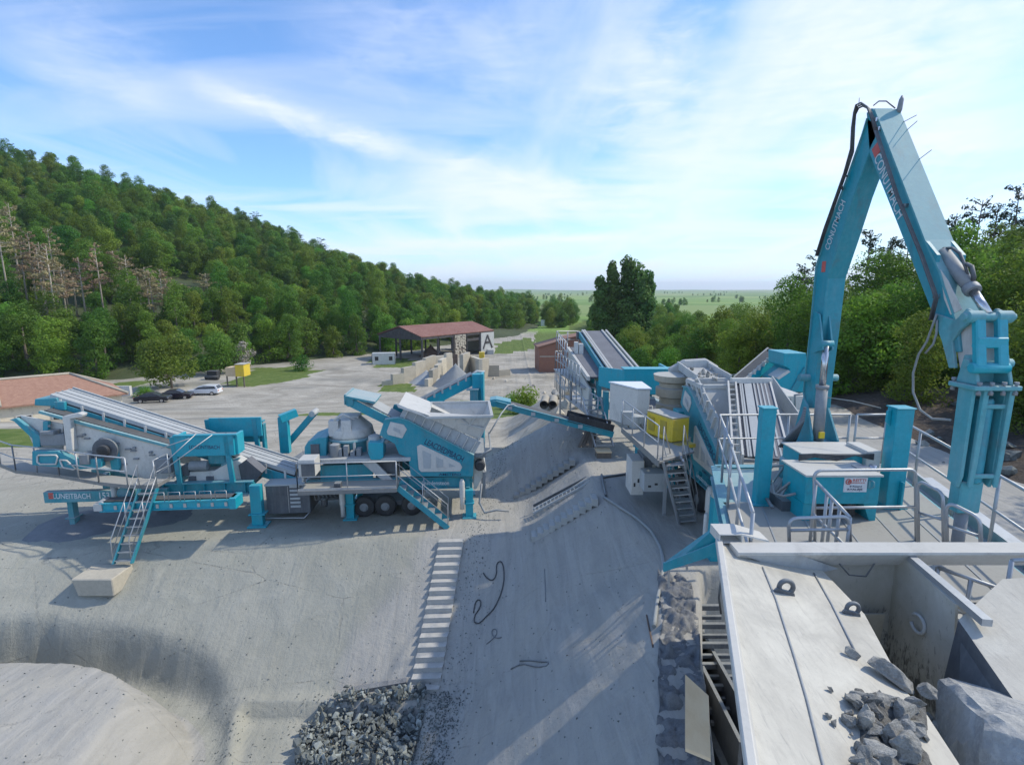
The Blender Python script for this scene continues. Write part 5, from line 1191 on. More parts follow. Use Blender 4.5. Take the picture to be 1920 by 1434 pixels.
for k in range(4):
    for y in (hy0 - .08, hy1 + .08): x = HX0 + .0 + k * (HX1 - HX0) / 3; m.lathe((x, y, zfl - .09), [(.03, 0), (.03, .04), (.014, .05), (.014, .13), (.03, .135), (.03, .17)], 6)
m.build('bolts', M['cylgrey'], hm)
m = MB(); zt_ = P(1800, 665, 6.95).z
for x in (HX0, HX1 - .05): m.prism([V((x, hy0 - .05, zfl + .03)), V((x, hy1 + .05, zfl + .03)), V((x, hy1 - .02, zt_)), V((x, hy0 + .08, zt_ + .02))], (.05, 0, 0))
m.box((HX0 + .05, hy1 - .05, zfl + .03), (HX1 - .05, hy1, zt_ - .1)); m.lathe((HX0 - .05, (hy0 + hy1) / 2, zt_ - .1), [(.06, 0), (.06, .6)], 12, (1, 0, 0)); m.build('hammer_bracket', M['teal_faded'], hm, bev=.01)
m = MB()
m.prism([V((HX0, hy0, zfl - .03)), V((HX0, hy1, zfl - .03)), V((HX0, hy1 - .02, zb_)), V((HX0, hy0 + .04, zb_ - .06)), V((HX0, hy0, zb_ + .1))], (.05, 0, 0))
m.prism([V((HX1, hy0, zfl - .03)), V((HX1, hy1, zfl - .03)), V((HX1, hy1 - .02, zb_)), V((HX1, hy0 + .04, zb_ - .06)), V((HX1, hy0, zb_ + .1))], (-.05, 0, 0))
m.box((HX0 + .05, hy1 - .04, zb_), (HX1 - .05, hy1, zfl - .03)); m.build('hammer_shell', M['teal_faded'], hm, bev=.012)
m = MB()
for x in (HX0 + .09, HX1 - .05): m.prism([V((x, hy0 - .07, zfl - .03)), V((x, hy0, zfl - .03)), V((x, hy0, zb_)), V((x, hy0 - .035, zb_ - .04)), V((x, hy0 - .055, zb_ + .3))], (.07, 0, 0))
for z in (zfl - .25, zb_ + .12): m.box((HX0 + .1, hy0 - .03, z - .03), (HX1, hy0, z + .03))
m.build('shell_ribs', M['teal_faded'], hm, bev=.01)
m = MB(); m.lathe((6.17, (hy0 + hy1) / 2, zb_), [(.11, 0), (.125, .02), (.125, (zfl - zb_) * .85), (.11, (zfl - zb_) * .88)], 20); m.build('hammer_core', M['teal'], hm)
m = MB(); m.box((HX0 + .06, hy0 + .03, zlo), (6.29, hy1 - .02, zb_ + .02)); m.build('hammer_neck', M['teal_faded'], hm, bev=.015)
MB().lathe((6.13, 6.86, ztip - .1), [(.06, 0), (.075, .05), (.075, zlo - ztip + .1)], 16).build('chisel', M['cylgrey'], hm)
# hoses on the arm
m = MB()
for k in range(3):
    o = V((-.03 - .02 * k, 0, 0))
    m.tube([PX(px, py, XL - .02) + o for px, py in ((1536, 480), (1552, 430), (1590, 325), (1603, 285 - 3 * k), (1605, 240), (1607 + k, 215 - 2 * k), (1613, 203 - 3 * k), (1622, 199 - 3 * k), (1634, 205 - 2 * k), (1642, 222), (1648, 245))], .016, 6)
    m.tube([PX(px, py, XL - .02) + o for px, py in ((1648, 245), (1690, 372), (1700, 395), (1735, 480), (1758, 545), (1762, 560), (1752, 600))], .014, 6)
m.tube([PX(px, py, XL - .06) for px, py in ((1588, 330), (1580, 332), (1577, 345), (1580, 356))], .016, 6)
m.tube([PX(px, py, XL + .1) for px, py in ((1638, 198), (1648, 190), (1662, 190), (1678, 203))], .01, 6); m.build('arm_hoses', M['hose'], rb)
m = MB()
for k in range(2): m.tube([PX(px, py, XL - .05 - .03 * k) for px, py in ((1756, 590), (1748, 612), (1738, 640), (1722, 665), (1712, 700), (1712, 735), (1725, 768), (1748, 785), (1782, 787))], .016, 6)
m.tube([PX(px, py, XL - .05) for px, py in ((1757, 600), (1756, 625), (1750, 645), (1735, 662))], .016, 6); m.build('hanging_hose', M['hosegrey'], rb)
m = MB(); q = PX(1685, 212, XR); m.lathe(q, [(.03, 0), (.04, .05), (.035, .2), (.015, .26)], 8, (.1, 0, 1)); 
for (x0, y0, x1, y1) in ((1692, 230, 1719, 216), (1697, 247, 1720, 227), (1718, 303, 1747, 281)): m.tube([PX(x0, y0, XR), PX(x1, y1, XR + .08)], .006, 5)
q = PX(1610, 198, XL); m.tube([q, q + V((0, 0, .12))], .006, 5); m.build('top_fittings', M['cylgrey'], rb)
m = MB()
for px, py in ((1643, 225), (1648, 242), (1698, 386), (1756, 555)): q = PX(px, py, XL - .03); m.box((q.x - .03, q.y - .03, q.z - .03), (q.x + .03, q.y + .03, q.z + .03))
m.build('hose_clamp', M['chrome'], stk)
cb = MB().tube([P(1552, 745, 9.8), P(1600, 752, 9.6), P(1652, 765, 9.35)], .01, 5).build('cable', M['hosegrey']); tag(cb, 'thin cable strung from the arm pedestal to the right turquoise post', 'cable')
# ---- feed hopper
fh = thing('feed_hopper', 'large dusty white steel feed hopper with flared plates in the foreground', 'hopper', (3.5, 4.0, 4.0))
A, B_, C = V((2.53, 6.0, 6.38)), V((1.56, 2.96, 6.38)), P(1544, 1071, 5.85)
B2 = A + (B_ - A) * 1.5
out = [PP(px, py, A, B_, C) for px, py in ((1352, 1012), (1416, 1434), (1432, 1540), (1870, 1540), (1830, 1480), (1735, 1335), (1700, 1297), (1621, 1151), (1544, 1071), (1526, 1058))]
nrm = (B_ - A).cross(C - A).normalized(); nrm = nrm if nrm.z > 0 else -nrm
def platemat():
    m, t, b = newmat('dusty_hopper_plate'); ob = t.add('ShaderNodeTexCoord').outputs['Object']
    n1 = t.noise(ob, .9, 9, .68, .8); n2 = t.noise(t.mapping(ob, (6, 1.2, 3), (0, 0, .3)), 2.0, 8, .7, .5); n3 = t.noise(t.mapping(ob, (30, 3, 12), (0, 0, -.5)), 1.0, 5, .6); n4 = t.noise(ob, 22, 6, .75)
    c = t.mix(t.ramp(n1, [(.36, 0), (.66, 1)]), (.38, .365, .315), (.57, .55, .475))
    c = t.mix(t.ramp(n2, [(.50, 0), (.72, .55)]), c, (.30, .285, .25)); c = t.mix(t.ramp(n3, [(.60, 0), (.70, .35)]), c, (.20, .20, .20)); c = t.mix(t.ramp(n4, [(.58, 0), (.72, .4)]), c, (.26, .26, .25))
    t.l.new(c, b.inputs['Base Color']); t.l.new(t.ramp(n1, [(.3, .45), (.7, .8)]), b.inputs['Roughness'])
    bp = t.add('ShaderNodeBump', inp={'Strength': .35, 'Distance': .01}); t.l.new(t.math('ADD', n4, n2), bp.inputs['Height']); t.l.new(bp.outputs[0], b.inputs['Normal']); return m
M['hopperplate'] = platemat()
m = MB().prism(out, -nrm * .03); pl = m.build('left_plate', M['hopperplate'], fh)
m = MB()
for pth in (((1430, 1064), (1455, 1125), (1490, 1235), (1512, 1310), (1543, 1434), (1560, 1500)), ((1526, 1075), (1560, 1135), (1603, 1222))):
    pp = [PP(px, py, A, B_, C) + nrm * .004 for px, py in pth]; m.tube(pp, .012, 6)
m.build('weld_seam', M['cylgrey'], pl)
for px, py, s in ((1470, 1111, 1.0), (1595, 1150, .85)):
    c_ = PP(px, py, A, B_, C); e1 = (B_ - A).normalized(); m = MB(); ax = nrm
    ring = [c_ + nrm * (.07 * s + .075 * s * math.sin(t)) + e1.cross(nrm).normalized() * 0 + (V((1, 0, -.3)).normalized()) * (.075 * s * math.cos(t)) for t in np.linspace(0, 6.28, 20)]
    m.tube(ring, .026 * s, 8, caps=False); d_ = V((1, 0, -.3)).normalized(); m.prism([c_ - d_ * .12 * s, c_ + d_ * .12 * s, c_ + d_ * .1 * s + nrm * .04, c_ - d_ * .1 * s + nrm * .04], e1 * .03); m.build('lifting_eye', M['slate'], pl)
# outer skin of the flare
m = MB(); a, b = out[0], out[2]; m.prism([a, b, b + V((.35, .1, -1.9)), a + V((.35, 0, -1.9))], V((.03, 0, 0))); m.build('outer_skin', M['white'], fh)
m = MB(); m.beam(out[0] + V((-.03, 0, 0)), out[2] + V((-.03, 0, 0)), .07, .10); m.build('rim', M['white'], fh, bev=.01)
# cross beam with open tube end
m = MB(); zt = 6.42; m.prism([V((2.62, 5.74, zt)), V((2.62, 6.0, zt)), V((2.62, 6.0, 6.2)), V((2.62, 5.93, 6.16)), V((2.62, 5.74, zt - .03))], (6.6, 0, 0)); m.build('cross_beam', M['white'], fh)
m = MB(); m.prism([V((2.62, 5.738, 6.405)), V((3.3, 5.738, 6.405)), V((3.9, 5.9, 6.13)), V((3.45, 5.85, 6.06))], (0, .02, -.008)); m.build('gusset', M['lightgrey'], fh)
m = MB(); x0, x1, y0, y1, z0, z1 = 2.50, 2.78, 6.02, 6.32, 6.395, 6.51
m.box((x0, y0, z0), (x1, y1, z0 + .012)); m.box((x0, y0, z1 - .012), (x1, y1, z1)); m.box((x0, y0, z0 + .013), (x0 + .012, y1, z1 - .013)); m.box((x1 - .012, y0, z0 + .013), (x1, y1, z1 - .013)); m.build('tube_end', M['white'], fh)
MB().prism([V((x1, y0, z1)), V((3.1, y0, 6.43)), V((3.1, y0 + .25, 6.43)), V((x1, y0 + .3, z1))], (0, 0, -.02)).build('tube_cap', M['white'], fh)
# inner box
def innermat():
    m, t, b = newmat('scraped_hopper_inside'); ob = t.add('ShaderNodeTexCoord').outputs['Object']; sp = t.add('ShaderNodeSeparateXYZ'); t.l.new(ob, sp.inputs[0])
    n1 = t.noise(ob, 2.2, 9, .7, .6); n2 = t.noise(t.mapping(ob, (9, 9, 4)), 1.6, 9, .74, .3)
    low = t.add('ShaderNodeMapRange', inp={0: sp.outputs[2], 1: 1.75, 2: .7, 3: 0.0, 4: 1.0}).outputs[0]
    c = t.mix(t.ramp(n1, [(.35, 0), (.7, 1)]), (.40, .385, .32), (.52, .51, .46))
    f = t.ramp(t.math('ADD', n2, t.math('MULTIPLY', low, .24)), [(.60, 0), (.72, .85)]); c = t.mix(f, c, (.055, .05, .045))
    t.l.new(c, b.inputs['Base Color']); b.inputs['Roughness'].default_value = .6; bp = t.add('ShaderNodeBump', inp={'Strength': .3, 'Distance': .01}); t.l.new(n1, bp.inputs['Height']); t.l.new(bp.outputs[0], b.inputs['Normal']); return m
M['hopperin'] = innermat()
xr = 4.66
m = MB(); m.prism([V((3.2, 6.02, 6.3)), V((xr + .1, 6.02, 6.3)), V((xr + .1, 6.02, 4.2)), V((3.4, 6.02, 4.2))], (0, .03, 0)); m.build('rear_wall', M['hopperin'], fh)
m = MB(); m.prism([V((3.3, 5.9, 5.55)), V((xr - .15, 5.9, 5.55)), V((xr - .15, 5.93, 5.0)), V((3.3, 5.93, 5.0))], (0, -.02, 0)); m.build('wear_plate', M['beige'], fh)
m = MB(); m.prism([V((xr, 6.06, 6.3)), V((4.45, 4.9, 6.3)), V((4.55, 4.75, 4.3)), V((xr + .05, 6.06, 4.2))], (.03, 0, 0)); rw = m.build('right_wall', M['hopperin'], fh)
m = MB(); m.beam(V((xr + .03, 6.0, 6.33)), V((4.46, 4.55, 6.33)), .09, .07); m.beam(V((xr + .22, 6.0, 6.1)), V((4.75, 4.2, 6.1)), .05, .14); m.build('wall_cap', M['galv'], fh)
m = MB(); c_ = V((4.52, 5.4, 5.75)); m.tube([c_ + V((0, .1 * math.cos(t), .1 * math.sin(t))) for t in np.linspace(.6, 5.9, 14)], .02, 7); m.build('lifting_eye', M['offwhite'], rw)
m = MB(); m.tube([V((3.9, 5.9, 6.2)), V((4.0, 5.85, 6.08)), V((4.2, 5.85, 6.06)), V((4.32, 5.9, 6.2))], .01, 6); m.build('hanging_cable', M['hose'], fh)
m = MB(); m.prism([V((3.0, 5.95, 4.35)), V((5.3, 5.95, 4.35)), V((5.3, 2.2, 3.9)), V((3.0, 2.2, 3.9))], (0, 0, -.05)); m.build('feeder_pan', M['hopperin'], fh)
# right flare
rp = [P(1800, 1160, 4.75), P(1880, 1085, 5.2), P(1990, 1078, 5.25), P(2150, 1200, 4.4), P(2060, 1434, 3.4), P(1990, 1440, 3.35), P(1925, 1350, 3.9)]
A2, B3, C2 = rp[0], rp[1], rp[5]; rp = [PP(px, py, A2, B3, C2) for px, py in ((1797, 1162), (1880, 1085), (2050, 1075), (2400, 1300), (2250, 1600), (2080, 1560), (1932, 1356))]
n2 = (B3 - A2).cross(C2 - A2).normalized(); n2 = n2 if n2.x < 0 else -n2
m = MB().prism(rp, -n2 * .03); m.build('right_plate', M['hopperplate'], fh)
a, b = rp[0], rp[6]; m = MB(); m.prism([a, b, b + V((-.35, .1, -1.5)), a + V((-.05, .1, -1.7))], (.03, 0, 0)); m.build('right_skirt', M['slate'], fh)
m = MB()
for q, w in (((4.0, 5.2, 4.3), .35), ((4.4, 5.1, 4.35), .3)): m.prism([V(q), V(q) + V((w, 0, -.05)), V(q) + V((w + .05, -1.2, .1)), V(q) + V((.05, -1.2, .15))], (0, 0, .35))
m.build('liner_bars', M['offwhite'], fh, bev=.05)

# ---------------------------------------------------------------- rocks
def rock_mesh(name, seed, mat, dims=(1, 1, 1), npts=16, sub=2, rough=.06, fine=.02):
    rs = random.Random(seed); bm = bmesh.new()
    for k in range(npts):
        v = Vector((rs.gauss(0, 1), rs.gauss(0, 1), rs.gauss(0, 1))).normalized() * rs.uniform(.82, 1.0); bm.verts.new((v.x * dims[0] / 2, v.y * dims[1] / 2, v.z * dims[2] / 2))
    r = bmesh.ops.convex_hull(bm, input=bm.verts); bmesh.ops.delete(bm, geom=[g for g in r['geom_interior'] if isinstance(g, bmesh.types.BMVert)], context='VERTS')
    if sub:
        bmesh.ops.bevel(bm, geom=list(bm.edges), offset=.03 * min(dims), segments=1, affect='EDGES', clamp_overlap=True)
        bmesh.ops.triangulate(bm, faces=bm.faces)
        bmesh.ops.subdivide_edges(bm, edges=bm.edges, cuts=sub, use_grid_fill=True)
        off = Vector((seed * 3.7, seed * 1.3, 0)); sc = 1 / max(dims)
        for v in bm.verts:
            n = v.co.normalized(); q = v.co * sc * 2.2 + off
            v.co += n * (noise.fractal(q, 1, 2, 4) * rough * max(dims) + noise.noise(q * 7) * fine * max(dims))
    me = bpy.data.meshes.new(name); bm.to_mesh(me); bm.free(); me.materials.append(mat); me.update(); return me
def put(name, me, loc, rot=(0, 0, 0), sc=(1, 1, 1), label=None, cat=None, group=None):
    o = bpy.data.objects.new(name, me); COL.objects.link(o); o.location = loc; o.rotation_euler = rot; o.scale = sc if isinstance(sc, tuple) else (sc, sc, sc); return tag(o, label, cat, group)
M['boulder'] = rockmat('boulder_rock', (.27, .28, .28), (.50, .50, .47), (.62, .61, .56), 1.3, 1.0, .06)
M['dirtrock'] = rockmat('dark_rock_dirt', (.05, .05, .048), (.15, .15, .14), (.30, .30, .28), 3.5, 1.0, .05)
bl = rock_mesh('boulder', 29, M['boulder'], (1.55, 1.3, 1.5), 12, 6, .06, .014)
q = P(1850, 1440, 3.75); put('boulder', bl, (q.x - .02, q.y - .12, q.z + .10), (.35, .1, .9), 1.2, 'huge pale angular boulder filling the hopper mouth, bottom right', 'boulder')
def onplate(px, py, off=.0): return PP(px, py, A, B_, C) + nrm * off
for k, (px, py, dims, rot, lab) in enumerate([(1655, 1268, (.62, .26, .2), (.2, .5, -.75), 'long flat slab of rock lying on the white hopper plate'), (1597, 1232, (.22, .12, .12), (0, .5, -.6), 'small dark stone uphill of the long slab'),
                                       (1597, 1322, (.26, .2, .14), (0, .4, .3), 'flat stone at the upper left of the rock pile on the plate'), (1632, 1335, (.24, .22, .2), (.5, .2, 0), 'grey stone left in the pile on the plate'),
                                       (1660, 1330, (.26, .24, .22), (.1, .9, .4), 'broad stone in the middle of the pile on the plate'), (1690, 1352, (.34, .28, .26), (1, .2, .4), 'largest stone of the pile, leaning against the boulder'),
                                       (1625, 1372, (.26, .2, .2), (.3, .2, 1.4), 'pale wedge-shaped stone lower in the pile'), (1662, 1388, (.28, .26, .24), (.6, 1.2, .1), 'dark square stone at the bottom of the pile'),
                                       (1640, 1420, (.3, .24, .2), (.2, .6, 2), 'flat stone at the bottom edge below the pile'), (1690, 1420, (.34, .3, .3), (.9, .3, .4), 'darkest stone next to the boulder base'),
                                       (1735, 1305, (.22, .2, .16), (.2, .2, .2), 'small stone wedged above the boulder')]):
    me = rock_mesh('rock', 60 + k, M['stone'], tuple(q_ * .85 for q_ in dims), 12, 3, .06, .02); put('rock', me, onplate(px, py, dims[2] * .32), rot, 1.0, lab, 'rock')
dp = MB(); vv = VN(44); nn_ = 34; gr_ = []
for i in range(nn_):
    for j in range(nn_):
        u, v_ = i / (nn_ - 1), j / (nn_ - 1); px = 1585 + u * 165 + 25 * v_; py = 1285 + v_ * 200 + u * 45; e_ = min(u, 1 - u, v_ + .1) * 4; h_ = .10 * min(1, e_) + .07 * float(vv.fbm(np.array([u * 6]), np.array([v_ * 6]), 4)[0]) - .05 - (.06 if e_ < .25 else 0); gr_.append(onplate(px, py, h_))
dp.add(gr_, [(i * nn_ + j, (i + 1) * nn_ + j, (i + 1) * nn_ + j + 1, i * nn_ + j + 1) for i in range(nn_ - 1) for j in range(nn_ - 1)], True); o = dp.build('crushed_dirt', M['dirtrock']); tag(o, 'dark crushed dirt filling the gaps of the rock pile on the hopper plate', 'dirt pile')
pile = [rock_mesh('rock', 80 + k, M['stone'], (.24, .2, .17), 11, 2, .07, .02) for k in range(6)]
for k in range(60):
    px = random.uniform(1592, 1715); py = 1325 + (px - 1600) * .30 + random.uniform(-25, 130)
    if py > 1450: continue
    put('rock', pile[k % 6], onplate(px, py, random.uniform(.0, .09)), (random.random() * 6, random.random() * 6, random.random() * 6), random.uniform(.45, 1.05), 'grey broken rock in the packed pile between the plate and the huge boulder', 'rock', 'broken rocks packed beside the boulder')
for k in range(22):
    q2_ = P(random.uniform(1708, 1800), random.uniform(1325, 1440), random.uniform(3.9, 4.5)); put('rock', pile[k % 6], q2_ - V((0, 0, .12)), (random.random() * 6, random.random() * 6, k), random.uniform(.8, 1.5), 'dusty rock jammed in the gap between hopper plate and huge boulder', 'rock', 'rocks jammed beside the boulder')
rub = [rock_mesh('rubble', 200 + k, M['stone'], (.1, .085, .07), 9, 0) for k in range(4)]
for k in range(46):
    px = random.gauss(1650, 40); py = 1300 + (px - 1600) * .5 + random.gauss(40, 45)
    if py > 1440 or px > 1740: continue
    put('rubble', rub[k % 4], onplate(px, py, .02), (random.random() * 6, random.random() * 6, random.random() * 6), random.uniform(.3, 1.1), 'small rubble chip scattered among the rocks on the hopper plate', 'stone', 'rubble chips on the hopper plate')
# ---------------------------------------------------------------- right-hand pad: what stands on and around the second line of machines
def kids(root, nm): return [o for o in root.children_recursive if o.name.split('.')[0] == nm]
def drop(root, *nms):
    for nm in nms:
        for o in kids(root, nm):
            try:
                for c in o.children_recursive: bpy.data.objects.remove(c)
                bpy.data.objects.remove(o)
            except ReferenceError: pass
drop(cpR, 'hopper', 'head_conveyor', 'motor_housing', 'hose_bundle')
for o in [o for o in COL.objects if o.parent is None and o.name.split('.')[0] in ('chute_cover', 'hopper_ribs')]: bpy.data.objects.remove(o)
drop(spR, 'screen_side', 'screen_rail', 'screen_deck', 'screen_bolts', 'discharge_hood', 'duct', 'drive_guard', 'support_arm', 'subframe')
for o in kids(cpR, 'crusher_bowl') + kids(cpR, 'cone_crusher') + kids(cpR, 'crusher_fittings'):
    o.data = o.data.copy(); o.data.materials.clear(); o.data.materials.append(M['beige'] if 'fit' not in o.name else M['offwhite'])
def Wm(root): return FR[root.name]
Mc = Wm(cpR); L2W = lambda u, w, z: Mc @ V((u, w, z))
# dusty narrow hopper
m = MB(); zr = 4.55
rim = [L2W(-3.2, .1, zr), L2W(-1.9, .1, zr), L2W(-1.9, 1.7, zr), L2W(-3.2, 1.7, zr)]; bot = [L2W(-2.9, .3, 3.4), L2W(-.3, .3, 2.4), L2W(-.3, 1.6, 2.4), L2W(-2.9, 1.6, 3.4)]
for i in range(4): j = (i + 1) % 4; a, b, c, d = rim[i], rim[j], bot[j], bot[i]; n_ = (b - a).cross(d - a).normalized() * .03; m.prism([a, b, c, d], n_)
hpR = m.build('hopper', M['offwhite'], cpR); m = MB()
for i in range(4): m.beam(rim[i], rim[(i + 1) % 4], .16, .14)
o3 = V((-.05, -.0, 0))
for t_ in (0, .33, .66, 1): m.beam(rim[0].lerp(rim[1], t_) + o3, bot[0].lerp(bot[1], t_) + o3, .07, .07)
for t_ in (0, .33, .66): m.beam(rim[0].lerp(rim[1], t_) + o3, bot[0].lerp(bot[1], t_ + .33) + o3, .05, .05)
for t_ in (0, .5, 1): m.beam(rim[1].lerp(rim[2], t_) - V((0, .05, 0)), bot[1].lerp(bot[2], t_) - V((0, .05, 0)), .07, .07)
m.build('hopper_ribs', M['offwhite'], hpR, bev=.01)
m = MB(); a, b = P(1298, 690, 21.6), P(1338, 717, 18.4); m.beam(a, b, 1.15, .12)
for s in (-.6, .6): m.beam(a + V((s, 0, .12)), b + V((s, 0, .12)), .06, .3)
ch = m.build('rock_chute', M['offwhite'], cpR)
for k in range(26):
    t_ = random.random(); p = a.lerp(b, t_) + V((random.uniform(-.5, .5), 0, .12)); put('rubble', rub[k % 4], p, (random.random() * 6, random.random() * 6, 0), random.uniform(1.2, 2.6), 'dusty stone lying in the chute above the right-hand crusher', 'stone', 'stones in the right-hand chute')
m = MB(); q = a + V((0, 0, 0)); m.prism([q + V((-1.0, -.25, 0)), q + V((-.4, -.25, .35)), q + V((.5, -.2, .4)), q + V((1.0, -.25, .1)), q + V((1.0, -.25, -.15)), q + V((-1., -.25, -.15))], (0, .3, 0)); m.build('chute_head', M['offwhite'], cpR, bev=.05)
# beige stacked drums of the crusher seen from the end
q = P(1258, 778, 20.6); top = P(1258, 702, 20.6)
m = MB(); h = top.z - q.z + .7; z0 = q.z - .7
m.lathe((q.x, 20.6, z0), [(.55, 0), (.58, .2), (.50, .22), (.50, h * .34), (.60, h * .36), (.60, h * .5), (.48, h * .52), (.48, h * .62), (.62, h * .64), (.64, h * .78), (.5, h * .8), (.5, h * .86), (.70, h * .9), (.74, h), (.6, h)], 26); m.build('stacked_drums', M['beige'], cpR)
# bright end tank above the portal
Ms = Wm(spR); S2W = lambda u, w, z: Ms @ V((u, w, z))
m = MB(); c = [P(1169, 740, 24.2), P(1262, 738, 24.2)]; zt = P(1181, 694, 24.2).z; zb2 = P(1181, 733, 24.2).z
m.prism([V((c[0].x, 24.2, zt)), V((c[1].x, 24.2, zt)), V((c[1].x - .1, 24.2, zb2 - .12)), V((c[0].x + .5, 24.2, zb2 - .2)), V((c[0].x, 24.2, zb2 + .1))], (0, .1, 0)); m.box((c[0].x - .02, 24.18, zt), (c[1].x + .05, 24.9, zt + .06)); m.prism([V((c[0].x, 24.25, zt)), V((c[0].x, 24.25, zb2 - .1)), V((c[0].x - .95, 25.6, zb2)), V((c[0].x - .95, 25.6, zt - .05))], (.05, .1, 0)); m.box((c[1].x - .1, 24.3, zb2), (c[1].x, 26.5, zt)); m.build('end_tank', M['teal_clean'], spR, bev=.01)
# longer steep conveyor of the right screening plant
e0, e1 = P(1112, 624, 33.5), P(1172, 703, 25.5); m = MB()
for s in (-.85, .85): m.beam(e0 + V((s, 0, -.1)), e1 + V((s, 0, -.1)), .12, .35)
rc = m.build('rising_conveyor', M['teal'], spR); m = MB(); m.beam(e0 + V((0, 0, .1)), e1 + V((0, 0, .1)), 1.1, .06); m.build('belt', M['belt'], rc); m = MB()
for s in (-.68, -.55, .55, .80): m.beam(e0 + V((s, 0, .16)), e1 + V((s, 0, .16)), .10, .10)
m.build('edge_trim', M['offwhite'], rc); m = MB(); m.box((e0.x - 1.0, e0.y - .1, e0.z - .4), (e0.x + .9, e0.y + .5, e0.z + .05)); m.build('conveyor_head', M['slate'], rc)
for nm in ('inclined_conveyor', 'collecting_tank', 'tank_fittings'):
    for o in kids(spR, nm):
        for ch_ in list(o.children_recursive): bpy.data.objects.remove(ch_)
        bpy.data.objects.remove(o)
# second dark screen deck and white post boxes at its upper end
f0, f1 = P(1092, 652, 31.5), P(1136, 708, 26); m = MB(); m.beam(f0, f1, 1.5, .1); m.build('upper_screen', M['belt'], spR)
m = MB(); m.beam(f0 + V((-.85, 0, -.05)), f1 + V((-.85, 0, -.05)), .15, .22); m.beam(f0 + V((-.8, 0, -.7)), f1 + V((-.8, 0, -1.1)), .08, 1.2); m.build('screen_wall', M['white'], spR)
m = MB()
for px0, px1, y0, y1 in ((1078, 1084, 642, 672), (1086, 1093, 645, 692)): a, b = P(px0, y0, 30), P(px1, y1, 30); m.box((a.x, 30, b.z), (b.x, 30.5, a.z))
m.build('white_column', M['white'], spR)
m = MB()
for px, y0, y1, Y in ((1107, 690, 745, 28), (1098, 700, 740, 28.5), (1120, 715, 770, 26), (1133, 735, 800, 25), (1090, 690, 720, 29)): a, b = P(px, y0, Y), P(px + 7, y1, Y); m.box((a.x, Y, b.z), (b.x, Y + .4, a.z))
m.build('machine_frame', M['teal'], spR)
# scaffold-like walkways along the left side of the screening plant
wk = thing('access_walkway', 'galvanised zigzag walkways and guard rails wrapped round the far left end of the right-hand plant', 'walkway', (3.6, 30, PADZ))
m = MB()
for lv, (z, x0, x1, y0, y1) in enumerate([(4.6, 2.9, 3.6, 26.5, 33), (3.3, 3.3, 4.0, 25, 31)]):
    m.prism([V((x0 + .6, y0, z)), V((x1 + .8, y0, z)), V((x1, y1, z)), V((x0 - .3, y1, z))], (0, 0, -.06))
m.build('walkway_floor', M['galv'], wk); m = MB()
railing(m, [(4.1, 24.9, 3.3), (3.3, 29, 3.4), (3.0, 32.8, 4.6)], 1.1, .028, gap=.9); railing(m, [(3.4, 26.5, 4.6), (2.7, 33, 4.6), (4.0, 33.2, 4.6)], 1.1, .028, gap=.8); railing(m, [(3.1, 30, 5.4), (2.8, 33.5, 5.8), (4.2, 33.5, 5.8)], 1.1, .028, gap=.7); railing(m, [(2.9, 29, 3.4), (2.7, 33, 3.4)], 1.1, .028, gap=.7)
m.build('railing', M['galv'], wk)
for x, y in ((3.0, 32.5), (3.3, 29.5), (3.9, 26)): MB().box((x - .05, y - .05, PADZ - .2), (x + .05, y + .05, 4.6)).build('walkway_leg', M['galv'], wk)
# front ladder of the screening plant
t0, b0 = P(1092, 745, 25.5), P(1112, 850, 24.2)
lad = thing('access_ladder', 'grey steel ladder with wide treads leading down to a wooden step, right-hand plant', 'ladder', (b0.x, b0.y, PADZ))
stairs(lad, t0, V((b0.x + .1, b0.y, PADZ + .4)), (.85, 0, 0), 10, (M['galv'], M['galv']), rails=(False, False), local=False)
cr = thing('timber_step', 'small wooden crate used as a step at the foot of the grey ladder', 'crate', (4.1, 23.8, PADZ)); a, b = P(1119, 847, 23.7), P(1147, 862, 23.7)
m = MB(); m.box((a.x, 23.7, a.z - .06), (b.x, 24.4, a.z)); m.build('top_board', M['wood'], cr); m = MB(); m.box((a.x + .02, 23.73, gz(4.2, 23.7) - .05), (b.x - .02, 24.35, a.z - .06)); m.build('side_boards', M['wooddark'], cr)
pk = thing('timber_planks', 'bundle of dark weathered planks leaning beside the ladder foot', 'planks', (3.2, 23.5, PADZ))
for k in range(5): m = MB(); a, b = P(1100 + k * 4, 808, 25.4), P(1086 + k * 7, 838, 24.6); m.beam(a, b, .14, .05); m.build('plank', M['wooddark'], pk)
# side conveyor sticking out to the left
sc2 = thing('discharge_conveyor', 'long thin turquoise conveyor reaching left from the right-hand plant over the grey heap', 'conveyor', (4.4, 24.2, PADZ))
a, b = P(930, 757, 24.6), P(1150, 815, 24.0); m = MB()
for dy_ in (0, .7): m.beam(a + V((0, dy_, 0)), b + V((0, dy_, 0)), .06, .28); m.beam(a + V((0, dy_ - .05, .14)), b + V((0, dy_ - .05, .14)), .12, .03)
fr = m.build('conveyor_frame', M['teal'], sc2); m = MB(); m.beam(a + V((0, .35, .14)), b + V((0, .35, .14)), .6, .04); c1_ = a.lerp(b, .62); m.beam(c1_ + V((0, -.06, .26)), b + V((0, -.06, .3)), .03, .36); m.beam(c1_ + V((0, .75, .26)), b + V((0, .75, .3)), .03, .36); m.build('belt', M['black'], fr)
m = MB(); m.lathe(a + V((-.1, -.05, 0)), [(.15, 0), (.15, .8)], 14, (0, 1, 0)); q = P(918, 750, 24.6); m.prism([q, q + V((.3, 0, .05)), q + V((1.0, 0, -.1)), q + V((1.0, 0, -.35)), q + V((.1, 0, -.3))], (0, .8, 0)); m.build('head_box', M['teal'], fr, bev=.01)
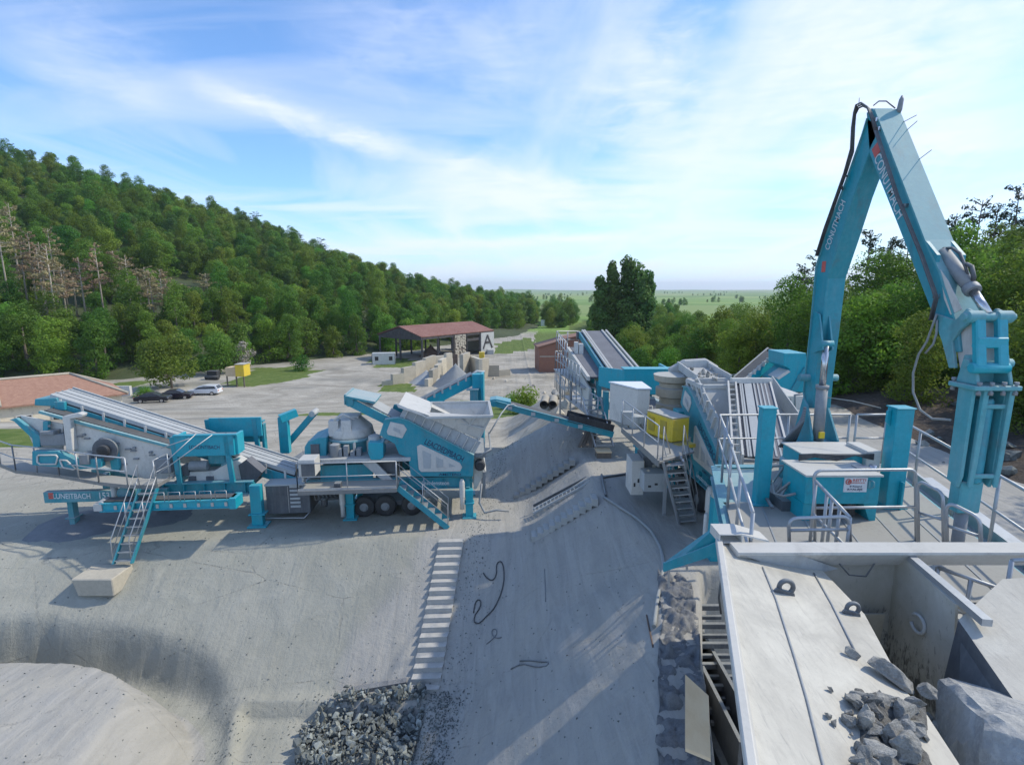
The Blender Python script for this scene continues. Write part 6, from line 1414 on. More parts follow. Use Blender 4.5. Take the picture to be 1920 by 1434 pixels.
m = MB(); m.tube([P(917, 813, 23), P(940, 775, 23.6), P(952, 760, 24.4), P(962, 758, 24.5), P(985, 772, 24.5), P(1065, 800, 24.2)], .035, 6); 
for k in range(4): p = a.lerp(b, .12 + .2 * k); m.box((p.x - .1, p.y - .1, p.z - .08), (p.x + .1, p.y - .04, p.z + .08))
m.build('water_pipe', M['lightgrey'], fr)
# white switch cabinet
a, b = P(1157, 731, 19.2), P(1216, 792, 19.2)
cbt = thing('switch_cabinet', 'tall white control cabinet with a sloping roof beside the yellow compressor', 'cabinet', ((a.x + b.x) / 2, 19.2, b.z))
m = MB(); m.box((a.x + .75, 19.2, b.z - .2), (b.x, 20.6, a.z)); m.prism([V((a.x, 20.6, a.z)), V((a.x + .75, 19.2, a.z)), V((a.x + .75, 19.2, b.z - .2)), V((a.x, 20.6, b.z - .2))], (.3, 0.3, 0)); m.build('cabinet_body', M['white'], cbt, bev=.01)
m = MB(); m.prism([V((a.x - .05, 20.65, a.z + .02)), V((a.x + .72, 19.15, a.z + .02)), V((b.x + .05, 19.15, a.z + .02)), V((b.x + .05, 20.65, a.z + .02))], (0, 0, .05)); m.build('cabinet_roof', M['signwhite'], cbt)
m = MB(); zc = P(1180, 788, 18.9).z; xc = P(1180, 788, 18.9).x; m.box((xc - .3, 18.7, zc - .1), (xc + .1, 19.0, zc + .35)); m.lathe((xc + .2, 18.8, zc - .3), [(.2, 0), (.22, .1), (.22, .5), (.1, .55)], 14); m.box((xc + .3, 18.6, zc - .05), (xc + .55, 18.9, zc + .2)); m.build('filter_unit', M['lightgrey'], cbt)
# service platform, stairs, compressor, cabinets beneath
zf = P(1220, 815, 17.8).z
sp = thing('service_platform', 'grey service platform with stairs in front of the yellow compressor', 'platform', (5.2, 17.6, zf))
fl = [G(1166, 803, zf), G(1235, 866, zf), G(1302, 846, zf), G(1232, 792, zf)]; m = MB(); m.prism(fl, (0, 0, -.06)); m.beam(fl[0] - V((0, 0, .05)), fl[1] - V((0, 0, .05)), .05, .2); m.build('platform_deck', M['deck'], sp)
m = MB(); railing(m, [fl[0], fl[0].lerp(fl[1], .97)], 1.05, .02, gap=1.2); m.build('railing', M['galv'], sp)
st0, st1 = G(1242, 862, zf), G(1272, 980, PADZ); stairs(sp, st0, st1, (.62, .12, 0), 9, (M['galv'], M['galv']), hr=1.0, local=False)
m = MB()
for k in (.5,): p = fl[2].lerp(fl[3], k) + V((-.3, -.3, 0)); m.box((p.x - .05, p.y - .05, PADZ), (p.x + .05, p.y + .05, zf - .06))
m.build('platform_leg', M['galv'], sp)
a, b = P(1211, 783, 17.9), P(1262, 828, 17.9)
cp = thing('yellow_compressor', 'bright yellow compressor housing with ventilation panels on the service platform', 'compressor', ((a.x + b.x) / 2, 18, b.z))
h = .78; b0_, b1_ = G(1211, 812, zf), G(1259, 831, zf); d_ = V((b1_.x - b0_.x, b1_.y - b0_.y, 0)); n_ = V((-d_.y, d_.x, 0)).normalized(); n_ = n_ if n_.y > 0 else -n_
pa = b0_ + V((0, 0, h)); pb = b1_ + V((0, 0, h)); zt = pa.z; base = [b0_, b1_, b1_ + n_ * .7, b0_ + n_ * .7]; base = [V((p.x, p.y, zf + .02)) for p in base]
m = MB(); m.prism(base, (0, 0, h)); cbod = m.build('housing', M['yellow'], cp, bev=.03); m = MB(); dn = d_.normalized()
for t_ in (.10, .56): o_ = V((pa.x, pa.y, zt)) + d_ * t_ - n_ * .012; m.prism([o_ + V((0, 0, -.12)), o_ + dn * d_.length * .24 + V((0, 0, -.12)), o_ + dn * d_.length * .24 + V((0, 0, -.6)), o_ + V((0, 0, -.6))], n_ * -.01)
m.build('vent_panel', paint('yellow_mesh', (.45, .33, .02), .6, .3), cbod); m = MB(); m.prism([p + V((0, 0, -.02)) - d_ * .02 for p in base], d_ * 0 + V((0, 0, -.12))); m.prism([base[1] + d_ * .02 + V((0, 0, -.02)), base[1] + d_ * .25 + V((0, 0, -.02)), base[2] + d_ * .25 + V((0, 0, -.02)), base[2] + d_ * .02 + V((0, 0, -.02))], (0, 0, -.12)); m.build('skid', M['yellow'], cbod); MB().prism([p + V((0, 0, h + .003)) for p in base], (0, 0, .03)).build('top_cover', M['beige'], cbod)
for nm, lab, px0, py0, px1, py1, Y, mat in (('electric_cabinet', 'tall cream cabinet with small warning signs under the service platform', 1185, 864, 1206, 928, 18.2, 'white'), ('motor_box', 'low grey-white box between the cream cabinet and the stairs', 1208, 888, 1247, 922, 17.6, 'lightgrey'), ('engine_box', 'dark slate engine box with a lamp under the service platform', 1206, 856, 1246, 888, 18.3, 'slate')):
    a, b = P(px0, py0, Y), P(px1, py1, Y); t_ = thing(nm, lab, 'box', ((a.x + b.x) / 2, Y, b.z)); m = MB(); m.box((a.x, Y, b.z), (b.x, Y + .9, a.z)); bo = m.build('box_body', M[mat], t_, bev=.015)
    m = MB(); w = b.x - a.x; hh = a.z - b.z
    if nm == 'engine_box': m.lathe((a.x + w * .5, Y - .02, b.z + hh * .45), [(.07, 0), (.07, .03)], 12, (0, 1, 0)); m.build('lamp', M['beige'], bo)
    else:
        for k in range(3 if nm[0] == 'e' else 2): m.box((a.x + w * (.2 + .3 * k), Y - .012, b.z + hh * (.25 + .12 * k)), (a.x + w * (.34 + .3 * k), Y, b.z + hh * (.36 + .12 * k)))
        m.build('warning_sign', M['black'], bo)
# white jack, teal column by the platform
a = P(1326, 945, 14.8); m = MB(); m.lathe((a.x, a.y, PADZ), [(.2, 0), (.2, .04), (.075, .06), (.075, 1.15), (.05, 1.2)], 14); jk = m.build('jack_stand', M['white']); tag(jk, 'white round jack standing on a foot disc near the right-hand plant corner', 'jack')
t_ = thing('support_column', 'short turquoise column with white conical cap next to the white jack', 'column', (5.6, 14.2, PADZ)); a, b = P(1339, 935, 14.2), P(1362, 962, 14.2)
m = MB(); m.box((a.x, 14.2, PADZ), (b.x, 14.5, a.z)); m.box((a.x - .08, 14.1, PADZ + .25), (b.x + .08, 14.6, PADZ + .29)); m.build('column_body', M['teal_clean'], t_); m = MB(); m.lathe(((a.x + b.x) / 2, 14.35, a.z), [(.22, 0), (.1, .3), (.08, .32)], 12); m.build('cap', M['white'], t_)
# belt conveyor climbing from under the deck to the crusher
fc2 = thing('feed_conveyor', 'broad grey ribbed belt conveyor rising away behind the left turquoise post', 'conveyor', (6.2, 12.5, 5.2))
a, b = P(1436, 860, 12.4), P(1411, 719, 17.2); m = MB(); w = 1.05; m.beam(a, b, w, .06); belt = m.build('belt', M['belt'], fc2); m = MB()
for s in (-.42, -.36, .02, .14, .26, .38): m.beam(a + V((s, 0, .05)), b + V((s, 0, .05)), .045, .035)
m.beam(a + V((-.17, 0, .045)), b + V((-.17, 0, .045)), .22, .02); m.build('belt_ribs', M['beltlight'], belt); m = MB()
for s in (-.56, -.80, .56): m.beam(a + V((s, 0, .04)), b + V((s, 0, .04)), .05, .14)
for k in range(12): p = a.lerp(b, (k + .5) / 12); m.beam(p + V((-.8, 0, .04)), p + V((-.56, 0, .04)), .04, .05)
fr = m.build('conveyor_frame', M['white'], fc2); m = MB(); m.beam(b + V((-.7, 0, .1)), b + V((.6, 0, .1)), .2, .16); m.build('cross_member', M['white'], fr)
m = MB()
for k in range(5): p = a.lerp(b, .1 + .18 * k); m.box((p.x - .55, p.y - .04, p.z - 1.6), (p.x - .5, p.y + .04, p.z)); m.box((p.x + .5, p.y - .04, p.z - 1.6), (p.x + .55, p.y + .04, p.z))
m.build('trestle', M['lightgrey'], fc2)
# far right conveyor and bright tank behind the pedestal
rc2 = thing('stacking_conveyor', 'short steep conveyor rising right in front of the bank, left of the raised arm', 'conveyor', (11.5, 27, PADZ))
a, b = P(1392, 722, 26), P(1458, 664, 28); m = MB()
for s in (0, 1.1): m.beam(a + V((0, s, -.15)), b + V((0, s, -.15)), .08, .45); m.beam(a + V((.1, s, -.55)), b + V((0, s, -.55)), .08, .12)
m.build('conveyor_frame', M['teal_clean'], rc2, bev=.01); m = MB(); m.beam(a + V((0, .55, .05)), b + V((0, .55, .05)), .95, .05); m.build('belt', M['black'], rc2); m = MB(); m.beam(a + V((0, 0, .2)), b + V((0, 0, .2)), .06, .1); m.beam(a + V((0, 1.1, .2)), b + V((0, 1.1, .2)), .06, .1)
for k in range(8): p = a.lerp(b, (k + .5) / 8); m.box((p.x - .06, p.y - .08, p.z + .05), (p.x + .06, p.y + .0, p.z + .3))
m.build('edge_rail', M['offwhite'], rc2); m = MB()
for t_ in (.25, .8): p = a.lerp(b, t_); m.box((p.x - .07, p.y, gz(p.x, p.y) - .1), (p.x + .07, p.y + .12, p.z - .5))
m.build('leg', M['teal'], rc2); MB().lathe(b + V((.05, -.05, 0)), [(.2, 0), (.2, 1.25)], 14, (0, 1, 0)).build('head_pulley', M['black'], rc2)
tk2 = thing('collecting_hopper', 'bright turquoise angular hopper body just left of the raised arm', 'hopper', (12.6, 25.5, PADZ))
Y = 25.5; m = MB(); m.prism([P(px, py, Y) for px, py in ((1470, 662), (1512, 662), (1512, 735), (1460, 735), (1456, 712), (1482, 692), (1470, 686))], (0, 1.6, 0)); m.build('hopper_body', M['teal_clean'], tk2, bev=.02)
m = MB(); m.prism([P(px, py, Y - .02) for px, py in ((1456, 708), (1478, 694), (1482, 697), (1460, 712))], (0, .9, 0)); m.build('chute_lip', M['white'], tk2); m = MB(); m.beam(P(1484, 738, Y - .05), P(1512, 690, Y - .05), .12, .25); m.build('brace', M['teal'], tk2)
m = MB()
for px in (1468, 1508): p = P(px, 735, Y + .5); m.box((p.x - .1, p.y, gz(p.x, p.y) - .1), (p.x + .1, p.y + .2, p.z + .1))
m.build('leg', M['teal'], tk2)
wh = thing('white_machine_housing', 'white boxy machine housing with grilles seen between the ribbed conveyor and the arm', 'machine housing', (9.5, 19, PADZ))
a, b = P(1440, 742, 18), P(1505, 812, 18); m = MB(); m.box((a.x, 18, PADZ), (b.x, 20, a.z)); m.box((a.x + .1, 17.6, PADZ), (b.x - .1, 18, b.z + .3)); wb = m.build('housing', M['white'], wh, bev=.02); m = MB(); m.box((a.x + .15, 17.98, a.z - .3), (a.x + .8, 18, a.z - .1)); m.box((a.x + .2, 17.58, b.z), (a.x + .9, 17.6, b.z + .2))
for k in range(6): m.box((a.x - .5, 17.9, a.z - .55 - .05 * k), (a.x + .8, 17.95, a.z - .52 - .05 * k))
m.build('grille', M['slate'], wb); m = MB(); m.tube([(a.x - .6, 17.7, a.z - .5), (a.x + .2, 17.6, a.z - .45), (b.x, 17.7, a.z - .5)], .06); m.tube([(a.x + .8, 17.6, a.z - .9), (a.x + .7, 17.6, a.z + .1), (a.x + 1.0, 17.6, a.z + .15)], .04); m.build('pipework', M['cylgrey'], wb)
cbl = MB().tube([P(1340, 705, 30), P(1400, 700, 30), P(1452, 694, 28)], .03, 5).build('overhead_cable', M['hosegrey']); tag(cbl, 'sagging grey cable strung low in front of the earth bank', 'cable')
# turquoise chute below the near left corner of the deck
ch2 = thing('dust_chute', 'dark turquoise angled channel sticking out left below the corner of the steel deck', 'chute', (3.3, 8.2, 4.4))
def bp(px, py, Y): return P(px, py, Y)
m = MB(); q = [(1250, 1053, 8.6), (1352, 980, 8.0), (1357, 1015, 8.0), (1262, 1058, 8.4)]; m.prism([bp(*p) for p in q], (0, .03, 0)); q = [(1244, 1056, 8.5), (1356, 1012, 7.9), (1356, 1036, 7.9), (1244, 1072, 8.5)]; m.prism([bp(*p) for p in q], (0, .03, 0)); m.build('channel', M['teal'], ch2)
m = MB()
for px, y0, y1, Y in ((1254, 1056, 1100, 8.5), (1288, 1042, 1070, 8.3)): a, b = bp(px, y0, Y), bp(px, y1, Y); m.beam(a, b, .03, .03)
m.build('strut', M['galv'], ch2)
# ---------------------------------------------------------------- slopes, steps, walls of the near ground
M['stepgrey'] = rockmat('dusty_step_concrete', (.33, .33, .31), (.43, .42, .39), (.25, .25, .24), 1.6, .5, .03)
def steps(name, label, top, bot, width, n, mat='concretelight', depth=.3):
    """concrete flight; every tread one slab with its own riser"""
    r = thing(name, label, 'steps', tuple(bot)); top, bot, width = V(top), V(bot), V(width); d = bot - top; hd = V((d.x, d.y, 0)) / n; m = MB()
    for k in range(n):
        p = top + V((d.x, d.y, 0)) * (k / n); z = top.z + d.z * (k + .5) / n
        a, b = p, p + hd * 1.0; j = random.uniform(-.012, .012)
        m.prism([a + V((0, 0, z - p.z + j)), a + width + V((0, 0, z - p.z + j)), b + width + V((0, 0, z - p.z)), b + V((0, 0, z - p.z))], (0, 0, -abs(d.z) / n - .12))
    m.build('treads', M[mat], r); return r
a = G(823, 1011, .12); b = P(764, 1296, 14.55); b.z = -2.92; 
steps('concrete_steps', 'straight flight of pale concrete steps running down the near embankment to the crushed stone', (a.x, 19.2, .08), (b.x, 14.75, -2.95), (.92, .05, 0), 17, 'stepgrey')
steps('concrete_steps', 'half-buried concrete steps climbing right beside the fallen ladder, nearer flight', (3.2, 19.35, 1.85), (.75, 19.55, .1), (0, -.55, 0), 11, 'concrete')
steps('concrete_steps', 'half-buried concrete steps under the long conveyor, farther flight', (2.9, 24.0, 1.85), (.1, 23.6, .15), (0, -.55, 0), 11, 'concrete')
ld = thing('fallen_ladder', 'grey ladder lying along the upper side of the half-buried concrete steps', 'ladder', (1.6, 20.4, 1)); m = MB(); a, b = P(1000, 962, 20.6), P(1104, 908, 20.9)
for s in (0, .38): m.beam(a + V((0, s, 0)), b + V((0, s, .06)), .05, .08)
m.build('rail', M['lightgrey'], ld); m = MB()
for k in range(14): p = a.lerp(b, (k + .5) / 14); m.beam(p, p + V((0, .38, .04)), .03, .03)
m.build('rungs', M['lightgrey'], ld)
bar = MB().beam(P(1000, 948, 21.2), P(1100, 895, 21.6), .06, .12).build('steel_bar', M['slate']); tag(bar, 'dark steel bar lying above the fallen ladder on the grey slope', 'bar')
bar = MB().beam(P(1000, 880, 25), P(1050, 850, 25.4), .10, .10).build('steel_bar', M['slate']); tag(bar, 'dark steel bar half buried above the farther flight of steps', 'bar')
# concrete block carrying the near ladder
bk = MB(); f = [P(132, 1088, 16.9), P(212, 1086, 16.9), P(216, 1117, 16.9), P(142, 1119, 16.9)]; f[3].x = f[0].x + .12; 
bk.prism([P(132, 1086, 16.9), P(209, 1086, 16.9), P(214, 1118, 16.9), P(146, 1118, 16.9)], (0, 1.05, 0)); o = bk.build('concrete_block', M['concretelight'], bev=.03); tag(o, 'pale concrete block lying at the foot of the turquoise ladder', 'concrete block')
def drape(pts, r, up=.0, per=14):
    """pipe laid over the ground along plan points"""
    out = []
    for (x0, y0), (x1, y1) in zip(pts[:-1], pts[1:]):
        n = max(2, int(math.hypot(x1 - x0, y1 - y0) / .22))
        for k in range(n): x = x0 + (x1 - x0) * k / n; y = y0 + (y1 - y0) * k / n; out.append(V((x, y, gz(x, y) + r + up)))
    x, y = pts[-1]; out.append(V((x, y, gz(x, y) + r + up))); sm = [out[0]] + [(out[i - 1] + out[i] * 2 + out[i + 1]) / 4 for i in range(1, len(out) - 1)] + [out[-1]]; return sm
def ong(px, py):
    """ground point seen at a pixel"""
    d = pxdir(px, py); st = np.concatenate([np.arange(4, 45, .04), np.arange(45, 400, .4)]); z = CAMZ + d.z * st; k = np.argmax(z < height(d.x * st, d.y * st)); return Vector((d.x * st[k], d.y * st[k], z[k]))
def hose_on_ground(name, label, pxs, r, mat, cat='hose'):
    pts = [ong(*p) for p in pxs]; o = MB().tube(drape([(p.x, p.y) for p in pts], r), r, 7).build(name, M[mat]); tag(o, label, cat); return o
hose_on_ground('water_hose', 'thick grey hose curving along the edge of the right pad down to the rubble wall', [(1132, 936), (1160, 953), (1195, 975), (1222, 1000), (1238, 1030), (1244, 1060), (1240, 1090), (1232, 1130), (1226, 1180)], .055, 'hosegrey')
hose_on_ground('drain_pipe', 'dark pipe crossing the pad above the steps towards the cream cabinet', [(1185, 889), (1130, 897)], .05, 'slate', 'pipe')
hose_on_ground('drain_pipe', 'dark angled pipe descending from the crossing pipe to the thick hose', [(1128, 892), (1131, 912), (1136, 932)], .05, 'slate', 'pipe')
hose_on_ground('cable_loop', 'black cable with two loose loops lying on the slope right of the long steps', [(906, 1075), (912, 1085), (925, 1092), (932, 1075), (930, 1060), (938, 1052), (944, 1060), (946, 1090), (938, 1120), (925, 1145), (910, 1160), (898, 1172), (888, 1168), (890, 1155), (899, 1145), (903, 1130), (896, 1124), (890, 1135), (888, 1150)], .022, 'black', 'cable')
hose_on_ground('wire_scrap', 'thin curled wire lying on the grey fines below the cable loops', [(912, 1208), (935, 1190), (928, 1178), (920, 1186), (926, 1198), (940, 1196)], .014, 'slate', 'wire')
hose_on_ground('rebar_rod', 'short rusty rod lying on the fines near the hose, right of the slope', [(1212, 1155), (1224, 1215)], .018, 'brown', 'rod')
hose_on_ground('wire_scrap', 'twisted strips of steel at the lower middle of the fines slope', [(958, 1255), (975, 1246), (1000, 1252), (1028, 1250), (1029, 1240), (975, 1240)], .02, 'slate', 'wire')
hose_on_ground('rebar_rod', 'thin rod standing out of the fines below the ladder line', [(1021, 1068), (1023, 1130)], .014, 'slate', 'rod')
# retaining wall crusted with cement
wl = thing('retaining_wall', 'rough cement-crusted wall top running down beside the dark pit left of the hopper', 'wall', (3.6, 10, 1.5))
def crust(name, cl, w, h, mat, seed, par, drop=3.2):
    v = VN(seed); m = MB(); n = 170; k = 22; vs = []
    for i in range(n):
        t = i / (n - 1) * (len(cl) - 1); j = min(int(t), len(cl) - 2); c = V(cl[j]).lerp(V(cl[j + 1]), t - j)
        for q in range(k + 1):
            s = q / k; x = c.x + (s - .5) * w; nz = float(v.fbm(np.array([x * 5.0]), np.array([c.y * 3.6]), 6)[0]); e = 1 if 0 < q < k else 0
            wob = .1 * float(v.fbm(np.array([c.y * 1.7]), np.array([q * .0 + (0 if s < .5 else 5)]), 2)[0]); vs.append((x + wob, c.y, c.z + h * nz * e + (0 if e else -drop)))
    fs = [(i * (k + 1) + q, i * (k + 1) + q + 1, (i + 1) * (k + 1) + q + 1, (i + 1) * (k + 1) + q) for i in range(n - 1) for q in range(k)]
    m.add(vs, fs, True); return m.build(name, M[mat], par)
crust('wall_top', [(2.55, 6.4, 1.75), (3.2, 9.0, 1.8), (3.9, 11.2, 1.85), (4.45, 13.6, 1.8)], .95, .26, 'concretegrey', 8, wl)
pz = -1.2
sl = thing('panel_stack', 'stack of grey-blue formwork panels standing in the pit between wall and hopper', 'panel stack', (4.3, 10.5, 0)); 
for k in range(6):
    y, z = 12.7 - .42 * k, 1.35 - .24 * k; m = MB(); m.box((4.42, y - .05, z - .14), (5.4, y + .05, z)); m.box((4.42, y - .2, z - .3), (5.4, y - .12, z - .2)); m.build('panel', M['slate'], sl, bev=.01)
m = MB(); m.box((4.5, 9.2, -3), (4.58, 12.6, .6)); m.box((4.9, 9.2, -3), (4.98, 12.6, .7)); m.build('upright', M['slate'], sl)
m = MB(); m.box((4.35, 9.3, -3), (5.4, 12.9, -.3)); m.build('packing', M['slate'], sl)
m = MB()
for k in range(5): m.prism([V((3.6 - .02 * k, 9.6 - .85 * k, -.4 - .12 * k)), V((4.7 - .02 * k, 9.6 - .85 * k, -.4 - .12 * k)), V((4.6 - .02 * k, 8.85 - .85 * k, -.45 - .12 * k)), V((3.5 - .02 * k, 8.85 - .85 * k, -.45 - .12 * k))], (0, 0, -.15))
o = m.build('pit_slab', M['slate']); tag(o, 'dark slabs covering the floor of the pit beside the hopper', 'slab')
pl_ = [P(1285, 1270, 8.3), P(1329, 1310, 8.15), P(1333, 1428, 7.3), P(1285, 1408, 7.3)]; o = MB().prism(pl_, (0, .02, .05)).build('plywood_board', M['wood']); tag(o, 'bare pale plywood board leaning on the cement-crusted wall', 'board')
for px, x, lab in ((1352, 0, 'dark cable hanging left of the hopper corner, thinner left one'), (1362, 1, 'dark cable hanging closest to the hopper corner')): tag(MB().tube([P(px, 1085, 9 - x), P(px - 4, 1120, 9 - x), P(px, 1150, 9 - x)], .02, 6).build('hanging_cable', M['hose']), lab, 'cable')
# crushed stone heap at the bottom
crm = [rock_mesh('crushed_stone', 300 + k, M['stonedark'], (.26, .2, .17), 10, 0) for k in range(8)]
M['stonepale'] = rockmat('pale_crushed_stone', (.22, .25, .235), (.36, .39, .37), None, 3)
crm += [rock_mesh('crushed_stone', 320 + k, M['stonepale'], (.24, .2, .15), 10, 0) for k in range(5)]
poly = [(655, 1300), (700, 1306), (778, 1290), (800, 1300), (790, 1360), (770, 1440), (555, 1440), (560, 1385), (600, 1345), (625, 1312)]
pit = [ong(*p) for p in poly]; pp2 = [(p.x, p.y) for p in pit]; rs = random.Random(5); n = 0; small = []
xs_ = [p[0] for p in pp2]; ys_ = [p[1] for p in pp2]
allp = []
while len(allp) < 1500:
    x, y = rs.uniform(min(xs_), max(xs_)), rs.uniform(min(ys_), max(ys_))
    if in_poly(np.array([x]), np.array([y]), pp2)[0]: allp.append((x, y))
for k, (x, y) in enumerate(allp):
    z = gz(x, y) + .05 + .12 * rs.random() * (1 if k < 900 else 1.8)
    if k < 290:
        s = rs.uniform(.75, 1.55) * (1.15 if rs.random() < .15 else .9); put('crushed_stone', crm[rs.randrange(13)], (x, y, z + .09), (rs.random() * 6, rs.random() * 6, rs.random() * 6), s, 'angular crushed stone in the green-grey heap at the foot of the steps', 'stone', 'crushed stones at the foot of the steps')
    else: small.append((x, y, z))
st_src = [o for o in COL.objects if o.name.startswith('crushed_stone')][:12]
def stone_field(name, pts, lo, hi, label, seed):
    o = scatter_src(name, st_src, pts, [rs.uniform(lo, hi) for _ in pts], 'stones', seed); o['label'] = label
    ng = o.modifiers[0].node_group; ip = [n for n in ng.nodes if n.type == 'INSTANCE_ON_POINTS'][0]
    rv = ng.nodes.new('FunctionNodeRandomValue'); rv.data_type = 'FLOAT_VECTOR'; rv.inputs['Max'].default_value = (6.28, 6.28, 6.28); ng.links.new(rv.outputs[0], ip.inputs['Rotation']); return o
stone_field('stone_chippings', small, .35, .85, 'small green-grey chippings filling the heap between the larger stones', 4)
# loose debris, clods and pebbles over the slopes
pts = []
for _ in range(5200):
    x = rs.uniform(-22, 4.0); y = rs.uniform(9, 30)
    if rs.random() < .75: x = rs.gauss(-2.1 + .1 * (y - 12), .35) if rs.random() < .4 else x; 
    pts.append((x, y, gz(x, y)))
for _ in range(1500): t_ = rs.random(); x = -2.35 + rs.gauss(0, .33) + t_ * .2; y = 11 + 3.8 * t_; pts.append((x, y, gz(x, y) + .02))
for _ in range(420):
    x0_, y0_ = rs.choice(pp2); x = x0_ + rs.gauss(0, .55); y = y0_ + rs.gauss(0, .45); pts.append((x, y, gz(x, y) + .01))
for _ in range(300): x = rs.gauss(-7.9, .5); y = rs.uniform(10.5, 14.6); pts.append((x, y, gz(x, y)))
stone_field('pebbles', pts, .05, .34, 'loose pebbles and clods strewn over the dusty slopes', 8)
# kerb of concrete behind the stone heap
o = MB().beam(ong(655, 1302) + V((0, .1, .0)), ong(762, 1286) + V((0, .1, .05)), .22, .22).build('concrete_kerb', M['concretegrey']); tag(o, 'low concrete kerb between the embankment and the crushed stone', 'kerb')
# rubble between yard and pad, pipes
for k, (px, py, s) in enumerate([(1048, 748, 1.8), (1062, 742, 1.4), (1075, 752, 1.7), (1040, 735, 1.2), (1085, 765, 1.5), (1058, 765, 1.3), (1000, 725, 1.0), (1020, 738, 1.1), (1070, 728, 1.4), (938, 705, 1.3), (925, 712, 1.1), (950, 716, 1.0), (1090, 745, 1.6), (1052, 780, 1.2)]):
    p = ong(px, py); me = rock_mesh('rock', 400 + k, M['concretelight'] if k % 3 else M['stone'], (.9, .7, .45), 12, 1, .06); put('rubble_boulder', me, p + V((0, 0, .15)), (random.random(), random.random(), k), s, 'pale broken rubble boulder around the two concrete pipes', 'boulder', 'rubble boulders near the concrete pipes')
pr = [rock_mesh('rubble', 430 + k, M['concretelight'], (.35, .28, .2), 10, 0) for k in range(3)]
for k, (px, lab) in enumerate(((1020, 'left one of two concrete pipes lying open end forward on the rubble'), (1036, 'right one of two concrete pipes lying open end forward on the rubble'))):
    q = P(px, 759, 36); m = MB(); m.lathe(q, [(.30, 0), (.30, 2.0), (.23, 2.0), (.23, .02)], 20, (.12, 1, .02)); m2 = MB(); o = m.build('concrete_pipe', M['concretelight']); o.data.polygons.foreach_get
    # open bore: drop the two caps
    bm2 = bmesh.new(); bm2.from_mesh(o.data); fs = [f for f in bm2.faces if len(f.verts) > 4]; bmesh.ops.delete(bm2, geom=fs, context='FACES')
    bm2.to_mesh(o.data); bm2.free(); tag(o, lab, 'pipe')
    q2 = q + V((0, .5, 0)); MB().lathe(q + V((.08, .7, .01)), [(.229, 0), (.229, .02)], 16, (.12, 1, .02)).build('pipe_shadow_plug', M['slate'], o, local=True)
# ---------------------------------------------------------------- buildings and yard
M['rooftile'] = rockmat('clay_tiles', (.24, .13, .09), (.34, .20, .14), (.18, .10, .07), 1.5, .3, .02)
M['redroof'] = rockmat('rusty_red_sheet', (.19, .075, .055), (.27, .13, .10), (.36, .29, .26), .15, .2, .02)
M['plaster'] = paint('cream_plaster', (.74, .67, .52), .8, .2, (.4, .36, .28))
M['darksteel'] = paint('dark_steel', (.05, .045, .045), .6, .2)
mb_, tb_, bb_ = newmat('hollow_brick'); ob_ = tb_.add('ShaderNodeTexCoord').outputs['Object']; br = tb_.add('ShaderNodeTexBrick'); tb_.l.new(tb_.mapping(ob_, (1, 1, 1), (R(90), 0, 0)), br.inputs['Vector']); br.inputs['Color1'].default_value = (.36, .15, .09, 1); br.inputs['Color2'].default_value = (.28, .12, .08, 1); br.inputs['Mortar'].default_value = (.2, .13, .1, 1); br.inputs['Scale'].default_value = 2.2
nn = tb_.noise(ob_, .6, 5, .6); tb_.l.new(tb_.mix(tb_.math('MULTIPLY', nn, .5), br.outputs[0], (.33, .19, .13)), bb_.inputs['Base Color']); bb_.inputs['Roughness'].default_value = .9; M['brick'] = mb_
# tiled house at the left edge
hs = thing('tiled_house', 'low cream house with a clay-tiled hip roof at the left edge behind the screening plant', 'house', (-45, 51, -4))
C0 = V((-39.2, 53.5, -.9)); d1 = V((-.70, -.714, 0)); n1 = V((-.714, .70, 0)); gz0 = -5.2; z_ = V((0, 0, 1)); L_ = 20
m = MB(); m.prism([C0 + n1 * .5 + d1 * .5 - z_ * .02, C0 + n1 * .5 + d1 * L_ - z_ * .02, C0 + n1 * 7.5 + d1 * L_ - z_ * .02, C0 + n1 * 7.5 + d1 * .5 - z_ * .02], -z_ * (C0.z - gz0)); wall = m.build('wall', M['plaster'], hs)
m = MB(); r0, r1 = C0 + n1 * 4 + d1 * 4 + z_ * 2.0, C0 + n1 * 4 + d1 * L_ + z_ * 2.0; e = [C0, C0 + d1 * L_, C0 + n1 * 8 + d1 * L_, C0 + n1 * 8]
m.add([*e, r0, r1, *[p - z_ * .15 for p in e]], [(0, 1, 5, 4), (3, 0, 4), (2, 3, 4, 5), (0, 6, 7, 1), (3, 9, 6, 0), (9, 8, 7, 6), (1, 2, 5)]); rf = m.build('roof', M['rooftile'], hs)
m = MB()
for a, b in ((e[0], r0), (e[3], r0), (r0, r1)): m.tube([a + z_ * .04, b + z_ * .04], .13, 6)
m.tube([e[0] + d1 * 9.5 + z_ * .05, r0 + d1 * 5.5 + z_ * .05], .12, 6); m.build('ridge_tiles', M['concretelight'], rf)
m = MB()
for s in (.7, 3.2, 5.4): p = C0 + d1 * (s + 4.2) + n1 * .46 - z_ * 2.1; m.prism([p, p + d1 * 1.2, p + d1 * 1.2 + z_ * 1.1, p + z_ * 1.1], -n1 * .04)
for s in (2.0, 4.5): p = C0 + n1 * (s) + d1 * .46 - z_ * 2.0; m.prism([p, p + n1 * .8, p + n1 * .8 + z_ * .8, p + z_ * .8], d1 * -.04)
wn = m.build('window', M['white'], wall); m = MB()
for s in (.7, 3.2, 5.4):
    for h_ in (.12, .66): p = C0 + d1 * (s + 4.2 + h_) + n1 * .41 - z_ * 2.0; m.prism([p, p + d1 * .42, p + d1 * .42 + z_ * .9, p + z_ * .9], -n1 * .02)
m.build('pane', M['glassdark'], wn)
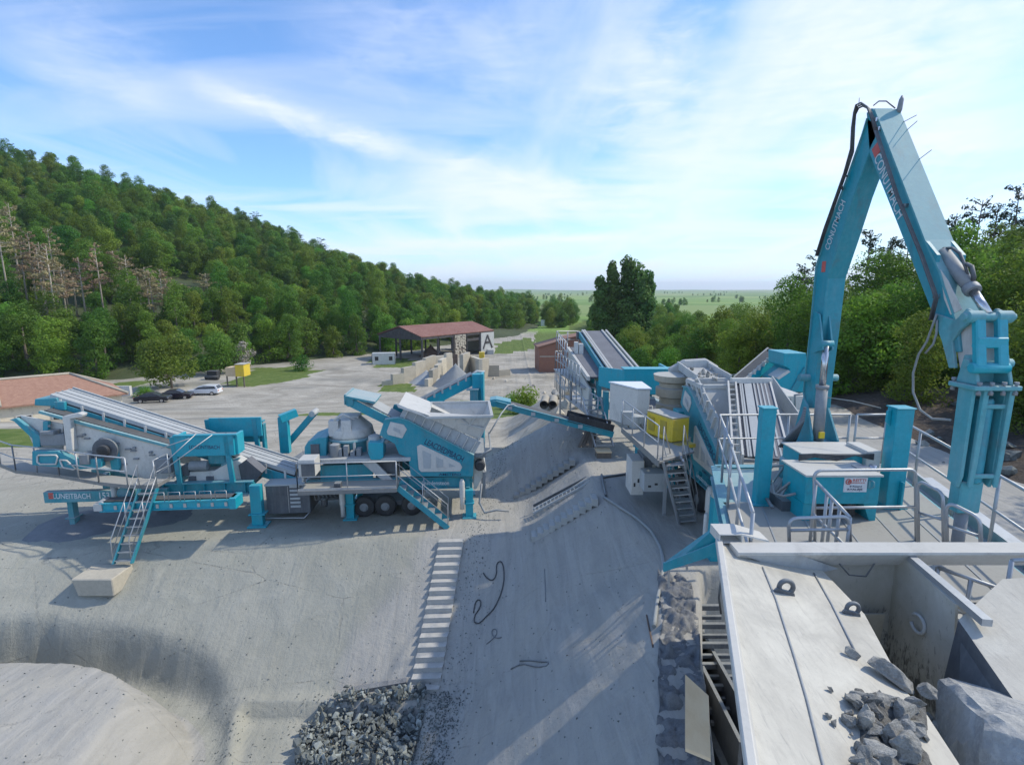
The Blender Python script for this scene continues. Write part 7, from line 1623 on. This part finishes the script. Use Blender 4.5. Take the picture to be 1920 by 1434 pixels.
m = MB(); a = ong(232, 742); b = ong(262, 752); m.box((a.x - 1, a.y - .5, a.z), (a.x + 1.4, a.y, a.z + 1.6)); o = m.build('white_fence', M['white']); tag(o, 'short white boundary wall at the right corner of the tiled house', 'wall')
# open shed with rusty red roof
sh = thing('open_shed', 'long open steel shed with a rusty red roof and masonry infill behind the block walls', 'shed', (-18, 124, YZ))
a0 = P(790, 633, 118.5); a0.z = a0.z; a1 = P(926, 617, 139); dL = V((a1.x - a0.x, a1.y - a0.y, 0)); u1 = dL.normalized(); nb = V((-u1.y, u1.x, 0)); Wd = 15.0; LL = dL.length
zE = a0.z; E = lambda s, t, z=0: V((a0.x, a0.y, zE)) + u1 * s + nb * t + z_ * z
m = MB(); rp1 = [E(0, 0), E(LL, 0), E(LL, Wd / 2, 2.1), E(0, Wd / 2, 2.1)]; m.prism(rp1, (0, 0, .18)); m.prism([E(0, Wd / 2, 2.1), E(LL, Wd / 2, 2.1), E(LL, Wd, 0), E(0, Wd, 0)], (0, 0, .18)); m.build('roof', M['redroof'], sh)
m = MB(); m.prism([E(.3, .2, -.05), E(.3, Wd / 2, 1.9), E(.3, Wd - .2, -.05), E(.3, Wd - .2, -.7), E(.3, .2, -.7)], u1 * .15); m.build('gable_truss', M['darksteel'], sh)
for t in (.3, Wd - .3):
    for k in range(6): p = E(.4 + k * (LL - .8) / 5, t); MB().box((p.x - .2, p.y - .2, YZ - .3), (p.x + .2, p.y + .2, p.z)).build('column', M['darksteel'], sh)
p = E(.4, Wd / 2); MB().box((p.x - .2, p.y - .2, YZ), (p.x + .2, p.y + .2, p.z + 1.8)).build('column', M['darksteel'], sh)
m = MB(); m.beam(E(0, .2, -.3), E(LL, .2, -.3), .2, .5); m.build('eaves_beam', M['darksteel'], sh)
m = MB(); m.prism([E(LL * .80, -.02, -.25), E(LL, -.02, -.25), E(LL, -.02, YZ - zE), E(LL * .80, -.02, YZ - zE)], nb * .3); m.prism([E(LL, 0, -.25), E(LL, Wd, -.25), E(LL, Wd, YZ - zE), E(LL, 0, YZ - zE)], -u1 * .3); m.box(tuple(E(LL * .82, -1.6, YZ - zE)), tuple(E(LL, -.1, YZ - zE + 1.1))); ew = m.build('end_wall', M['offwhite'], sh)
m = MB(); base = E(LL * .83, -.08, YZ - zE + 1.3); top = E(LL * .895, -.08, -.9); b2 = E(LL * .97, -.08, YZ - zE + 1.3); m.beam(base, top, .1, .45, nb.cross(z_)); m.beam(b2, top, .1, .45, nb.cross(z_)); m.beam(base.lerp(top, .45), b2.lerp(top, .45), .1, .6, z_); m.build('dark_mark', M['darksteel'], ew)
m = MB(); rs2 = random.Random(3)
x = LL * .42
m = MB(); m.prism([E(LL * .42, .1, -.4), E(LL * .57, .1, -.4), E(LL * .57, .1, YZ - zE), E(LL * .42, .1, YZ - zE)], nb * .3); m.build('infill_wall', M['wooddark'], sh); m = MB()
for r_ in range(15):
    for c_ in range(6):
        if rs2.random() < .8: p = E(LL * .42 + LL * .15 * (c_ + .1 + .3 * rs2.random()) / 6, .05, YZ - zE + .1 + r_ * .36); m.prism([p, p + u1 * LL * .02, p + u1 * LL * .02 + z_ * .24, p + z_ * .24], -nb * .12)
m.build('infill_stones', M['concretelight'], sh)
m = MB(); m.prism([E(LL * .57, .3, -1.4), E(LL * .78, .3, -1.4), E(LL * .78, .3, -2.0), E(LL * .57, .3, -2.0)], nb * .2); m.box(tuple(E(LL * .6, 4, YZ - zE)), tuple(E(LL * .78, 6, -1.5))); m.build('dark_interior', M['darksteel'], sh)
M['darkfines'] = rockmat('damp_fines', (.13, .14, .15), (.18, .19, .20), (.23, .24, .25), .8, .4, .03)
def heap(name, label, px, py, r, h, mat='fines', z=None, cat='heap', seed=1):
    p = ong(px, py); v = VN(seed); m = MB(); nr, na = 9, 30; vs = [V((p.x, p.y, p.z + h))]
    for i in range(1, nr + 1):
        for k in range(na): t = 6.283 * k / na; rr = r * i / nr * (1 + .16 * float(v.fbm(np.array([math.cos(t) * 2 + 5]), np.array([math.sin(t) * 2 + 5]), 2)[0])); f_ = max(0, 1 - i / nr); vs.append(V((p.x + rr * math.cos(t), p.y + rr * math.sin(t), p.z - .15 + h * (f_ ** 1.08) + .05 * float(v(np.array([i * 1.7]), np.array([k * .9]))[0]))))
    fs = [(0, 1 + k, 1 + (k + 1) % na) for k in range(na)] + [(1 + i * na + k, 1 + (i + 1) * na + k, 1 + (i + 1) * na + (k + 1) % na, 1 + i * na + (k + 1) % na) for i in range(nr - 1) for k in range(na)]
    m.add(vs, fs, True); o = m.build(name, M[mat]); return tag(o, label, cat)
heap('gravel_heap', 'grey gravel heap rising between the stepped block walls under the shed', 855, 722, 4.2, 3.8, seed=2); heap('gravel_heap', 'low bluish gravel heap spilling in front of the left block wall', 800, 716, 3.4, 2.2, seed=3); heap('gravel_heap', 'dark heap stored inside the open red-roofed shed', 808, 668, 3.2, 3.0, 'brown', seed=4)
# white container office
a, b = G(699, 683, YZ), G(750, 678, YZ)
co = thing('container_office', 'small white container office with two windows left of the open shed', 'container', (a.x + 2.5, a.y, YZ)); p0 = G(698, 684, YZ); ux = V((.985, .17, 0)); uy = V((-.17, .985, 0)); hh = 2.35; lz = 4.9; wz = 2.4
m = MB(); m.prism([p0, p0 + ux * lz, p0 + ux * lz + uy * wz, p0 + uy * wz], z_ * hh); bd = m.build('container_body', M['white'], co); m = MB(); m.prism([p0 + z_ * hh, p0 + ux * lz + z_ * hh, p0 + ux * lz + uy * wz + z_ * hh, p0 + uy * wz + z_ * hh], z_ * .1); m.build('container_roof', M['lightgrey'], co)
for s in (.6, 3.6): p = p0 + ux * s - uy * .03 + z_ * .9; MB().prism([p, p + ux * .75, p + ux * .75 + z_ * .85, p + z_ * .85], uy * .02).build('window', M['glassdark'], bd)
m = MB(); p = p0 + ux * (lz + .01); m.beam(p, p + z_ * hh, .1, .1); m.beam(p0, p0 + z_ * hh, .1, .1); m.build('corner_post', M['slate'], co)
# stepped block walls of the storage bays
def blockwall(name, label, blocks, Y0, Y1, mat='concretelight'):
    r = thing(name, label, 'wall', tuple(P(blocks[0][0], blocks[0][3], Y0))); n = len(blocks)
    for k, (x0, x1, yt, yb) in enumerate(blocks):
        p0 = G(x0, yb, YZ); p1 = G(x1, blocks[k + 1][3] if k + 1 < n else yb - 2, YZ); dd = V((p1.x - p0.x, p1.y - p0.y, 0)); bk = V((-dd.y, dd.x, 0)).normalized() * .7; zt = P(x0, yt, p0.y).z; zb_ = YZ - .6; g_ = dd.normalized() * .012
        m = MB(); m.prism([V((p0.x, p0.y, zb_)) + g_, V((p1.x, p1.y, zb_)) - g_, V((p1.x, p1.y, zt)) - g_, V((p0.x, p0.y, zt)) + g_], bk); hgt = zt - zb_
        for c_ in range(1, int(hgt / .8) + 1): z_q = zt - .8 * c_; m.prism([V((p0.x, p0.y, z_q)), V((p1.x, p1.y, z_q)), V((p1.x, p1.y, z_q + .05)), V((p0.x, p0.y, z_q + .05))], -bk * .02)
        m.build('block_panel', M[mat], r)
    return r
blockwall('block_wall', 'longest stepped concrete block wall climbing towards the shed, left of the gravel', [(716, 737, 714, 723), (737, 758, 702, 722), (758, 780, 690, 719), (780, 799, 680, 714), (799, 818, 672, 708), (818, 836, 668, 700)], 88, 92)
blockwall('block_wall', 'middle stepped block wall with narrow pale panels beside the gravel heap', [(803, 812, 711, 725), (812, 822, 694, 722), (822, 829, 685, 716), (829, 838, 675, 710), (838, 849, 663, 704)], 84, 87)
blockwall('block_wall', 'right stepped block wall going down behind the blue tower', [(869, 882, 665, 712), (882, 898, 668, 705), (898, 917, 675, 712), (917, 936, 685, 706), (936, 957, 694, 706)], 90, 88)
gt = MB(); a, b = P(849, 664, 97), P(858, 686, 97); gt.box((a.x, 97, b.z), (b.x, 97.3, a.z)); o = gt.build('rusty_gate', M['brown']); tag(o, 'rusty brown gate leaf between two block walls', 'gate')
a, b = P(898, 660, 100), P(908, 674, 100); o = MB().box((a.x, 100, b.z), (b.x, 101, a.z)).build('orange_tank', M['yellow'], bev=.05); tag(o, 'small orange tank on top of the right block wall', 'tank')
# yellow booth on legs
a, b = P(420, 684, 88), P(458, 706, 88); bo = thing('yellow_booth', 'yellow raised booth with brown side at the parking place', 'booth', ((a.x + b.x) / 2, 88, -6.2))
m = MB(); mx = a.x + (b.x - a.x) * .55; m.box((mx, 88, b.z), (b.x, 90.2, a.z)); m.build('booth_front', M['yellow'], bo); m = MB(); m.box((a.x, 88.2, b.z), (mx, 90.2, a.z - .5)); m.build('booth_side', M['wood'], bo); m = MB(); m.box((mx - .1, 87.9, a.z), (b.x + .1, 90.3, a.z + .1)); m.build('booth_roof', M['beige'], bo)
for x in (a.x + .2, mx, b.x - .2): MB().box((x - .08, 88.1, -6.6), (x + .08, 88.3, b.z)).build('leg', M['wooddark'], bo)
# brick sheds
for k, (x0, xp, x1, yw, yp, yb, Y, lab) in enumerate([(1011, 1058, 1070, 652, 638, 692, 104, 'red brick shed with a single sloping front at the edge of the road, nearer one'), (1062, 1092, 1104, 636, 629, 650, 128, 'small farther brick shed with a rusty roof, mostly hidden by the conveyor')]):
    r = thing('brick_shed', lab, 'shed', tuple(P(x0, yb, Y))); A_, B2_, C_, D_, E_ = P(x0, yw, Y), P(xp, yp, Y), P(x1, yw - 6, Y), P(x1, yb, Y), P(x0, yb, Y); D_.z = E_.z = min(E_.z, YZ) - .3
    MB().prism([A_, B2_, C_, D_, E_], (-.6, 6, 0)).build('wall', M['brick'], r); m = MB(); e_ = V((0, -.3, .05)); m.prism([A_ + e_ - V((.3, 0, .05)), B2_ + e_, B2_ + e_ + z_ * .15, A_ + e_ + z_ * .15 - V((.3, 0, 0))], (-.6, 6.6, 0)); m.prism([B2_ + e_, C_ + e_, C_ + e_ + z_ * .15, B2_ + e_ + z_ * .15], (-.6, 6.6, 0)); m.build('roof', M['rooftile'], r)
    if k == 0: m = MB(); a = P(x0 + 1, 669, Y); b = P(x1, 669, Y); m.box((a.x, Y - .06, a.z), (b.x, Y, a.z + .15)); m.build('string_course', M['concretelight'], r)
# rear conveyor and tower beyond the left crusher
rt_ = thing('tower_conveyor', 'blue inclined conveyor ending in a tall blue tower head behind the white hopper', 'conveyor', (-2, 30, -1)); Y = 29
a, b = P(748, 772, Y), P(884, 703, Y + 1.5); m = MB()
for s in (0, .9): m.beam(a + V((0, s, -.35)), b + V((0, s, -.35)), .08, .55)
m.build('conveyor_frame', M['teal_clean'], rt_); m = MB(); m.beam(a + V((0, .45, .02)), b + V((0, .45, .02)), .8, .05)
m.build('belt', M['belt'], rt_); m = MB(); m.beam(a + V((0, -.02, .12)), b + V((0, -.02, .12)), .05, .14)
for k in range(9): p = a.lerp(b, (k + .3) / 9); m.box((p.x - .05, p.y - .08, p.z - .2), (p.x + .05, p.y - .02, p.z + .1))
m.tube([b, b + V((.3, .4, .15)), b + V((.75, .4, .1))], .09); m.build('edge_rail', M['lightgrey'], rt_)
a, b = P(885, 702, Y + 1.2), P(907, 762, Y + 1.2); m = MB(); m.box((a.x, Y + 1.2, b.z + .3), (b.x - .15, Y + 2.2, a.z)); m.box((b.x - .15, Y + 1.0, gz(b.x, Y)), (b.x, Y + 2.4, a.z + .05)); tw = m.build('tower_head', M['teal_clean'], rt_, bev=.01)
a, b = P(881, 732, Y + .8), P(896, 762, Y + .8); m = MB(); m.box((a.x, Y + .8, b.z), (b.x, Y + 1.2, a.z)); m.box((a.x - .2, Y + .75, a.z - .0), (b.x + .05, Y + 1.25, a.z + .06)); m.build('switch_box', M['teal_dusty'], tw)
for t_ in (.15, .6): p = P(748, 772, Y).lerp(P(884, 703, Y + 1.5), t_); MB().box((p.x - .06, p.y, gz(p.x, p.y) - .1), (p.x + .06, p.y + .12, p.z - .5)).build('leg', M['teal'], rt_)
# parked cars
def car(label, px, py, mat, L=4.5, Hh=1.5, kind='saloon', ang=0.0):
    p = ong(px, py); r = thing('parked_car', label, 'car', tuple(p), ang, 'cars parked by the tree'); W2 = .88
    if kind == 'saloon': low = [(-L / 2, .35), (-L / 2, .75), (-L / 2 + .1, .92), (-L * .22, 1.0), (L * .2, 1.0), (L / 2 - .1, .85), (L / 2, .6), (L / 2, .35)]; cab = [(-L * .36, .98), (-L * .2, Hh - .03), (L * .06, Hh), (L * .24, 1.0)]
    else: low = [(-L / 2, .35), (-L / 2, .95), (-L / 2 + .08, 1.05), (L * .2, 1.02), (L / 2 - .25, .88), (L / 2, .65), (L / 2, .35)]; cab = [(-L / 2 + .05, 1.04), (-L * .42, Hh - .02), (-L * .05, Hh + .02), (L * .12, Hh - .08), (L * .27, 1.0)]
    b = MB().prism([V((x, -W2, z)) for x, z in low], (0, 2 * W2, 0)).build('body', mat, r, local=True, bev=.06)
    ins = .16; m = MB(); vs = [V((x, -W2 + (.03 if z < 1.1 else ins), z)) for x, z in cab] + [V((x, W2 - (.03 if z < 1.1 else ins), z)) for x, z in cab]; n = len(cab)
    m.add(vs, [list(range(n))[::-1] if False else list(range(n)), list(range(2 * n - 1, n - 1, -1))] + [(i, n + i, n + (i + 1) % n, (i + 1) % n) for i in range(n)]); m.build('cabin', mat, r, local=True)
    m = MB()
    for s in (-1, 1):
        c = [V((x * .9 + (.0), s * (W2 - (.03 if z < 1.1 else ins) + .008 * 1), z * .985 + .01 + (.03 if z < 1.1 else -.05))) for x, z in cab]; m.prism(c, (0, .004 * s, 0))
    a_, b_ = cab[-1], cab[-2]; m.prism([V((a_[0] + .012, -W2 + .15, a_[1] + .03)), V((a_[0] + .012, W2 - .15, a_[1] + .03)), V((b_[0] + .02, W2 - .25, b_[1] - .03)), V((b_[0] + .02, -W2 + .25, b_[1] - .03))], (.01, 0, .01))
    a_, b_ = cab[0], cab[1]; m.prism([V((a_[0] - .012, -W2 + .15, a_[1] + .03)), V((a_[0] - .012, W2 - .15, a_[1] + .03)), V((b_[0] - .012, W2 - .25, b_[1] - .03)), V((b_[0] - .012, -W2 + .25, b_[1] - .03))], (-.01, 0, .01)); m.build('window', M['glassdark'], r, local=True)
    for x in (-L * .3, L * .31):
        for s in (-1, 1):
            w = MB().lathe((x, s * (W2 - .1) - .1, .33), [(.22, 0), (.32, .02), (.33, .06), (.33, .16), (.32, .2), (.22, .22)], 18, (0, 1, 0)).build('wheel', M['black'], r, local=True); MB().lathe((x, s * (W2 + .012) - .01, .33), [(.2, 0), (.21, .02)], 12, (0, 1, 0)).build('rim', M['chrome'], w, local=True)
    for s in (-1, 1):
        MB().box((L / 2 - .12, s * .62 - .18, .62), (L / 2 + .01, s * .62 + .18, .76)).build('headlight', M['chrome'], r, local=True); MB().box((-L / 2 - .01, s * .68 - .14, .7), (-L / 2 + .1, s * .68 + .14, .9)).build('taillight', M['red'], r, local=True)
    return r
M['carblack'] = paint('black_car_paint', (.008, .01, .018), .18, .08, bump=0); M['carwhite'] = paint('white_car_paint', (.75, .76, .76), .2, .05, bump=0); M['carmaroon'] = paint('dark_car_paint', (.014, .008, .018), .18, .08, bump=0)
car('black saloon car, leftmost of the parked cars', 288, 754, M['carblack'], 4.4, 1.42, 'saloon', R(12))
car('dark car parked between the black saloon and the white estate', 331, 748, M['carmaroon'], 4.5, 1.5, 'saloon', R(14))
car('white estate car parked at the right end of the row', 385, 740, M['carwhite'], 4.6, 1.55, 'estate', R(185))
a = ong(398, 712); m = MB(); m.box((a.x - .9, a.y, a.z + .3), (a.x + .9, a.y + 1.2, a.z + 1.6)); m.tube([(a.x - 1.2, a.y, a.z + .4), (a.x + 1.2, a.y, a.z + .4)], .4, 12); o = m.build('black_trailer', M['black'], bev=.05); tag(o, 'small black trailer in the shade left of the yellow booth', 'trailer')
# ledge of small white kerb and white marker far away
a = P(1018, 602, 240); o = MB().box((a.x - .9, 240, a.z - 2.2), (a.x + .9, 240.2, a.z + .6)).build('road_sign', M['signwhite']); tag(o, 'tiny white board beside the far road at the wood edge', 'sign')
for px, Y in ((290, 86), (337, 84)):
    pass
# block of earth bank: rocks below the deck on the right
for k in range(26):
    px = random.uniform(1690, 1910); py = random.uniform(790, 990); q = on_hill(px, min(py, 860) + random.uniform(-60, 30), smR); me = crm[k % 8]; put('bank_rock', me, q, (k, k * 2., k * .7), random.uniform(2, 5), 'dark rock lying on the earth bank behind the hammer', 'rock', 'rocks on the earth bank')

# ---------------------------------------------------------------- air
def build_haze():
    m, t, b = newmat('haze_air'); nt = m.node_tree; nt.nodes.remove(b); pv = nt.nodes.new('ShaderNodeVolumePrincipled'); pv.inputs['Color'].default_value = (.82, .90, 1, 1); pv.inputs['Density'].default_value = HAZE; pv.inputs['Anisotropy'].default_value = .3
    nt.links.new(pv.outputs[0], nt.nodes['Material Output'].inputs['Volume'])
    o = MB().box((-7200, -80, -60), (7200, 9100, 130)).build('haze', m); tag(o, kind='stuff'); o['label'] = 'thin bluish summer haze over the valley'
HAZE = .00014
build_haze()

heap('dark_fines_heap', 'low dark grey heap of damp fines under the left end of the screening plant', 150, 985, 2.6, .55, 'darkfines', seed=6)
heap('dark_fines_heap', 'dark fines heap under the middle of the low side conveyor', 300, 968, 2.0, .45, 'darkfines', seed=7)
